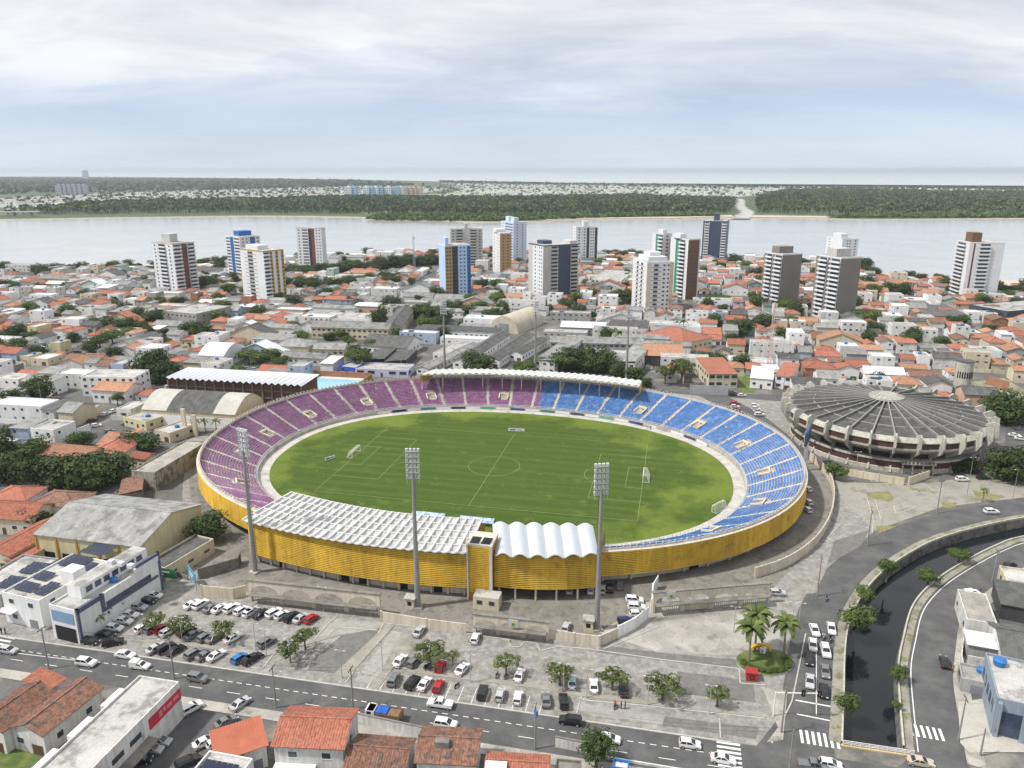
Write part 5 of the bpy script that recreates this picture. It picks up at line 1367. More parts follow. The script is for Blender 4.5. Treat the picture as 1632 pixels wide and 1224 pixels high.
for i, (x, y) in enumerate(((578, 574), (613, 576))):
    bld('car_shelter', ('wide' if i else 'narrow') + ' open car shelter with sloping dark sheet roof', 'shelter', (x, y), (x + 34, y + 1), (x + 48, y - 16), 3.2, dark_metal, 'mono_x', fibro_dark, wins=False)
bld('street_shop', 'long low white shop with purple band on the street behind the pool', 'shop', (566, 587), (650, 590), (662, 580), 4, M('lilac_render', (.50, .50, .66), .85, .08), 'flat', slab, wgap=5, wsize=(3.6, 1.6))
bld('street_shop', 'small royal blue shop front beside the lilac shop', 'shop', (540, 583), (565, 586), (570, 578), 4.2, M('royal_blue_wall', (.04, .10, .42), .7, .1), 'flat', slab, wsize=(2, 1.6))
bld('gate_canopy', 'pale flat canopy on posts beside the blue shop', 'shelter', (510, 579), (530, 580), (534, 569), 5, white_w, 'mono', metal_white, wins=False)
long_l = ['long dark roofed barrack running away from the street', 'second dark roofed barrack beside the round topped tree', 'third dark roofed barrack next to the tree row', 'pale roofed walkway block between the dark barracks']
bld('barrack', long_l[0], 'building', (722, 574), (748, 576), (800, 532), 4.6, white_w, 'gable_y', fibro_dark, 'barracks behind the stadium', **cw)
bld('barrack', long_l[1], 'building', (770, 572), (796, 574), (838, 533), 4.6, white_w, 'gable_y', fibro_dark, 'barracks behind the stadium', **cw)
bld('barrack', long_l[2], 'building', (812, 562), (832, 564), (850, 540), 4.6, white_w, 'gable_y', fibro_dark, 'barracks behind the stadium', **cw)
bld('barrack', long_l[3], 'building', (664, 586), (682, 588), (718, 545), 3.6, white_dirty, 'gable_y', fibro, 'barracks behind the stadium', **cw)
bld('barrack', 'low flat block with a small roof house near the pale walkway', 'building', (690, 562), (726, 565), (745, 543), 4.2, white_dirty, 'flat', slab, 'barracks behind the stadium', **cw)
bld('institution_block', 'broad weathered grey roofed hall behind the middle floodlight mast', 'building', (851, 574), (884, 577), (899, 541), 6.5, white_dirty, 'mono_x', fibro, C1, **cw)
bld('institution_block', 'long grey roofed school block with windows behind the far roof trees', 'building', (877, 545), (1026, 549), (1028, 534), 6.5, grey_w, 'gable_x', fibro, C1, dep=12, **cw)
bld('institution_block', 'tall grey block with sheet roof at the end of the school', 'building', (980, 576), (1012, 579), (1027, 545), 7, white_dirty, 'mono_x', fibro, C1, **cw)
bld('institution_block', 'low flat roofed middle block of the school court', 'building', (912, 560), (962, 563), (968, 553), 4, white_dirty, 'flat', slab, C1, **cw)
bld('car_port', 'dark open parking deck with weathered orange roof strip', 'shelter', (1026, 566), (1088, 568), (1090, 554), 6, dark_metal, 'gable_x', tile_orange, wins=False)
bld('red_roof_school', 'wide building with large bright red hip roof behind the school', 'building', (1022, 532), (1090, 547), (1098, 530), 6, cream_w, 'hip', tile_red, **cw)
bld('red_roof_villa', 'two storey pale villa with red and orange roofs at the street corner', 'house', (1130, 596), (1176, 596), (1178, 574), 7, cream_w, 'mono', tile_red, wsize=(2.6, 1.6))
bld('red_roof_villa', 'white villa with red stepped roofs across from the round arena', 'house', (1236, 598), (1262, 601), (1258, 580), 6.5, white_w, 'mono', tile_red, wsize=(2, 1.4))
bld('street_shop', 'white sheet roofed shop beside the white villa', 'shop', (1196, 602), (1232, 605), (1224, 588), 5, white_w, 'mono', metal_white)
t = thing('hangar', 'half cylinder cream hangar beside the dark barracks', 'hangar', (*at(826, 533), 0), R(62))
rows = []
for i in range(19):
    a = math.pi * i / 18; rows.append([(0, 10.5 - 10.5 * math.cos(a), 11 * math.sin(a)), (38, 10.5 - 10.5 * math.cos(a), 11 * math.sin(a))])
hang_m = M('hangar_sheet', (.50, .46, .37), .85, .12, .2, 2, streak=.2)
MB().grid(rows[::-1]).build('vault', hang_m, t, smooth=True)
MB().face([(.0, 10.5 - 10.5 * math.cos(math.pi * i / 18), 11 * math.sin(math.pi * i / 18)) for i in range(19)]).build('end_wall', hang_m, t)
MB().box(-.1, 0, 7, 14, 0, 6).build('door', GATEM, t)
claim(*at(850, 515), 22); claim(*at(832, 534), 14)
# -- foreground row across the avenue
def bld_back(name, label, cat, Dp, Cp, z, depth, wm, rk, rm, **kw):
    d_, c_ = Vector(at(*Dp, z)), Vector(at(*Cp, z)); u = (c_ - d_); ang = math.atan2(u.y, u.x); n = Vector((-math.sin(ang), math.cos(ang)))
    o = d_ - n * depth
    t = thing(name, label, cat, (o.x, o.y, 0), ang); fill_building(t, u.length, depth, z, wm, rk, rm, rnd, **kw)
    t['w'], t['d'], t['h'] = u.length, depth, z; return t
t = bld_back('clinic_building', 'long flat roofed building with red sign across the avenue', 'building', (222, 1076), (285, 1086), 8.2, 34, white_dirty, 'flat', slab, wins=False)
W, D = t['w'], t['d']
MB().box(W, W + .18, D - 9, D - .1, 4.6, 6.8).build('red_sign', M('sign_red', (.50, .03, .06), .5, .06), t)
for (y0, y1, z0, z1) in ((-6.4, -5.6, 5.2, 6.4), (-5.3, -4.6, 5.6, 6.4), (-4.2, -2.8, 5.4, 6.1), (-2.4, -.9, 5.5, 6.2)): MB().box(W + .18, W + .21, D + y0, D + y1, z0, z1).build('sign_mark', M('sign_rose', (.55, .22, .26), .6, .05), t)
for i in range(5): MB().box(W, W + .1, D - 14 - i * 4.4, D - 11.2 - i * 4.4, 5.1, 6.1).build('window', glass, t)
MB().box(W - .2, W + .12, 1, D - 10, .1, 3.2).build('shop_front', glass, t)
MB().box(W, W + 2.2, 1, D - 9.5, 3.4, 3.7).build('awning', old_concrete, t)
for i in range(4): MB().box(-2.2, -.05, 2 + i * 8, 7 + i * 8, 5.6, 7.2).build('light_well', white_w, t)
bld('old_tile_house', 'weathered house with patched orange tile gable next to the flat roofed clinic', 'house', (18, 1158), (68, 1171), (140, 1092), 4.8, white_dirty, 'gable_y', tile_old, extras=False, ribs=True)
bld('old_tile_house', 'weathered house with mossy orange tiles beside the vacant lawn', 'house', (-45, 1150), (4, 1165), (80, 1103), 5.0, white_dirty, 'gable_y', tile_old, extras=False, ribs=True)
bld('old_tile_house', 'small house with dull red roof and white parapet on the avenue', 'house', (40, 1084), (78, 1100), (106, 1083), 4.2, white_dirty, 'mono', tile_red, ribs=True)
sheet('vacant_lawn', P((0, 1175), (30, 1160), (72, 1185), (60, 1215), (0, 1240), (-30, 1240)), .02, grass_m)
t = bld('balcony_house', 'white two storey house with big red tile roof and rear balcony', 'house', (436, 1187), (546, 1192), (583, 1132), 7.4, white_dirty, 'gable_x', tile_red, wgap=4, ribs=True)
MB().box(0, t['w'] * .6, -2.6, 0, 3.5, 3.75).build('balcony', white_w, t); MB().box(0, t['w'] * .6, -2.65, -2.5, 3.75, 4.7).build('balcony_rail', white_w, t)
t = bld('red_roof_annex', 'low annex with flat bright red roof beside the balcony house', 'building', (346, 1213), (424, 1187), (459, 1136), 4.6, white_dirty, 'mono', M('new_red_tile', (.42, .14, .085), .85, .14, .4, 4, coord='object', waves=('X', 3, .08)), rise=1.2, ribs=True)
t = bld('solar_annex', 'roof terrace with solar panels beside the bright red annex', 'building', (300, 1236), (372, 1250), (400, 1208), 5.5, white_w, 'flat', slab); solar_array(t, .8, .6, 6, 2, 5.3)
t = bld('dark_tile_house', 'low house with sooty old tiles next to the truck', 'house', (548, 1232), (640, 1240), (676, 1180), 4.8, white_dirty, 'gable_x', tile_old, ribs=True)
t = bld('dark_tile_house', 'house with mottled red tiles and grey tank hut on its roof', 'house', (664, 1213), (757, 1218), (776, 1164), 5.4, white_dirty, 'gable_x', tile_old, ribs=True)
MB().box(t['w'] * .28, t['w'] * .52, t['d'] * .25, t['d'] * .42, 5.0, 7.6).build('tank_hut', old_concrete, t)
t = bld('red_tile_shop', 'low red tiled shop with white corner parapet beside the leafy tree', 'shop', (774, 1240), (872, 1246), (882, 1206), 4.4, white_dirty, 'gable_x', tile_red, ribs=True)
MB().box(-.2, 3.4, -.2, 2.2, 0, 6).build('corner_parapet', white_w, t)
bld('yard_building', 'small grey slab shed between the red shop and the leafy tree', 'shed', (884, 1232), (926, 1236), (932, 1212), 3.6, old_concrete, 'flat', old_concrete, wins=False)
t = bld('kiosk', 'small blue and red street kiosk beside the avenue tree', 'kiosk', (976, 1222), (1002, 1226), (1004, 1212), 3.2, tank_blue, 'flat', metal_white, wins=False)
panel_on(t, 'red_front', .2, t['w'] * .45, 1, 2.8, M('sign_red'))
for (a, c, nm) in (((560, 1150), (680, 1176), 'white yard wall curving beside the parked truck'), ((885, 1190), (935, 1200), 'low stained yard wall by the red shop'), ((960, 1208), (1130, 1236), 'low white kerb wall along the avenue verge')):
    A, B = Vector(at(*a)), Vector(at(*c)); L_ = (B - A).length
    t = thing('yard_wall', nm, 'wall', (A.x, A.y, 0), math.atan2(B.y - A.y, B.x - A.x)); MB().box(0, L_, -.12, .12, 0, 2.2 if '1208' not in str(a) else .5).build('wall', white_dirty, t); MB().box(-.05, L_ + .05, -.18, .18, 2.2, 2.32).build('coping', old_concrete, t) if '1208' not in str(a) else None
# -- east bank of the canal
t = bld('blue_office', 'blue grey building with broad pale roof and glazed porch at the canal corner', 'building', (1590, 1112), (1712, 1140), (1716, 1070), 8, M('blue_grey_render', (.27, .315, .37), .85, .1, .3, 3, streak=.25), 'flat', slab, wins=False)
for i in range(4): panel_on(t, 'glazing', 1.2 + i * 4.2, 4.6 + i * 4.2, .4, 5.4, glass_blue); panel_on(t, 'column', i * 4.2 + .2, i * 4.2 + .9, 0, 7.4, MATS['blue_grey_render'], 0, .8)
O('water_tank', TANK, t, (2, t['d'] - 3, 7.7), sc=1.3)
for i in range(5): MB().box(-.08, 0, 2 + i * 2.6, 3.4 + i * 2.6, 3.4, 5.6).build('window', glass_blue, t)
t = bld('warehouse', 'pale flat roofed store with a dark lean-to beside the canal road', 'building', (1541, 986), (1590, 995), (1604, 952), 5, white_dirty, 'flat', concrete)
bld('warehouse', 'long white sheet roof shelter in the yard beside the canal road', 'shelter', (1543, 1026), (1598, 1036), (1600, 1018), 3.6, grey_w, 'mono', metal_white, wins=False)
bld('warehouse', 'mossy dark roofed house behind the white sheet shelter', 'house', (1600, 1046), (1680, 1060), (1690, 1010), 4.6, white_dirty, 'gable_x', fibro_dark)
bld('warehouse', 'dark slatted pergola roof beside the pale store', 'shelter', (1596, 962), (1650, 972), (1660, 940), 4.0, dark_metal, 'mono', fibro_dark, wins=False)
bld('warehouse', 'low orange roofed annex behind the blue office', 'house', (1604, 1062), (1680, 1078), (1684, 1062), 4.2, white_dirty, 'mono', tile_orange)
bld('warehouse', 'cream walled yard building at the bend of the canal road', 'building', (1612, 938), (1690, 950), (1690, 915), 4.0, cream_w, 'flat', slab)
bld('yard_shed', 'blue gated garage with white side in the canal row', 'shed', (1533, 1080), (1586, 1092), (1588, 1068), 3.2, grey_w, 'flat', concrete, wgap=6, wsize=(3, 1.6))
for pts, nm in ((((1536, 1000), (1530, 1060), (1536, 1090)), 'stained yard wall along the canal road'), (((1540, 1060), (1585, 1068), (1590, 1040)), 'grey courtyard wall behind the canal road wall')):
    ln_ = P(*pts); t = thing('yard_wall', nm, 'wall', (*ln_[0], 0))
    for i in range(len(ln_) - 1):
        a, c = ln_[i], ln_[i + 1]; MB().bar((a[0] - ln_[0][0], a[1] - ln_[0][1], 1.2), (c[0] - ln_[0][0], c[1] - ln_[0][1], 1.2), .2, 2.4).build('wall', white_dirty, t)
# -- stadium forecourt walls: plain runs and arcades
def wall_run(pts, h, label, m=beige_w, name='boundary_wall', cap=True):
    l = P(*pts); o = l[0]; t = thing(name, label, 'wall', (*o, 0))
    for i in range(len(l) - 1):
        a, c = l[i], l[i + 1]
        MB().bar((a[0] - o[0], a[1] - o[1], h / 2), (c[0] - o[0], c[1] - o[1], h / 2), .24, h).build('wall_panel', m, t)
        MB().box(a[0] - o[0] - .22, a[0] - o[0] + .22, a[1] - o[1] - .22, a[1] - o[1] + .22, 0, h + .15).build('pier', m, t)
    return t
sm = lambda pts, n: [topx(x, y) for x, y in smooth_line(P(*pts), n)]
wall_run(sm([(1203, 921), (1240, 909), (1275, 890), (1303, 865), (1322, 832), (1328, 800), (1324, 772), (1308, 748), (1290, 733)], 3), 3.0, 'curved cream wall around the blue seated end of the stadium')
wall_run(sm([(1316, 752), (1350, 758), (1400, 767), (1440, 773)], 2), 2.6, 'low cream wall in front of the round arena left of its gate', cream_w)
wall_run(sm([(1448, 773), (1480, 762)], 2), 2.8, 'short cream wall right of the arena gate', cream_w)
wall_run([(608, 990), (680, 1002), (743, 1010)], 2.6, 'cream wall between the left arcade and the tower gate')
wall_run([(876, 1018), (915, 1025), (955, 1030), (985, 1016)], 2.6, 'cream wall with bent corner by the barrel vault mast')
wall_run([(985, 1016), (1012, 1002), (1033, 985)], 3.0, 'white panelled sliding gate at the stadium yard', white_w)
wall_run([(1038, 975), (1040, 950), (1048, 936)], 3.4, 'pale wall closing the stadium yard by the white gate', white_w)
wall_run([(322, 950), (372, 955), (392, 950)], 3.0, 'cream wall stub beside the left arcade', cream_w)
wall_run([(318, 923), (380, 905), (384, 895)], 3.0, 'weathered ramp wall beside the left floodlight mast', old_concrete)
wall_run([(245, 903), (300, 925)], 1.2, 'low kerb wall by the hall annex', old_concrete)
def arcade(A, B, h, n, label, gate=True, txt=None):
    a, b_ = Vector(at(*A)), Vector(at(*B)); u = b_ - a; L_ = u.length
    t = thing('arcade_gate', label, 'gate', (a.x, a.y, 0), math.atan2(u.y, u.x), 'arcaded stadium gates')
    w = L_ / n
    for i in range(n):
        b = MB(); x0 = i * w; pr = .55; r = (w - 2 * pr) / 2; cxm = x0 + w / 2; sp = h - 1.0 - r * .62
        N_ = 12; arcp = [(cxm - r * math.cos(math.pi * k / N_), sp + r * .62 * math.sin(math.pi * k / N_)) for k in range(N_ + 1)]
        for y in (0, .7):
            for k in range(N_):
                p, q = arcp[k], arcp[k + 1]; f = [(p[0], y, p[1]), (q[0], y, q[1]), (q[0], y, h), (p[0], y, h)]; b.face(f if y == 0 else f[::-1])
            b.face([(x0, y, 0), (x0 + pr, y, 0), (x0 + pr, y, h), (x0, y, h)]); b.face([(x0 + w - pr, y, 0), (x0 + w, y, 0), (x0 + w, y, h), (x0 + w - pr, y, h)])
        for k in range(N_): p, q = arcp[k], arcp[k + 1]; b.face([(p[0], 0, p[1]), (p[0], .7, p[1]), (q[0], .7, q[1]), (q[0], 0, q[1])])
        for x in (x0, x0 + pr, x0 + w - pr, x0 + w): b.face([(x, 0, 0), (x, .7, 0), (x, .7, sp if x not in (x0, x0 + w) else h), (x, 0, sp if x not in (x0, x0 + w) else h)])
        b.face([(x0, 0, h), (x0 + w, 0, h), (x0 + w, .7, h), (x0, .7, h)])
        b.build('arch', beige_w, t)
        if gate:
            if i % 3 == 1 and n > 2: MB().box(x0 + pr, x0 + w - pr, .3, .45, 0, sp * .9).build('infill_wall', cream_w, t)
            else:
                g = MB()
                for k in range(12): xx = x0 + pr + (w - 2 * pr) * (k + .5) / 12; g.box(xx - .05, xx + .05, .3, .4, 0, sp)
                g.box(x0 + pr, x0 + w - pr, .28, .42, sp - .1, sp + .1); g.build('iron_gate', M('gate_iron', (.32, .32, .31), .6, .1), t)
    MB().box(-.3, L_ + .3, -.15, .85, h, h + .25).build('cornice', old_concrete, t)
    MB().box(.4, L_ - .4, -1.6, 0, sp + .1, sp + .3).build('canopy', old_concrete, t) if n > 1 else None
    return t
arcade((398, 958), (606, 982), 5.6, 4, 'arcaded cream gate wall behind the crowded car park')
arcade((755, 1008), (874, 1022), 4.6, 3, 'arcaded entrance gate below the gold stair tower')
t = arcade((1040, 978), (1226, 962), 5.4, 4, 'arcaded cream gate facing the palm roundabout')
# emblem boards over the gates
def emblem(px, py, z, label, ang):
    x, y = at(px, py, z); q = thing('emblem_board', label, 'sign', (x, y, z), ang)
    MB().box(-1.1, 1.1, -.1, 0, 0, 2.0).build('board', M('sign_sky', (.40, .50, .58), .6, .1), q)
    MB().prism([(-.6, .3), (.6, .3), (.75, 1.1), (0, 1.75), (-.75, 1.1)], .1, .14).build('figure', M('sign_yellow', (.62, .48, .08), .6, .1), q).rotation_euler = (math.pi / 2, 0, 0)
    MB().box(-.3, .3, -.19, -.15, .5, 1.2).build('figure_centre', M('sign_green', (.05, .28, .12), .6, .1), q)
emblem(1069, 955, 3.6, 'small coloured emblem board over the right arcade gate', R(8)); emblem(818, 1000, 3.0, 'small coloured emblem board over the tower gate', R(-10))
# two green and blue billboards at the car park entrance
def billboard(px, py, w, h, ang, m, label, z0=2.0):
    x, y = at(px, py); q = thing('billboard', label, 'billboard', (x, y, 0), ang)
    MB().box(-w / 2, w / 2, -.08, .08, z0, z0 + h).build('panel', m, q)
    MB().box(-w * .35, w * .3, -.1, -.085, z0 + h * .55, z0 + h * .7).build('print_line', white_w, q); MB().box(-w * .35, w * .1, -.1, -.085, z0 + h * .25, z0 + h * .38).build('print_line', white_w, q)
    for sx in (-.4, .4): MB().box(w * sx - .08, w * sx + .08, .09, .25, 0, z0 + h).build('post', metal_grey, q)
billboard(258, 928, 9, 2.6, R(-14), M('sign_dark_green', (.03, .16, .07), .6, .15), 'green billboard on posts beside the hall annex', 1.6)
billboard(308, 935, 6, 2.8, R(-52), M('sign_sky_deep', (.08, .28, .45), .6, .15), 'sky blue billboard at the bend of the car park')
# zig-zag fence screen and street wall behind the blue seats
wall_run([(1100, 628), (1160, 630)], 4.5, 'grey corrugated screen wall behind the blue seats', metal_grey)
wall_run([(1290, 640), (1300, 660)], 2.5, 'low concrete wall by the arena corner', old_concrete)

# vacant lot with rubble and a raw brick wall beside the arena
sheet('vacant_lot', P((1552, 608), (1600, 602), (1632, 622), (1628, 650), (1590, 650), (1560, 640)), .012, M('lot_earth', (.27, .25, .17), .95, .25, .2, 2, col2=(.13, .15, .06), mixlo=.5, mixhi=.58))
wall_run([(1572, 612), (1606, 622)], 4.2, 'raw red brick wall on the vacant lot beside the arena', brick_w)
wall_run([(1540, 625), (1600, 645)], 2.2, 'low grey wall between the arena and the vacant lot', old_concrete)
sheet('arena_lawn', P((1530, 640), (1560, 632), (1600, 652), (1570, 662)), .014, grass_m)
sheet('house_lawn', P((1181, 626), (1176, 590), (1192, 588), (1202, 626)), .012, grass_m)
sheet('tower_lawn', P((1110, 478), (1135, 468), (1182, 473), (1150, 482)), .05, grass_m)
rub = [MB().prism([(.5 * rnd.uniform(.5, 1) * math.cos(a), .5 * rnd.uniform(.5, 1) * math.sin(a)) for a in (0, 1.3, 2.6, 3.9, 5.2)], 0, .5).mesh('rubble_piece', concrete) for _ in range(3)]
t = thing('rubble_heap', 'heap of pale rubble on the vacant lot by the brick wall', 'rubble', (*at(1585, 628), 0))
for k in range(40):
    r_ = rnd.random() ** .5 * 6; a_ = rnd.uniform(0, 6.28); O('rubble_piece', rub[k % 3], t, (r_ * math.cos(a_), r_ * math.sin(a_) * .6, max(0, 1.2 - r_ * .25)), a_, rnd.uniform(.6, 1.8))
# ================================================================ HOUSES OF THE TOWN
EX = [
    [(290, 905), (170, 790), (186, 742), (300, 705), (420, 632), (480, 606), (560, 589), (700, 588), (1030, 600), (1100, 618), (1240, 615), (1262, 640), (1415, 655), (1560, 655), (1585, 655), (1632, 740), (1800, 760), (1800, 1300), (-100, 1300), (-100, 880), (40, 900)],
    [(380, 596), (408, 556), (436, 535), (492, 520), (498, 506), (600, 478), (640, 472), (720, 474), (740, 486), (830, 482), (900, 500), (1030, 516), (1100, 520), (1106, 590), (1000, 602), (700, 592)],
    [(1040, 625), (1250, 625), (1320, 700), (1330, 760), (1290, 740)],
    [(1280, 425), (1400, 442), (1520, 455), (1640, 462), (1640, 430), (1460, 432), (1370, 420)],
    [(1100, 480), (1130, 468), (1180, 472), (1190, 480), (1120, 490)],
    [(480, 425), (700, 412), (700, 432), (610, 440), (500, 440)],
    [(1530, 600), (1600, 592), (1640, 620), (1640, 660), (1590, 650)],
    [(-60, 770), (200, 790), (205, 738), (130, 735), (-60, 735)],
]
COMP = P(*EX[1])
EXW = [P(*e) for i, e in enumerate(EX) if i != 1]
STREETS = [P((100, 716), (180, 690), (250, 655), (320, 625), (400, 596), (440, 578)), P((-100, 690), (40, 680), (180, 690)), P((560, 590), (590, 530), (640, 470), (700, 430)), P((1600, 800), (1625, 690), (1600, 620))]
def seg_d(x, y, a, b):
    dx, dy = b[0] - a[0], b[1] - a[1]; t = max(0, min(1, ((x - a[0]) * dx + (y - a[1]) * dy) / (dx * dx + dy * dy)))
    return math.hypot(x - a[0] - t * dx, y - a[1] - t * dy)
def free(x, y, r):
    if any(math.hypot(x - cx, y - cy_) < r + q for cx, cy_, q in TAKEN): return False
    if any(inpoly(x, y, e) for e in EXW): return False
    for s in STREETS:
        if any(seg_d(x, y, s[i], s[i + 1]) < r + 4 for i in range(len(s) - 1)): return False
    return True
LM = [('near the ruined roof house tower', at(285, 470)), ('around the cream and gold tower', at(425, 480)), ('by the brown striped tower', at(495, 430)), ('around the light blue tower', at(726, 478)), ('beside the navy banded tower', at(885, 474)), ('around the brown gridded tower', at(1035, 498)),
      ('beside the taupe towers', at(1290, 510)), ('near the white beach tower', at(1545, 478)), ('behind the round arena', at(1430, 590)), ('between taupe towers and arena', at(1290, 570)), ('below the navy glass tower', at(1160, 440)), ('left of the vaulted hall', at(120, 660)), ('behind the white three storey block', at(120, 570)), ('near the left river bank', at(80, 450)), ('between left towers and pool', at(330, 540)), ('across from the arena water tower', at(1580, 560)), ('by the red roofed school', at(1140, 540)), ('near the far river palms', at(620, 450)), ('behind the hangar', at(930, 505))]
rg = random.Random(21)
wall_opts = [(white_w, 'white', 42), (white_dirty, 'stained white', 34), (cream_w, 'cream', 9), (grey_w, 'grey', 6), (peach_w, 'peach', 5), (green_w, 'pale green', 3), (blue_w, 'pale blue', 3), (yellow_w, 'pale yellow', 3), (brick_w, 'raw brick', 3)]
def pick(opts):
    k = rg.uniform(0, sum(o[-1] for o in opts))
    for o in opts:
        k -= o[-1]
        if k <= 0: return o
    return opts[-1]
big = [(-8, 762, 9, 'dark mango at the edge of the tiled houses'), (28, 768, 9, 'dark mango beside the rambling red house'), (70, 772, 9, 'broad dark mango behind the white ridged roof'), (112, 778, 9.5, 'big dark mango behind the yellow hall'), (150, 782, 9.5, 'large mango joining the weathered shed'), (186, 772, 8.5, 'rounded mango beside the weathered shed wall'), (45, 742, 8, 'dark mango behind the mango row'), (20, 738, 8, 'mango next to the street wall'),
       (232, 722, 7.6, 'round dark tree in front of the garden court'), (128, 708, 5.6, 'round street tree by the weathered orange roof'), (62, 852, 6, 'dark tree between red roofs and yellow hall'), (22, 700, 5, 'small dark tree at the street corner'), (250, 614, 12, 'huge dark tree beside the white three storey block'), (272, 612, 9, 'dark tree joining the huge one by the pool hall')]
mid = [(398, 580, 7, 'street'), (418, 585, 6.5, 'street'), (448, 588, 6, 'street'), (573, 586, 9, 'street'), (556, 552, 5, 'street'), (625, 494, 9, 'mango'), (668, 506, 9, 'mango'), (690, 518, 11, 'mango'), (706, 512, 8, 'mango'), (640, 540, 5.5, 'mango'), (655, 542, 5.5, 'street'), (545, 541, 5, 'street'), (525, 542, 4.5, 'mango'), (765, 594, 10, 'mango'), (828, 595, 5, 'street'), (845, 592, 5, 'street'), (893, 592, 9, 'street'), (918, 590, 10, 'mango'), (950, 592, 10.5, 'mango'), (986, 600, 7, 'mango'), (1060, 612, 6, 'sparse'), (1085, 616, 9, 'sparse'), (1030, 618, 4, 'mango'), (1122, 580, 5.5, 'mango'), (1148, 582, 5, 'mango'), (744, 505, 7.5, 'mango'), (765, 500, 8, 'street'), (785, 512, 8, 'mango'), (806, 516, 7, 'mango'), (748, 520, 6, 'mango'), (768, 462, 8, 'mango'), (1180, 533, 9, 'mango'), (1165, 545, 5, 'mango'), (922, 500, 6, 'mango'), (470, 530, 6, 'street'), (1600, 672, 10, 'mango'), (1578, 672, 7, 'mango'), (1330, 764, 4.6, 'street'), (1606, 766, 9, 'mango'), (1630, 760, 8, 'mango'), (1545, 752, 4, 'mango'), (1520, 752, 3, 'mango'), (1455, 542, 7, 'mango'), (1470, 575, 5, 'mango'), (1530, 520, 7, 'mango'), (1440, 470, 8, 'mango'), (1420, 468, 9, 'mango'), (1375, 430, 12, 'mango'), (1620, 492, 8, 'mango'), (1600, 480, 8, 'mango'), (1170, 424, 11, 'mango'), (1150, 430, 7, 'mango'), (340, 505, 8, 'mango'), (322, 508, 7, 'mango'), (356, 498, 8, 'street'), (300, 535, 7, 'mango'), (318, 540, 6, 'mango'), (240, 520, 9, 'mango'), (255, 512, 7, 'mango'), (225, 530, 6, 'street'), (180, 548, 7, 'street'), (160, 555, 7, 'street'), (205, 542, 7, 'street'), (145, 562, 6, 'mango'), (60, 570, 7, 'mango'), (28, 535, 7, 'mango'), (35, 548, 5, 'mango'), (90, 512, 6, 'mango'), (118, 545, 5, 'mango'), (135, 478, 7, 'mango'), (10, 465, 9, 'mango'), (70, 440, 9, 'mango'), (390, 470, 6, 'street'), (350, 430, 8, 'mango'), (365, 470, 8, 'street'), (468, 490, 8, 'mango'), (575, 495, 7, 'mango'), (560, 460, 9, 'mango'), (600, 435, 8, 'mango'), (420, 470, 5, 'mango'), (700, 528, 8, 'mango'), (676, 524, 7, 'street'), (722, 500, 8, 'mango'), (800, 500, 8, 'mango'), (640, 505, 7, 'mango'), (612, 500, 6, 'street'), (752, 486, 7, 'street'), (480, 545, 6, 'street'), (430, 575, 6, 'street'), (590, 560, 6, 'street'), (1010, 605, 6, 'mango'), (860, 590, 6, 'street'), (1200, 560, 6, 'mango'), (1250, 545, 7, 'mango'), (1385, 545, 6, 'mango'), (1500, 555, 6, 'street'), (1340, 475, 7, 'mango'), (1260, 520, 6, 'street'), (110, 505, 8, 'mango'), (200, 500, 7, 'mango'), (285, 490, 7, 'mango'), (50, 500, 7, 'street'), (410, 505, 7, 'mango'), (445, 480, 6, 'street'), (520, 475, 7, 'mango'), (900, 490, 6, 'mango'), (975, 470, 6, 'mango'), (1000, 440, 6, 'mango'), (1150, 500, 6, 'mango'), (1200, 480, 6, 'street')]
for q in big: claim(*at(q[0], q[1]), q[2] * .75)
for q in mid: claim(*at(q[0], q[1]), q[2] * .7)
lots = []; USED = set()
TAN = R(-12); gu, gv = (math.cos(TAN), math.sin(TAN)), (-math.sin(TAN), math.cos(TAN))
v = -10.0; row = 0
while v < 1150:
    dv = rg.choice((12, 14, 16))
    u = -700.0 + rg.uniform(0, 10)
    while u < 900:
        wdt = rg.choice((7, 8, 9, 10, 11, 12, 15)) if rg.random() > (.13 if u < 0 else .05) else rg.uniform(20, 34)
        if inpoly(gu[0] * (u + 12) + gv[0] * (v + 8), gu[1] * (u + 12) + gv[1] * (v + 8) + 230, COMP): wdt = rg.uniform(20, 36)
        cx_, cy_ = gu[0] * (u + wdt / 2) + gv[0] * (v + dv / 2), gu[1] * (u + wdt / 2) + gv[1] * (v + dv / 2) + 230
        px, py = topx(cx_, cy_) if cy_ > 30 else (-999, 0)
        if -70 < px < 1720 and 396 < py < 800 and not (cy_ > 1000): lots.append((cx_, cy_, wdt, dv, px, py))
        u += wdt + (9 if rg.random() < .07 else rg.uniform(.3, 1.2))
    row += 1
    v += dv + (8.5 if row % 2 == 0 else .8)
inside = P(*[(-200, 1000), (1900, 1000), (1900, 462), (1632, 452), (1590, 447), (1468, 443), (1380, 434), (1290, 420), (1190, 414), (1019, 408), (860, 405), (690, 405), (530, 410), (460, 416), (330, 421), (150, 430), (-200, 436)])
houses = []
for cx_, cy_, w, d, px, py in lots:
    ww, dd = w * rg.uniform(.86, .98), d * rg.uniform(.62, .95)
    if not inpoly(cx_, cy_, inside) or not free(cx_, cy_, min(ww, dd) * .48): continue
    if rg.random() < .05: continue
    houses.append((cx_, cy_, ww, dd, px, py))
houses.sort(key=lambda q: q[1])
far_b = {}
STF = MB(); STM = [white_w, cream_w, white_dirty, tile_red, tile_orange, fibro, slab, fibro_dark]
cnt = {'house': 0, 'flat_roof_building': 0, 'sheet_roof_building': 0}
def lm_of(x, y): return min(LM, key=lambda q: math.hypot(q[1][0] - x, q[1][1] - y))[0]
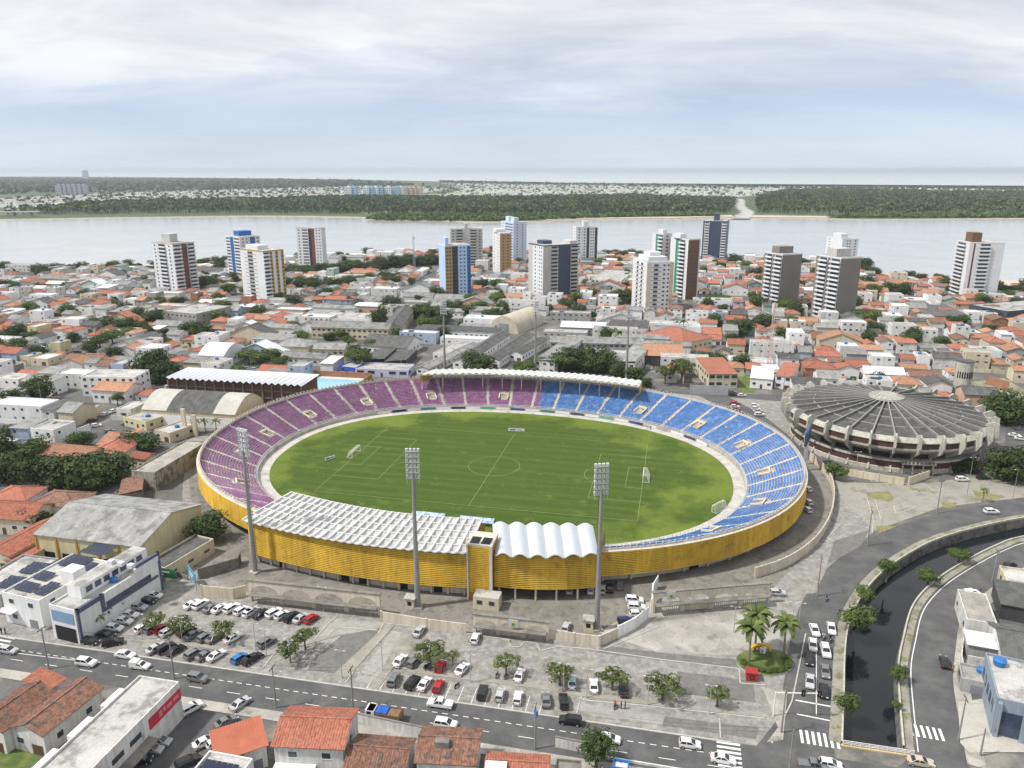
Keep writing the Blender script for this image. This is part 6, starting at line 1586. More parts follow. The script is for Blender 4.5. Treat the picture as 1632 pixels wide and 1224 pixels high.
for cx_, cy_, w, d, px, py in houses:
    right_ = px > 560
    comp = inpoly(cx_, cy_, COMP)
    red_p = .55 if right_ else .36
    if px < 260 and py < 520: red_p = .18
    if comp: red_p = .0
    r_ = rg.random() * (1 if not comp else .6) + (0 if not comp else .4)
    wm, wn_, _ = pick(wall_opts)
    rz = TAN + R(rg.uniform(-2.5, 2.5)) + (R(90) * 0)
    if r_ < red_p:
        kind = 'house'; rm, rn = pick([(tile_red, 'red tile', 5), (tile_orange, 'orange tile', 3), (tile_old, 'weathered tile', 2)])[:2]
        rk, rkn = pick([('gable_x', 'gable', 4), ('gable_y', 'end gable', 2), ('hip', 'hip', 4), ('mono', 'lean-to', 1.5)])[:2]; h = rg.choice((3.4, 3.8, 4.2, 5.8, 6.4))
    elif r_ < red_p + (1 - red_p) * .55:
        kind = 'flat_roof_building'; rm, rn = pick([(slab, 'grey slab', 3), (metal_white, 'white', 3), (concrete, 'pale concrete', 2)])[:2]; rk, rkn = 'flat', 'flat'; h = rg.choice((4, 4.6, 6.8, 7.2, 7.6, 10))
    else:
        kind = 'sheet_roof_building'; rm, rn = pick([(fibro, 'grey sheet', 5), (fibro_dark, 'dark sheet', 3), (metal_white, 'white metal', 1)])[:2]; rk, rkn = pick([('gable_x', 'gable', 3), ('gable_y', 'end gable', 2), ('mono', 'sloping', 3)])[:2]; h = rg.choice((3.8, 4.4, 6, 6.6))
    c, s = math.cos(rz), math.sin(rz)
    ox, oy = cx_ - c * w / 2 + s * d / 2, cy_ - s * w / 2 - c * d / 2
    cnt[kind] += 1
    if cnt[kind] > 300:
        b = walls_mb(w, d, h, False); rf = roof_mb(rk, w, d, h, .3)
        for src, sm_ in ((b, [STM.index(wm) if wm in STM else 0]), (rf, [STM.index(rm) if rm in STM else 6, 0])):
            i = len(STF.v); STF.v += [(ox + c * x - s * y, oy + s * x + c * y, z) for x, y, z in src.v]
            STF.f += [tuple(k + i for k in f) for f in src.f]; STF.m += [sm_[min(k, len(sm_) - 1)] for k in src.m]
        continue
    size = 'two storey' if 5.5 < h < 8 else ('three storey' if h >= 8 else ('small' if w * d < 110 else 'low wide' if w > 13 else 'low'))
    near_ = lm_of(cx_, cy_)
    lab = f"{size} {wn_} {'house' if kind == 'house' else 'building'} with {rn} roof {near_}"
    if lab in USED: lab = lab.replace(rn + ' roof', f'{rn} {rkn} roof') if rkn not in rn else lab
    if lab in USED: lab = ('narrow ' if w < 9.5 else 'broad ' if w > 13 else 'square ') + lab
    if lab in USED: lab = lab.replace('square ', 'deep ' if d > 12 else 'compact ').replace('narrow ', 'slim ' if d > 12 else 'narrow ').replace('broad ', 'sprawling ' if d > 12 else 'broad ')
    if len(lab.split()) > 16: lab = ' '.join(lab.split()[1:])
    USED.add(lab)
    t = thing(kind, lab, 'house' if kind == 'house' else 'building', (ox, oy, 0), rz, ('houses ' if kind == 'house' else 'buildings ') + near_)
    close = cy_ < 560
    if rg.random() < .25 and kind != 'house': solar_array(t, w * .2, d * .3, rg.choice((3, 4)), 2, h - .3) if rk == 'flat' and w > 8 else None
    fill_building(t, w, d, h, wm, rk, rm, rg, wins=True, wgap=3.6 if close else 4.6, left=px > 900, right=px < 760, extras=True, skipw=.35, wsize=(rg.uniform(1.0, 1.5), rg.uniform(.8, 1.1)))
    if rg.random() < .55 and d > 11:                       # lower back wing
        w2, h2 = w * rg.uniform(.4, .7), 3.2
        bk = MB().box(0, w2, 0, 4.5, 0, h2).build('back_wing', wm, t, (rg.uniform(0, w - w2), d, 0))
        roof_mb('mono', w2, 4.5, h2, .25, .7).build('wing_roof', [rg.choice((fibro, tile_red, tile_orange)), wm], bk)
    if rg.random() < .5:
        MB().box(w - .2, w, 0, d * .6, 0, h * rg.uniform(.5, .8)).build('lot_wall', rg.choice((white_dirty, wm, old_concrete)), t, (.35, d, 0))
        MB().box(0, w, -.1, .1, 0, 2.0).build('front_wall', wm, t, (0, -min(3.2, d * .3), 0))
if STF.v: O('distant_houses', STF.mesh('distant_houses', STM), label='mass of small roofs and walls near the river', cat='houses', kind='stuff')
print('HOUSES', cnt, len(bpy.data.objects))
t = bld('slate_hall', 'dark slate blue hall with a round emblem wall near the beach', 'hall', (1545, 485), (1606, 496), (1628, 478), 9, M('slate_wall', (.055, .07, .085), .6, .1), 'flat', slab, wins=False)
W = t['w']
ring_ = [(W * .62 + 9 * math.cos(2 * math.pi * k / 40), 4.5 + 4 * math.sin(2 * math.pi * k / 40)) for k in range(40)]
b = MB()
for k in range(40): p, q = ring_[k], ring_[(k + 1) % 40]; b.bar((p[0], -.1, p[1]), (q[0], -.1, q[1]), .1, .4)
for k in (-6, -2, 2, 6): b.bar((W * .62 + k, -.1, 4.5 - math.sqrt(81 - k * k) * 4 / 9), (W * .62 + k, -.1, 4.5 + math.sqrt(81 - k * k) * 4 / 9), .1, .25)
for z in (3, 6): b.bar((W * .62 - 8.3, -.1, z), (W * .62 + 8.3, -.1, z), .1, .25)
b.build('round_emblem', dark, t)
bld('mall_roof', 'wide low grey roofed market beside the slate blue hall', 'building', (1450, 497), (1540, 500), (1548, 474), 6, grey_w, 'flat', fibro_dark, wins=False)
bld('red_panel_building', 'white building with a deep red square panel by the navy banded tower', 'building', (942, 445), (990, 447), (992, 432), 10, white_w, 'flat', slab)
# ================================================================ TREES
def leaf_mat(key, c1, c2, rand=.22):
    m = M(key, c1, .75, .28, .5, 3.5, rand=rand, col2=c2, mixlo=.42, mixhi=.62, spec=.25)
    return m
lf_dark = leaf_mat('mango_leaf', (.036, .060, .018), (.058, .086, .022))
lf_mid = leaf_mat('street_tree_leaf', (.060, .095, .024), (.095, .130, .030))
lf_lite = leaf_mat('almond_leaf', (.070, .105, .024), (.125, .145, .032))
lf_palm = leaf_mat('palm_leaf', (.070, .105, .028), (.13, .145, .04))
tr = np.random.RandomState(3)
def crown_mesh(name, mat, nclump, nleaf, leaf, flat=.8, spread=.62, cr=.42, dome=True):
    """unit crown (radius about 1): leaf faces on the shells of many clumps, gaps left between them"""
    V, Fc = [], []
    cl = []
    for k in range(nclump):
        a = 2.399 * k + tr.uniform(-.3, .3); q = math.sqrt((k + .5) / nclump) * spread * tr.uniform(.8, 1.15)
        z = tr.uniform(-.35 if dome != 2 else -.8, .75) * (1 - q * .6) if dome else tr.uniform(-.2, .25)
        cl.append((math.cos(a) * q, math.sin(a) * q, z * flat, cr * tr.choice([.5, .7, .85, 1.0, 1.25])))
    for (x, y, z, r) in cl:
        for j in range(nleaf):
            n = tr.normal(size=3); n /= np.linalg.norm(n)
            if n[2] < -.35 and tr.rand() < .6: n[2] = -n[2]
            c = np.array([x, y, z]) + n * r * np.array([1, 1, flat]) * tr.uniform(.72, 1.08)
            t1 = np.cross(n, tr.normal(size=3)); t1 /= np.linalg.norm(t1); t2 = np.cross(n, t1) + n * tr.uniform(-.5, .5)
            s = leaf * tr.uniform(.6, 1.3); i = len(V)
            V += [tuple(c + t1 * s), tuple(c + t2 * s * .6), tuple(c - t1 * s), tuple(c - t2 * s * .6)]; Fc.append((i, i + 1, i + 2, i + 3))
    me = bpy.data.meshes.new(name); me.from_pydata(V, [], Fc); me.materials.append(mat); me.update(); return me
def trunk_mesh(name, nl=5, sp=.5, top=.2):
    b = MB(); b.tube((0, 0, -1), (.03, .02, -.35), .085, .06, 7)
    for k in range(nl):
        a = 2 * math.pi * k / nl + tr.uniform(-.4, .4); q = sp * tr.uniform(.7, 1.2)
        m1 = (math.cos(a) * q * .45, math.sin(a) * q * .45, -.12); b.tube((.03, .02, -.4), m1, .05, .035, 6); b.tube(m1, (math.cos(a) * q, math.sin(a) * q, top + tr.uniform(-.1, .2)), .035, .015, 5)
    return b.mesh(name, bark)
CROWN = {'mango': [crown_mesh('crown', lf_dark, 34, 125, .062, .82, .68, .4, 2) for _ in range(3)], 'street': [crown_mesh('crown', lf_mid, 24, 110, .065, .8, .66) for _ in range(3)],
         'almond': [crown_mesh('crown', lf_lite, 20, 85, .055, .62, .82, .27) for _ in range(4)], 'sparse': [crown_mesh('crown', lf_mid, 30, 60, .05, .8, .78, .2) for _ in range(2)]}
TRUNK = {k: [trunk_mesh('trunk', 6 if k in ('almond', 'sparse') else 4, .62 if k in ('almond', 'sparse') else .45) for _ in range(2)] for k in CROWN}
def tree(px, py, r, h, kind, label, group=None, name=None, xy=None):
    x, y = xy or at(px, py)
    t = thing(name or {'mango': 'mango_tree', 'street': 'broadleaf_tree', 'almond': 'almond_tree', 'sparse': 'open_crowned_tree'}[kind], label, 'tree', (x, y, 0), tr.uniform(0, 6.28), group)
    rz_ = min(r * .95, h * .56) if kind != 'mango' else min(r * .95, h * .62); zc = h - rz_ * .88
    c = O('crown', CROWN[kind][tr.randint(len(CROWN[kind]))], t, (0, 0, zc), tr.uniform(0, 6), (r * tr.uniform(.85, 1.2), r * tr.uniform(.8, 1.1), rz_ * tr.uniform(.85, 1.12)))
    O('trunk', TRUNK[kind][tr.randint(2)], t, (0, 0, zc), 0, (r * .9, r * .9, zc))
    claim(x, y, r * .6)
    return t
cp = 'small trees in the car park'
for px, py, r, h, lab in ((248, 1008, 3.4, 6, 'light green almond tree over the red parked car'), (290, 1016, 3.4, 6, 'light green almond tree between rows of dark parked cars'), (358, 1022, 3.2, 6, 'yellowish almond tree by the white car near the arcade'),
        (463, 1056, 3.3, 6.2, 'dark leaved tree with a lamp post at the island kerb'), (487, 1036, 3.0, 6, 'spreading tree behind the dark leaved island tree'), (686, 1060, 4.2, 6.4, 'wide almond tree above the motorcycle and red car'), (722, 1060, 1.7, 4, 'thin young tree beside the wide almond tree'),
        (807, 1076, 3.0, 5.6, 'almond tree beside the white car in the open lot'), (892, 1092, 3.8, 6.2, 'almond tree behind the pale parked sedan'), (976, 1100, 3.3, 5.8, 'thin crowned almond tree between white and black cars'), (1056, 1114, 4.4, 6.2, 'broad almond tree on the long kerbed island'), (1143, 1126, 3.0, 5.4, 'round almond tree at the empty end of the long island')):
    tree(px, py, r, h, 'almond', lab, cp)
tree(333, 862, 5.6, 9.5, 'mango', 'round dense dark tree against the gold wall', None)
tree(950, 1222, 3.6, 7.5, 'mango', 'dense dark tree beside the street kiosk')
for px, py, r, h, k, lab in ((1412, 928, 3.2, 7.0, 'street', 'tiered tree on the canal bank at its bend'), (1376, 958, 2.6, 4.2, 'street', 'low bush tree on the canal wall below the tiered tree'), (1365, 1008, 4.6, 7, 'street', 'large bushy tree overhanging the canal road'), (1478, 932, 3.4, 4.6, 'street', 'leaning shrub tree on the outer canal wall'), (1528, 896, 3.6, 4.6, 'street', 'bushy shrub tree on the outer canal bend'), (1431, 1088, 2.5, 4.2, 'street', 'small tree on the outer canal wall halfway'), (1348, 1142, 2.7, 5, 'street', 'small tree by the stop line on the canal bank'), (1428, 1132, 1.2, 2.2, 'street', 'little shrub on the outer canal wall')):
    tree(px, py, r, h, k, lab, 'trees along the canal')
for px, py, r, lab in big: tree(px + rnd.uniform(-8, 8), py + rnd.uniform(-14, 8), r * rnd.uniform(.8, 1.15), r * rnd.uniform(1.15, 1.5), 'mango', lab, 'large dark trees')
for i, (px, py, r, k) in enumerate(mid):
    x, y = at(px, py); nm = {'mango': 'dense dark', 'street': 'mid green', 'sparse': 'tall airy'}[k]
    wh = lm_of(x, y) if not (430 < px < 1110 and 500 < py < 620) else ('in the compound behind the stadium' if py < 575 else 'just behind the far stadium roof' if px > 650 else 'by the street behind the pool')
    tree(px, py, r, r * (1.9 if k == 'sparse' else 1.35), k, f"{nm} {'large' if r > 7 else 'small'} tree {wh}", 'trees ' + wh)
# trees on the river edge and between the houses
def belt(pts, n, rlo, rhi, where):
    l = P(*pts)
    for i in range(n):
        q = rg.uniform(0, len(l) - 1.001); a, b_ = l[int(q)], l[int(q) + 1]; f = q - int(q)
        r = rg.uniform(rlo, rhi); x, y = a[0] + (b_[0] - a[0]) * f + rg.uniform(-6, 6), a[1] + (b_[1] - a[1]) * f + rg.uniform(-14, 4)
        if any(math.hypot(x - cx, y - c2) < q3 * .55 for cx, c2, q3 in TAKEN): continue
        tree(0, 0, r, r * 1.3, 'mango', f'dark {"spreading" if r > 8 else "compact"} tree {where}', 'trees ' + where, 'riverside_tree', xy=(x, y))
belt([(0, 436), (150, 432), (330, 424), (460, 419)], 44, 5, 9, 'along the left river bank')
belt([(460, 440), (540, 432), (620, 426), (700, 420)], 34, 6, 11, 'in the belt beside the brown striped riverside tower')
belt([(455, 462), (540, 456), (610, 448), (640, 452)], 28, 6, 9, 'in the park belt behind the cream and gold tower')
belt([(690, 408), (780, 410), (960, 410), (1030, 411)], 30, 5, 9, 'on the river edge behind the middle towers')
belt([(1370, 432), (1440, 444), (1520, 450)], 10, 4, 7, 'on the beach road near the white beach tower')
belt([(1560, 462), (1632, 470)], 8, 6, 9, 'beside the slate blue hall on the beach')
n_t = 0
for cx_, cy_, w, d, px, py in rg.sample(lots, len(lots)):
    if n_t >= 250: break
    if not inpoly(cx_, cy_, inside) or any(inpoly(cx_, cy_, e) for e in EXW) or py > 720: continue
    x, y = cx_ + w * .5, cy_ + d * .5
    if any(math.hypot(x - c[0], y - c[1]) < c[2] for c in TAKEN): continue
    r = rg.choice((2.6, 3.4, 4.5, 5.5, 7.0, 8.0)); wh = lm_of(x, y); k = rg.choice(('mango', 'mango', 'street'))
    tree(0, 0, r, r * 1.3 + 2, k, f"{'dark' if k == 'mango' else 'light'} {'bushy' if r > 5 else 'little'} garden tree among roofs {wh}", 'garden trees ' + wh, 'garden_tree', xy=(x, y)); n_t += 1
# palms
def frond_mesh():
    b = MB()
    n = 9
    P_ = [(q, 0, .42 * math.sin(q * 1.9) - .55 * q * q) for q in [k / n for k in range(n + 1)]]
    for k in range(n):
        p, q = Vector(P_[k]), Vector(P_[k + 1]); wdt = .20 * math.sin(math.pi * (k + .8) / (n + 1.2)) + .02
        for sg in (-1, 1):
            b.face([p, q, q + Vector((.07, sg * wdt, -.07)), p + Vector((.06, sg * wdt * .9, -.06))])
    return b.mesh('frond', lf_palm)
FR = frond_mesh()
def palm(px, py, h, fr, label, group=None, n=15, xy=None):
    x, y = xy or at(px, py); t = thing('palm_tree', label, 'palm', (x, y, 0), tr.uniform(0, 6), group)
    MB().tube((0, 0, 0), (.1, .05, h * .5), .3, .2, 8).tube((.1, .05, h * .5), (.2, .1, h), .2, .15, 8).build('trunk', M('palm_trunk', (.22, .19, .15), .95, .2, 1.5, 6), t)
    for k in range(n):
        f = O('frond', FR, t, (.2, .1, h - .05), 0, (fr, fr, fr)); f.rotation_euler = (0, R(-38 + 68 * ((k * 7) % n) / n), 2 * math.pi * k / n + tr.uniform(-.2, .2))
for px, py, h, fr, lab in ((1193, 1056, 8.6, 3.4, 'tall palm beside the red box on the roundabout'), (1203, 1040, 9.4, 3.4, 'tall palm at the rear of the roundabout'), (1249, 1044, 7.6, 3.2, 'palm on the road side of the roundabout')): palm(px, py, h, fr, lab, 'roundabout palms', 18)
for px, py, lab in ((205, 953, 'young palm beside the slate framed office'), (188, 980, 'young palm in the office planting strip'), (170, 993, 'short palm at the office front strip'), (160, 1003, 'smallest palm by the office entrance')): palm(px, py, 3.6, 1.7, lab, 'office palms', 11)
for px, py, lab in ((312, 690, 'palm in the garden court by the pylons'), (328, 690, 'middle palm of the garden court'), (345, 690, 'palm of the garden court nearest the vaulted hall')): palm(px, py, 5, 2.2, lab, 'garden court palms', 11)
for px, py, h, lab in ((985, 558, 10, 'coconut palm in the school court'), (1088, 535, 9, 'coconut palm by the red roofed school'), (1062, 497, 9, 'coconut palm at the foot of the brown gridded tower'), (557, 490, 8, 'coconut palm near the compound entrance'), (88, 700, 6, 'feathery palm at the street corner tree'), (1340, 598, 7, 'palm behind the round arena'), (1565, 800, 4, 'young palm on the dry grass by the canal road'), (470, 1042, 2, 'tiny palm on the long car park island')): palm(px, py, h, h * .36, lab, None, 13)
# ================================================================ VEHICLES
PAINT = {'white': (.72, .72, .71), 'silver': (.42, .43, .44), 'grey': (.16, .165, .17), 'black': (.018, .018, .02), 'red': (.36, .015, .02), 'blue': (.02, .17, .42), 'maroon': (.12, .02, .025), 'beige': (.46, .41, .33), 'navy': (.02, .04, .14), 'pale blue': (.34, .42, .47)}
def pm(c): return M('car_paint_' + c.replace(' ', '_'), PAINT[c], .28, .05, .6, 3, spec=.5)
tyre_m, rim_m = M('tyre', (.02, .02, .02), .9, .1), M('wheel_rim', (.34, .34, .35), .4, .1)
lamp_f, lamp_r = M('headlamp', (.62, .63, .64), .2, .05), M('tail_lamp', (.36, .02, .02), .3, .05)
carglass = M('car_glass', (.018, .022, .026), .08, .1, spec=.7)
TYRE = MB().tube((0, -.1, 0), (0, .1, 0), .31, .31, 12).mesh('tyre', tyre_m); RIM = MB().tube((0, -.115, 0), (0, .115, 0), .19, .19, 10).mesh('rim', rim_m)
HL_ = MB().box(-.12, .03, -.2, .2, -.08, .08).mesh('headlight', lamp_f); TLm = MB().box(-.03, .1, -.16, .16, -.11, .11).mesh('tail_light', lamp_r)
SHAPES = {  # half width, side outline of the body (x,z), window base x0..x1, roof x0..x1, belt z, roof z
    'hatchback': (.85, [(-1.95, .32), (-2.0, .7), (-1.9, .98), (.95, .98), (1.75, .84), (1.97, .66), (1.98, .32)], (-1.86, 1.0), (-1.55, .15), .97, 1.48),
    'sedan': (.87, [(-2.2, .34), (-2.24, .75), (-2.1, .97), (-1.45, 1.0), (1.0, .98), (1.95, .84), (2.2, .66), (2.2, .32)], (-1.6, 1.05), (-.95, .2), .97, 1.44),
    'suv': (.9, [(-2.15, .4), (-2.2, .85), (-2.08, 1.12), (1.05, 1.12), (2.0, 1.0), (2.2, .78), (2.2, .4)], (-2.02, 1.1), (-1.85, .3), 1.1, 1.66),
    'pickup': (.92, [(-2.6, .45), (-2.62, 1.05), (-.75, 1.08), (1.2, 1.08), (2.3, .98), (2.55, .75), (2.55, .42)], (-.78, 1.2), (-.6, .45), 1.06, 1.72),
    'van': (.86, [(-2.1, .36), (-2.12, .8), (-2.05, 1.05), (1.0, 1.0), (1.8, .86), (2.05, .66), (2.05, .34)], (-.35, 1.02), (-.3, .3), .98, 1.5)}
_cm = {}
def car_meshes(kind, colr):
    k = (kind, colr)
    if k in _cm: return _cm[k]
    hw, pf, wb, rf, bz, rz = SHAPES[kind]
    zlo, zhi = min(p[1] for p in pf), max(p[1] for p in pf)
    b = MB(); n = len(pf)
    for sg in (-1, 1):
        ring_a = [(x, sg * (hw - .06), z) for x, z in pf]; 
        f = [(x * .995, sg * hw * (1 if .4 < z < .95 else .965), z) for x, z in pf]
        b.face(f if sg < 0 else f[::-1])
    for i in range(n):
        p, q = pf[i], pf[(i + 1) % n]
        wp, wq = hw * (1 if .4 < p[1] < .95 else .965), hw * (1 if .4 < q[1] < .95 else .965)
        b.face([(p[0] * .995, wp, p[1]), (q[0] * .995, wq, q[1]), (q[0] * .995, -wq, q[1]), (p[0] * .995, -wp, p[1])])
    if kind == 'van': b.box(-2.08, -.3, -hw * .97, hw * .97, 1.0, 1.82)
    if kind == 'pickup': b.box(-2.5, -.85, -hw * .86, -hw * .98, 1.0, 1.16); b.box(-2.5, -.85, hw * .86, hw * .98, 1.0, 1.16)
    body = b.mesh('body', pm(colr))
    t = hw * .76
    lo = [(wb[0], -hw * .93, bz), (wb[1], -hw * .93, bz), (wb[1], hw * .93, bz), (wb[0], hw * .93, bz)]
    hi = [(rf[0], -t, rz - .04), (rf[1], -t, rz - .04), (rf[1], t, rz - .04), (rf[0], t, rz - .04)]
    g = MB()
    for i in range(4): j = (i + 1) % 4; g.face([lo[i], lo[j], hi[j], hi[i]])
    glassm = g.mesh('windows', carglass)
    r = MB().prism([(rf[0] - .06, -t - .03), (rf[1] + .05, -t - .03), (rf[1] + .05, t + .03), (rf[0] - .06, t + .03)], rz - .05, rz)
    for i in range(4): r.bar(Vector(lo[i]) * 1.004, Vector(hi[i]) * 1.002, .1, .1)
    mx = (wb[0] + wb[1]) / 2 - .15
    for sg in (-1, 1): r.bar((mx, sg * hw * .935, bz), ((rf[0] + rf[1]) / 2, sg * (t + .01), rz - .04), .1, .06)
    roof = r.mesh('roof', pm('black') if colr == 'white' and kind == 'suv' and False else pm(colr))
    _cm[k] = (body, glassm, roof); return _cm[k]
def car(px, py, kind, colr, ang, where, group, verb='parked', z=.0, xy=None):
    x, y = xy or at(px, py, .6)
    body, gl, rf = car_meshes(kind, colr)
    t = thing(kind + ('_car' if kind in ('hatchback', 'sedan', 'suv') else ''), f'{colr} {kind if kind != "suv" else "sport utility car"} {verb} {where}', 'truck' if kind == 'pickup' else 'van' if kind == 'van' else 'car', (x, y, z + .012), ang, group)
    O('body', body, t); O('windows', gl, t); O('roof', rf, t)
    hw, pf = SHAPES[kind][0], SHAPES[kind][1]; L0, L1 = pf[0][0], pf[-1][0]
    for wx in (L0 + .72, L1 - .78):
        for sg in (-1, 1): w_ = O('wheel', TYRE, t, (wx, sg * (hw - .07), .31)); O('rim', RIM, w_)
    for sg in (-1, 1): O('headlight', HL_, t, (L1 - .02, sg * (hw - .28), .68)); O('tail_light', TLm, t, (L0 - .02, sg * (hw - .2), .8))
    return t
AVN, PERP = R(-12), R(72)
c1 = lambda x, y: (x * .3301, 820 + y * .3301)
c2 = lambda x, y: (400 + x * .3302, 820 + y * .3302)
c3 = lambda x, y: (800 + x * .3302, 820 + y * .3302)
c4 = lambda x, y: (1210 + x * .33, 820 + y * .33)
c5 = lambda x, y: (1220 + x * .294, 540 + y * .294)
cL = lambda x, y: (x * .3267, 500 + y * .3267)
c2b = lambda x, y: (300 + x * .327, 540 + y * .327)
c4b = lambda x, y: (950 + x * .327, 540 + y * .327)
def row(f, lst, ang, where, group, verb='parked', jit=3):
    for it in lst:
        x, y, kd, cl = it[:4]; a = it[4] if len(it) > 4 else ang
        car(*f(x, y), kd, cl, a + R(rg.uniform(-jit, jit)), where, group, verb)
H_, S2, U_ = 'hatchback', 'sedan', 'suv'
row(c1, [(745, 390, H_, 'white'), (710, 415, S2, 'black'), (667, 447, U_, 'silver'), (627, 482, S2, 'white'), (597, 512, S2, 'white'), (553, 547, H_, 'white'), (510, 580, S2, 'black'), (437, 612, H_, 'black'), (545, 618, U_, 'black', R(22))], AVN, 'in the row along the slate framed office', 'cars by the slate framed office')
row(c1, [(928, 433, S2, 'white'), (970, 435, U_, 'white'), (1020, 450, S2, 'grey'), (1062, 453, S2, 'white'), (1120, 453, U_, 'white'), (1165, 463, H_, 'white'), (1207, 473, H_, 'white')], PERP - R(12), 'in the row below the left arcade wall', 'cars below the arcade wall')
row(c2, [(5, 465, H_, 'silver'), (48, 478, S2, 'black'), (112, 475, U_, 'white'), (150, 485, H_, 'white'), (195, 495, U_, 'black'), (242, 500, S2, 'silver'), (290, 503, H_, 'red')], PERP - R(14), 'in the row below the left arcade wall', 'cars below the arcade wall')
row(c1, [(690, 547, H_, 'white'), (735, 550, H_, 'grey'), (780, 550, H_, 'red'), (812, 565, H_, 'white'), (900, 565, S2, 'black'), (935, 580, S2, 'grey'), (990, 592, H_, 'grey'), (1037, 595, S2, 'grey'), (1125, 595, S2, 'white')], PERP - R(14), 'in the row under the almond trees', 'cars under the almond trees')
row(c1, [(752, 645, S2, 'silver'), (800, 645, U_, 'black'), (848, 655, S2, 'black'), (937, 673, U_, 'grey'), (992, 678, S2, 'grey'), (1045, 680, S2, 'white'), (1157, 693, H_, 'blue'), (1207, 700, H_, 'black')], PERP - R(14), 'in the bays beside the avenue kerb', 'cars in the avenue bays')
row(c2, [(75, 617, U_, 'grey', PERP - R(20)), (15, 690, H_, 'black', PERP - R(14))], PERP, 'alone near the dark leaved island tree', 'cars near the island tree')
row(c1, [(40, 655, H_, 'silver'), (417, 715, U_, 'white'), (605, 677, S2, 'white'), (677, 730, 'van', 'white'), (955, 790, U_, 'grey')], AVN, 'along the avenue past the office', 'traffic on the avenue', 'driving')
row(c1, [(1160, 913, S2, 'silver'), (1092, 1000, S2, 'grey', R(45)), (990, 1097, S2, 'white', R(42)), (1050, 1102, H_, 'white', R(42)), (908, 1195, U_, 'black', R(38))], R(62), 'in the side street by the bright red annex', 'cars in the side street', 'standing')
row(c1, [(927, 935, U_, 'white', R(50)), (775, 1095, H_, 'silver', R(-8)), (735, 1133, H_, 'silver', R(-4)), (680, 1185, H_, 'black', R(10))], R(0), 'in front of the clinic with the red sign', 'cars at the clinic')
row(c1, [(265, 512, S2, 'white')], R(20), 'behind the gate of the solar building', None)
row(c2, [(812, 563, S2, 'silver', PERP), (1083, 597, H_, 'white', R(80))], PERP, 'by itself in the open lot near the cream wall', 'lone cars in the open lot')
row(c2, [(720, 705, S2, 'white'), (785, 712, H_, 'grey'), (915, 733, H_, 'red', R(80)), (1020, 745, S2, 'white')], R(66), 'in the row around the wide almond tree', 'cars around the wide almond tree')
row(c2, [(688, 797, U_, 'grey', R(80)), (778, 812, U_, 'black'), (838, 817, S2, 'white'), (905, 828, H_, 'red', R(78)), (1117, 860, U_, 'black', R(82)), (1203, 870, H_, 'silver', R(78))], R(68), 'in the kerbside bays before the long island', 'cars before the long island')
car(*c2(912, 913), 'pickup', 'white', AVN + math.pi, 'along the avenue past the parking bays', None, 'driving')
car(*c2(940, 1012), U_, 'white', AVN, 'beside the yard wall of the mottled tile house', None)
row(c3, [(85, 775, S2, 'white', R(74)), (338, 810, S2, 'pale blue', R(84)), (443, 827, S2, 'white', R(88)), (590, 847, S2, 'black', R(88))], R(85), 'beside the almond trees of the open lot', 'cars beside the open lot trees')
row(c3, [(77, 885, H_, 'white', R(82)), (212, 895, S2, 'grey', R(92)), (298, 903, U_, 'black', R(93))], R(85), 'in the bays opposite the blue transformer pole', 'cars opposite the transformer pole')
row(c3, [(330, 995, U_, 'black', AVN + math.pi), (520, 1083, H_, 'white'), (907, 1107, H_, 'white'), (1068, 1180, S2, 'white')], AVN, 'along the avenue towards the zebra crossing', 'traffic near the zebra crossing', 'driving')
row(c3, [(327, 362, H_, 'silver'), (430, 362, H_, 'white'), (485, 360, H_, 'silver'), (522, 352, S2, 'black'), (570, 342, H_, 'grey')], R(80), 'under the gold wall of the barrel vaults', 'cars under the gold wall')
row(c3, [(640, 413, U_, 'white', R(-6)), (650, 447, U_, 'white', R(-4)), (655, 480, H_, 'white', R(2)), (597, 512, H_, 'navy', R(8)), (310, 543, H_, 'silver', R(75))], R(0), 'in the stadium yard beside the white gate', 'cars in the stadium yard')
row(c4, [(88, 378, H_, 'silver')], R(-4), 'beside the right end of the arcade gate', None)
CR = R(250)
row(c4, [(267, 558, S2, 'white', R(258)), (348, 550, S2, 'white', R(254)), (258, 632, H_, 'white', R(254)), (320, 660, U_, 'white', R(256)), (240, 697, S2, 'black', R(252)), (318, 757, S2, 'grey', R(252)), (245, 805, S2, 'silver', R(250)), (312, 852, S2, 'black', R(250))], CR, 'in the queue on the canal road', 'queue on the canal road', 'waiting')
row(c4, [(1210, 242, H_, 'black', R(28)), (1025, 380, U_, 'white', R(12)), (895, 712, S2, 'black', R(70)), (780, 1195, S2, 'beige', AVN), (345, 1207, H_, 'white', AVN), (262, 1212, 'pickup', 'grey', AVN)], R(0), 'on the road beyond the canal', 'cars beyond the canal', 'standing')
row(c5, [(1225, 937, U_, 'white', R(4)), (1068, 762, U_, 'white', R(0)), (1180, 752, S2, 'black', R(2))], R(0), 'on the forecourt side of the round arena', 'cars by the round arena')
row(c5, [(230, 883, H_, 'white'), (227, 925, H_, 'white'), (226, 812, H_, 'white')], R(100), 'behind the curved wall under the gold facade', 'cars behind the curved wall')
row(c5, [(1350, 522, S2, 'white'), (1385, 540, S2, 'white')], R(-20), 'beside the railings right of the arena', 'cars right of the arena')
row(c4b, [(675, 313, S2, 'red'), (678, 330, H_, 'white'), (692, 355, H_, 'red'), (680, 341, S2, 'grey'), (775, 325, H_, 'white'), (780, 340, H_, 'white'), (790, 352, S2, 'silver'), (797, 369, U_, 'white')], R(-4), 'in the street lot behind the blue seats', 'cars behind the blue seats')
row(c4b, [(660, 258, S2, 'grey'), (668, 272, H_, 'black'), (712, 275, H_, 'white'), (320, 256, H_, 'grey')], R(0), 'before the red and orange roofed villa', 'cars before the villa')
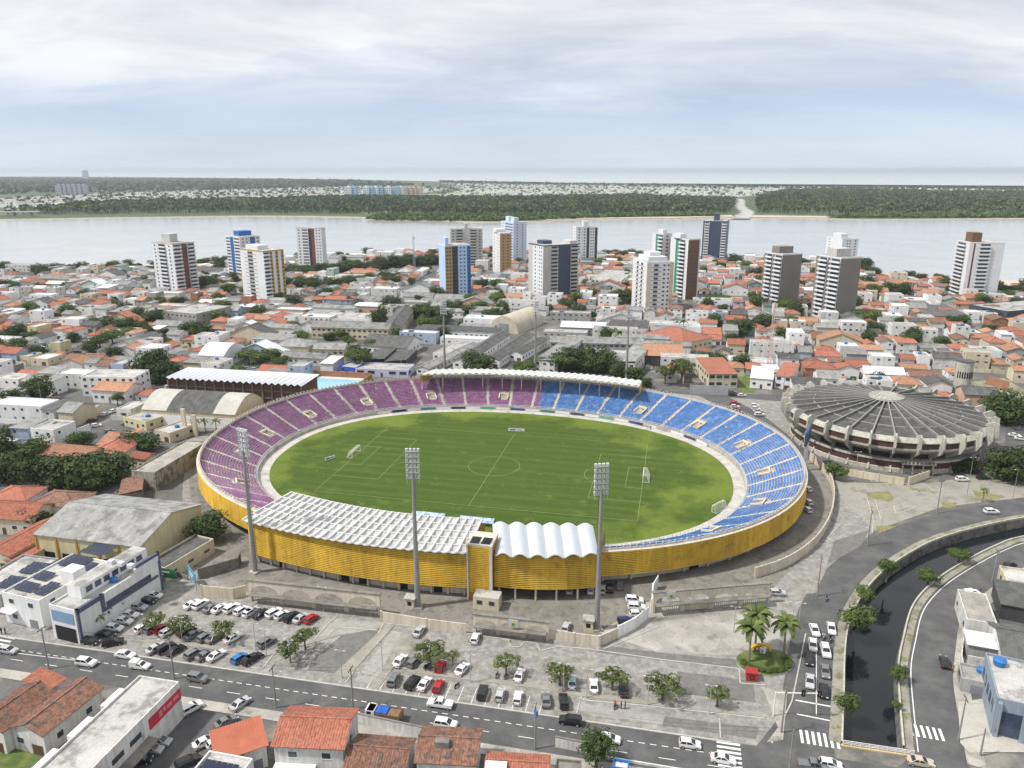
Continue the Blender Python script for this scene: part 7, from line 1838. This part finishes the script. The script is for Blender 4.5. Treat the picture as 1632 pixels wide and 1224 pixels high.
row(c4b, [(258, 92 + i * 9, H_, ['white', 'silver', 'white', 'white', 'grey', 'white', 'silver'][i]) for i in range(7)], R(4), 'in the left file of the school car park', 'cars in the school car park')
row(c4b, [(335, 96 + i * 10, H_, ['white', 'grey', 'white', 'silver', 'white'][i]) for i in range(5)], R(4), 'in the middle file of the school car park', 'cars in the school car park')
row(c4b, [(482, 88 + i * 11, H_, ['black', 'grey', 'silver', 'white', 'white', 'silver', 'white'][i]) for i in range(7)], R(4), 'in the right file of the school car park', 'cars in the school car park')
row(cL, [(555, 473, H_, 'white', R(70)), (515, 490, S2, 'silver', R(70)), (450, 520, S2, 'maroon', R(68)), (470, 545, H_, 'white', R(20)), (535, 573, H_, 'grey', R(40)), (620, 537, S2, 'grey', R(10)), (820, 355, H_, 'white', R(60)), (850, 345, H_, 'white', R(60))], R(70), 'along the street left of the vaulted hall', 'cars left of the vaulted hall')
row(cL, [(85, 552, S2, 'silver'), (165, 553, U_, 'grey'), (250, 563, S2, 'white'), (165, 638, H_, 'white'), (315, 628, H_, 'white')], R(-8), 'on the cross street by the feathery palm', 'cars on the cross street')
row(c2b, [(270, 150, H_, 'grey'), (325, 150, U_, 'silver'), (385, 155, S2, 'white'), (420, 156, S2, 'white'), (485, 160, S2, 'white'), (530, 162, H_, 'blue'), (580, 165, S2, 'black'), (800, 175, S2, 'white'), (860, 178, H_, 'grey'), (935, 177, H_, 'black')], AVN, 'on the street behind the pool', 'cars behind the pool')
# lorry with a tarpaulin load
x, y = at(612, 1146)
t = thing('flatbed_lorry', 'white cab lorry with blue tarpaulin and wooden bed parked by the avenue', 'truck', (x, y, .012), AVN + math.pi)
cb = MB().box(1.6, 3.4, -1.05, 1.05, .7, 2.3).face([(1.7, -1, 2.3), (3.1, -1, 2.3), (3.1, 1, 2.3), (1.7, 1, 2.3)])
cb = cb.build('cab', pm('white'), t); MB().box(3.38, 3.43, -.9, .9, 1.5, 2.15).build('windscreen', carglass, cb)
for sg in (-1.07, 1.03): MB().box(2.2, 3.1, sg, sg + .04, 1.5, 2.1).build('side_window', carglass, cb)
MB().box(-3.6, 1.4, -1.15, 1.15, .9, 1.1).build('bed', M('lorry_wood', (.19, .12, .07), .9, .2, 1, 5), t)
for s_ in ((-3.6, 1.4, -1.17, -1.1), (-3.6, 1.4, 1.1, 1.17), (-3.65, -3.55, -1.1, 1.1)): MB().box(*s_, 1.1, 2.0).build('bed_side', MATS['lorry_wood'], t)
MB().box(-.9, 1.3, -1.05, 1.05, 1.1, 2.15).build('tarpaulin', M('blue_tarpaulin', (.02, .10, .45), .5, .3, 2, 5), t)
MB().box(-3.3, -1.0, -1.0, 1.0, 1.1, 1.9).build('crate_load', MATS['lorry_wood'], t)
for wx in (-2.7, -1.7, 2.4):
    for sg in (-1, 1): w_ = O('wheel', TYRE, t, (wx, sg * .95, .46), sc=(1.45, 1.4, 1.45)); O('rim', RIM, w_)
# ---------------------------------------------------------------- people and motorcycles
def skin_person(name, joints, edges, radii, head, mats):
    me = bpy.data.meshes.new(name); me.from_pydata(joints, edges, []); me.update()
    o = bpy.data.objects.new(name, me); COL.objects.link(o)
    sk = o.modifiers.new('skin', 'SKIN'); sub = o.modifiers.new('sub', 'SUBSURF'); sub.levels = sub.render_levels = 1
    for i, r in enumerate(radii): me.skin_vertices[0].data[i].radius = (r, r)
    me.skin_vertices[0].data[0].use_root = True
    dg = bpy.context.evaluated_depsgraph_get(); res = bpy.data.meshes.new_from_object(o.evaluated_get(dg)); bpy.data.objects.remove(o)
    return res
shirt_ms = {c: M('cloth_' + c, v, .9, .1) for c, v in (('black', (.02, .02, .025)), ('red', (.35, .04, .03)), ('white', (.65, .65, .63)), ('blue', (.05, .12, .35)), ('orange', (.6, .22, .03)))}
skin_m = M('skin', (.28, .16, .10), .7, .05); jean = M('denim', (.05, .07, .12), .9, .1); hair_m = M('hair', (.015, .012, .01), .8, .1)
def body_mesh(pose):
    if pose == 'stand':
        J = [(0, 0, .98), (0, 0, 1.2), (0, 0, 1.42), (0, 0, 1.52), (0, 0, 1.64), (0, .2, 1.42), (.02, .27, 1.15), (.08, .27, .9), (0, -.2, 1.42), (.02, -.27, 1.15), (.08, -.27, .9), (0, .1, .92), (.02, .11, .5), (0, .11, .08), (.14, .12, .04), (0, -.1, .92), (-.02, -.11, .5), (-.03, -.11, .08), (.11, -.12, .04)]
    else:
        J = [(-.2, 0, .85), (-.14, 0, 1.1), (-.05, 0, 1.32), (0, 0, 1.42), (.03, 0, 1.55), (-.04, .2, 1.32), (.15, .28, 1.08), (.42, .26, 1.02), (-.04, -.2, 1.32), (.15, -.28, 1.08), (.42, -.26, 1.02), (-.15, .12, .82), (.28, .18, .72), (.12, .18, .32), (.28, .18, .27), (-.15, -.12, .82), (.28, -.18, .72), (.12, -.18, .32), (.28, -.18, .27)]
    E = [(0, 1), (1, 2), (2, 3), (3, 4), (2, 5), (5, 6), (6, 7), (2, 8), (8, 9), (9, 10), (0, 11), (11, 12), (12, 13), (13, 14), (0, 15), (15, 16), (16, 17), (17, 18)]
    Rr = [.14, .14, .15, .06, .1, .07, .05, .04, .07, .05, .04, .095, .07, .05, .045, .095, .07, .05, .045]
    me = skin_person('person_body', J, E, Rr, 4, None)
    return me
BODY = {p: body_mesh(p) for p in ('stand', 'ride')}
def person(px, py, ang, shirt, label, pose='stand', z=0.0, xy=None):
    x, y = xy or at(px, py); me = BODY[pose].copy(); me.materials.clear()
    for m in (shirt_ms[shirt], jean, skin_m): me.materials.append(m)
    hip = .95 if pose == 'stand' else .86
    for p in me.polygons:
        c = p.center; p.material_index = 2 if (c.z > 1.5 if pose == 'stand' else c.z > 1.41) or (abs(c.y) > .2 and c.z < (1.15 if pose == 'stand' else 1.12) and c.z > .8) else (1 if c.z < hip else 0)
    t = thing('person', label, 'person', (x, y, z), ang); O('body', me, t)
    hz = 1.68 if pose == 'stand' else 1.6; hx = 0 if pose == 'stand' else .04
    MB().tube((hx - .01, 0, hz), (hx - .01, 0, hz + .1), .105, .06, 10).tube((hx - .05, 0, hz - .1), (hx - .03, 0, hz), .09, .105, 10).build('hair', hair_m if pose == 'stand' else shirt_ms['black'], t)
    return t
def motorcycle(px, py, ang, colr, label, rider=None):
    x, y = at(px, py); t = thing('motorcycle', label, 'motorcycle', (x, y, .012), ang, 'motorcycles')
    for wx in (-.62, .66): w_ = O('wheel', TYRE, t, (wx, 0, .3), sc=(.97, .5, .97)); O('rim', RIM, w_, sc=(1, 1, 1))
    MB().bar((-.4, 0, .5), (.4, 0, .55), .24, .3).bar((.35, 0, .5), (.62, 0, .95), .1, .12).bar((-.65, 0, .72), (0, 0, .74), .22, .1).build('body', pm(colr), t)
    MB().bar((.5, -.36, 1.02), (.5, .36, 1.02), .05, .05).build('handlebar', dark_metal, t); MB().bar((-.75, 0, .8), (-.1, 0, .82), .26, .1).build('seat', tyre_m, t); MB().box(.62, .74, -.09, .09, .78, .94).build('headlight', lamp_f, t)
    if rider: person(0, 0, ang, rider, f'{rider} shirted rider on the motorcycle {label.split(" ", 2)[2]}', 'ride', .02, (x, y))
motorcycle(1317, 957, R(245), 'black', 'dark motorcycle riding up the canal road', 'blue')
motorcycle(1312, 1018, R(250), 'silver', 'pale motorcycle waiting between the queued cars', 'white')
motorcycle(1323, 1022, R(250), 'black', 'dark motorcycle waiting by the canal verge', 'black')
motorcycle(980, 1128, R(70), 'red', 'red motorcycle standing by two people at the bays', 'red')
motorcycle(728, 1095, R(60), 'black', 'black motorcycle parked in an empty kerbside bay', None)
motorcycle(680, 1064, R(50), 'black', 'black motorcycle parked under the wide almond tree', None)
motorcycle(683, 1067, R(48), 'grey', 'grey motorcycle parked under the wide almond tree', None)
motorcycle(792, 1078, R(75), 'black', 'black motorcycle by the tree in the open lot', None)
motorcycle(806, 1080, R(75), 'red', 'red motorcycle under the tree in the open lot', None)
motorcycle(240, 1006, R(60), 'black', 'black motorcycle between the cars under the almond trees', None)
for px, py, a, s_, lab in ((990, 1130, R(200), 'black', 'person in dark clothes standing beside the red motorcycle'), (996, 1130, R(160), 'black', 'second person in dark clothes talking by the red motorcycle'), (3, 1011, R(0), 'black', 'person in black walking past the solar building'), (9, 1011, R(10), 'black', 'second person in black walking past the solar building'), (1037, 685, R(90), 'black', 'person standing on the pitch apron under the blue seats'), (317, 1056, R(20), 'white', 'person in white among the cars of the avenue bays'), (1518, 1072, R(100), 'orange', 'person in orange on the pavement beyond the canal'), (322, 1055, R(120), 'black', 'person in black among the cars of the avenue bays'), (1561, 948, R(90), 'blue', 'person in blue bent behind the white car at the bend'), (794, 1056, R(90), 'black', 'person in black walking near the lone tree of the open lot')):
    person(px, py, a, s_, lab)
# ================================================================ STREET FURNITURE
def lamp_post(px, py, h, label, heads=2, ang=R(-12)):
    x, y = at(px, py); t = thing('lamp_post', label, 'lamp post', (x, y, 0), ang, 'street lamps')
    MB().tube((0, 0, 0), (0, 0, h), .10, .06, 8).build('post', pole_conc if h > 8 else metal_grey, t)
    for sg in ((-1, 1) if heads == 2 else (1,)):
        MB().bar((0, 0, h - .1), (sg * .7, 0, h + .1), .07, .07).build('arm', metal_grey, t)
        MB().box(sg * .9 - .26, sg * .9 + .26, -.13, .13, h, h + .13).build('lamp_head', M('lamp_head_white', (.46, .46, .45), .5, .06), t)
for px, py, lab in ((610, 1070, 'twin lamp post on the kerbed island by the open lot'), (545, 1081, 'twin lamp post on the long slanting island'), (750, 1088, 'twin lamp post behind the row of kerbside bays'), (463, 1063, 'twin lamp post in the dark leaved island tree'), (425, 1046, 'twin lamp post beside the grey car near the island'), (898, 1103, 'tall twin lamp post in the almond tree behind the pale sedan'), (935, 1112, 'twin lamp post between the black and the white car'), (1032, 1124, 'twin lamp post at the broad almond tree'), (1130, 1139, 'twin lamp post at the empty end of the long island'), (1169, 1008, 'thin lamp post before the right arcade'), (227, 1020, 'thin lamp post by the first almond tree'), (291, 1025, 'thin lamp post by the second almond tree'), (1272, 1002, 'lamp post beside the canal road queue'), (1262, 1000, 'short post by the palm roundabout'), (516, 975, 'lamp post before the left arcade'), (408, 1036, 'slim lamp post at the end of the arcade row')):
    lamp_post(px, py, 6.6, lab)
lamp_post(1541, 789, 13, 'tall twin lamp mast before the round arena', 2, R(10)); lamp_post(1614, 795, 10, 'white lamp mast by the canal road bend', 1, R(180)); lamp_post(1389, 800, 7, 'lamp post on the worn forecourt', 2); lamp_post(1404, 848, 7, 'thin lamp post on the dry grass of the forecourt'); lamp_post(1364, 750, 7, 'lamp post at the arena wall')
def pole(px, py, h, label, arm=True, ang=R(78), trafo=False, lamp=None):
    x, y = at(px, py); t = thing('utility_pole', label, 'pole', (x, y, 0), ang, 'utility poles')
    MB().tube((0, 0, 0), (0, 0, h), .2, .11, 8).build('pole', pole_conc, t)
    if arm:
        MB().box(-1.1, 1.1, -.06, .06, h - .5, h - .35).build('cross_arm', M('arm_wood', (.14, .11, .09), .9, .2), t)
        for q in (-1, -.4, .4, 1): MB().tube((q, 0, h - .35), (q, 0, h - .12), .05, .04, 6).build('insulator', dark_metal, t)
    if trafo: MB().tube((.42, 0, h - 2.6), (.42, 0, h - 1.5), .38, .38, 12).build('transformer', M('transformer_blue', (.08, .22, .50), .5, .1), t)
    if lamp: MB().bar((0, 0, h - 1.6), (0, lamp, h - 1.0), .07, .07).build('lamp_arm', metal_grey, t); MB().box(-.15, .15, lamp * 1.0, lamp * 1.25, h - 1.1, h - .95).build('lamp_head', MATS['lamp_head_white'], t)
    return (x, y, h)
PL = [pole(78, 1066, 10, 'utility pole between the avenue and the old tile houses', lamp=2.2), pole(278, 1082, 10, 'utility pole at the corner of the clinic', lamp=2.2), pole(440, 1128, 9.5, 'leaning utility pole before the balcony house', lamp=-1.6), pole(563, 1130, 9.5, 'utility pole beside the balcony house', lamp=-1.6), pole(853, 1194, 9.5, 'utility pole with blue transformer by the red tiled shop', trafo=True), pole(1256, 1240, 10, 'utility pole at the zebra crossing corner')]
PR = [pole(1245, 1168, 10, 'utility pole behind the traffic light'), pole(1302, 950, 11, 'utility pole at the kink of the forecourt'), pole(1382, 870, 11, 'utility pole beside the canal road forecourt'), pole(1493, 818, 11, 'utility pole between dry grass patches', ang=R(20))]
pole(1527, 1180, 9.5, 'utility pole on the far pavement beyond the canal', lamp=-2.0); pole(1581, 927, 9, 'utility pole at the outer canal bend'); pole(1562, 1205, 6, 'short traffic post at the blue office corner', False)
for px, py, h, lab in ((68, 650, 11, 'utility pole on the street left of the vaulted hall'), (150, 640, 11, 'utility pole by the low red roofs left of the hall'), (12, 560, 12, 'utility pole among the far left roofs'), (1248, 625, 10, 'utility pole at the arena street corner'), (400, 588, 10, 'utility pole on the pool street corner'), (640, 590, 10, 'utility pole before the lilac shop')): pole(px, py, h, lab)
wire_m = M('wire_black', (.02, .02, .02), .7, .05)
def wires(A, B, n=3, label='wires'):
    t = thing('overhead_wires', label, 'wires', (A[0], A[1], 0))
    dx, dy = B[0] - A[0], B[1] - A[1]; L_ = math.hypot(dx, dy); nx, ny = -dy / L_, dx / L_
    for k in range(n):
        o = (-1 + 2 * k / (n - 1)) * .5; b = MB(); prev = None
        for i in range(9):
            f = i / 8; z = A[2] + (B[2] - A[2]) * f - .1 - 1.3 * 4 * f * (1 - f) * (L_ / 50)
            p = (dx * f + nx * o, dy * f + ny * o, z)
            if prev: b.bar(prev, p, .022, .022)
            prev = p
        b.build('wire', wire_m, t)
wl_ = ['over the old tile houses', 'between the clinic and the leaning pole', 'before the balcony house', 'along the dark tile houses', 'between the transformer pole and the zebra crossing']
for i in range(len(PL) - 1): wires(PL[i], PL[i + 1], 2, 'sagging overhead wires ' + wl_[i])
wl_ = ['beside the canal road queue', 'over the forecourt kink', 'over the worn arena forecourt']
for i in range(3): wires(PR[i], PR[i + 1], 2, 'sagging overhead wires ' + wl_[i])
# traffic light arm over the canal road
x, y = at(1232, 1142)
t = thing('traffic_light', 'white arm with two black traffic lights over the canal road stop line', 'traffic light', (x, y, 0), R(-4))
MB().tube((0, 0, 0), (0, 0, 5.6), .16, .12, 10).build('post', white_p, t); MB().bar((0, 0, 5.4), (8.6, 0, 5.7), .16, .16).build('arm', white_p, t)
for qx in (5.2, 8.2): s_ = MB().box(qx - .35, qx + .35, -.16, .16, 4.9, 6.3).build('signal_head', dark, t); [MB().tube((qx, -.16, z), (qx, -.2, z), .11, .11, 10).build('lens', c, s_) for z, c in ((5.9, lamp_r), (5.6, M('amber_lens', (.35, .2, .02), .3, .05)), (5.3, M('green_lens', (.02, .2, .08), .3, .05)))]
# railing of the canal bridge
A, B = at(1343, 1189), at(1456, 1206)
t = thing('bridge_railing', 'white tubular railing across the end of the canal', 'railing', (*A, 0), math.atan2(B[1] - A[1], B[0] - A[0])); L_ = math.dist(A, B)
MB().box(-.3, L_ + .3, -.25, .25, 0, .3).build('kerb', M('yellowed_kerb', (.50, .42, .22), .9, .2), t)
for z in (.65, .95, 1.25): MB().bar((0, 0, z), (L_, 0, z), .09, .09).build('rail', white_p, t)
for i in range(9): MB().box(L_ * i / 8 - .06, L_ * i / 8 + .06, -.06, .06, .3, 1.3).build('post', white_p, t)
# palm roundabout with hedge and sculpture
x, y = at(1219, 1056)
isl = MB().prism([(6.2 * math.cos(2 * math.pi * k / 36), 4.6 * math.sin(2 * math.pi * k / 36)) for k in range(36)], 0, .3, 0, 1).build('planted_roundabout', [kerb_m, grass_m], None, (x, y, 0), R(10), kind='structure')
hd = thing('low_hedge', 'clipped green hedge ring on the palm roundabout', 'hedge', (x, y, .3))
hm = CROWN['street'][0]
for k in range(13):
    a = R(190 + k * 15); O('bush', hm, hd, (4.9 * math.cos(a), 3.5 * math.sin(a), .35), k, (1.0, 1.0, .6))
sc_ = thing('sculpture', 'orange and yellow curved sculpture with a ball on the roundabout', 'sculpture', (*at(1215, 1043), .3), R(-10))
sy, so = M('sculpture_yellow', (.62, .40, .03), .6, .1), M('sculpture_orange', (.58, .20, .03), .6, .1)
for k, m_ in enumerate((sy, so, sy)):
    b = MB()
    for i in range(10):
        a0, a1 = R(20 + i * 14), R(20 + (i + 1) * 14); r = 2.2 - k * .4
        b.bar((r * math.cos(a0) + k * .4 - .4, k * .5, r * math.sin(a0)), (r * math.cos(a1) + k * .4 - .4, k * .5, r * math.sin(a1)), .5, .35)
    b.build('curved_band', m_, sc_)
bl = MB(); bl.grid([[(.75 * math.sin(p_) * math.cos(q), .75 * math.sin(p_) * math.sin(q) - .5, 1.0 + .75 * math.cos(p_)) for q in [2 * math.pi * k / 16 for k in range(16)]] for p_ in [math.pi * i / 10 for i in range(11)]], closed=True)
bl.build('ball', M('ball_patches', (.65, .65, .64), .6, .05, 1.2, 2, col2=(.03, .04, .06), mixlo=.52, mixhi=.54), sc_, smooth=True)
x, y = at(1197, 1082)
t = thing('red_booth', 'red booth with a round black mark beside the roundabout', 'booth', (x, y, 0), R(-10))
MB().box(-1.1, 1.1, -.9, .9, .1, 1.9).build('body', M('booth_red', (.34, .035, .03), .6, .08), t); MB().prism([(-1.25, -1.05), (1.25, -1.05), (1.25, 1.05), (-1.25, 1.05)], 1.9, 2.1).build('roof', MATS['booth_red'], t)
d_ = MB().tube((0, -.9, 1.0), (0, -.96, 1.0), .5, .5, 20).build('round_mark', dark, t); MB().tube((0, -.96, 1.0), (0, -.98, 1.0), .28, .28, 16).build('mark_centre', M('booth_red'), d_)
# guard huts beside the masts
for px, py, lab in ((655, 968, 'small cream guard hut beside the middle floodlight mast'), (938, 1003, 'small cream guard hut beside the barrel vault mast')):
    t = thing('guard_hut', lab, 'hut', (*at(px, py), 0), R(-12)); MB().box(-1.1, 1.1, -1, 1, 0, 2.8).build('wall', cream_w, t); MB().box(-1.4, 1.4, -1.3, 1.3, 2.8, 3.0).build('roof', slab, t); MB().box(-.5, .5, -1.05, -1, 1.1, 2.1).build('window', dark, t)
# radio masts over the town
def lattice(px, py, h, w, label, m):
    x, y = at(px, py); t = thing('radio_mast', label, 'mast', (x, y, 0)); b = MB(); n = int(h / 2.5)
    for i in range(n):
        a, c = w * (1 - .7 * i / n) / 2, w * (1 - .7 * (i + 1) / n) / 2; z0, z1 = h * i / n, h * (i + 1) / n
        for sx, sy in ((-1, -1), (1, -1), (1, 1), (-1, 1)): b.bar((sx * a, sy * a, z0), (sx * c, sy * c, z1), .16, .16)
        for (sx, sy), (qx, qy) in (((-1, -1), (1, -1)), ((1, -1), (1, 1)), ((1, 1), (-1, 1)), ((-1, 1), (-1, -1))): b.bar((sx * a, sy * a, z0), (qx * c, qy * c, z1), .09, .09)
    b.build('lattice', m, t, kind='stuff'); MB().tube((0, 0, h), (0, 0, h + 4), .08, .04, 6).build('antenna', m, t)
    for k in range(3): a = k * 2.09; MB().box(-.3, .3, -.12, .12, h - 3, h - .6).build('panel_antenna', white_p, t, (math.cos(a) * 1.1, math.sin(a) * 1.1, 0), a)
lattice(661, 448, 42, 2.4, 'slim grey lattice radio mast near the river', metal_grey); lattice(1225, 590, 36, 1.8, 'red and white lattice mast before the taupe towers', M('mast_pale', (.52, .40, .36), .7, .1))
# ---------------------------------------------------------------- air
hz = MB().box(-26500, 26500, -70, 26200, -6, 118)
hzm = bpy.data.materials.new('haze'); hzm.use_nodes = True
nt = hzm.node_tree; nt.nodes.clear(); pv = nt.nodes.new('ShaderNodeVolumePrincipled'); ho = nt.nodes.new('ShaderNodeOutputMaterial')
pv.inputs['Color'].default_value = (.86, .93, 1.0, 1); pv.inputs['Density'].default_value = 0.00006; pv.inputs['Anisotropy'].default_value = .25
nt.links.new(pv.outputs[0], ho.inputs['Volume'])
hz.build('haze', hzm, kind='stuff')
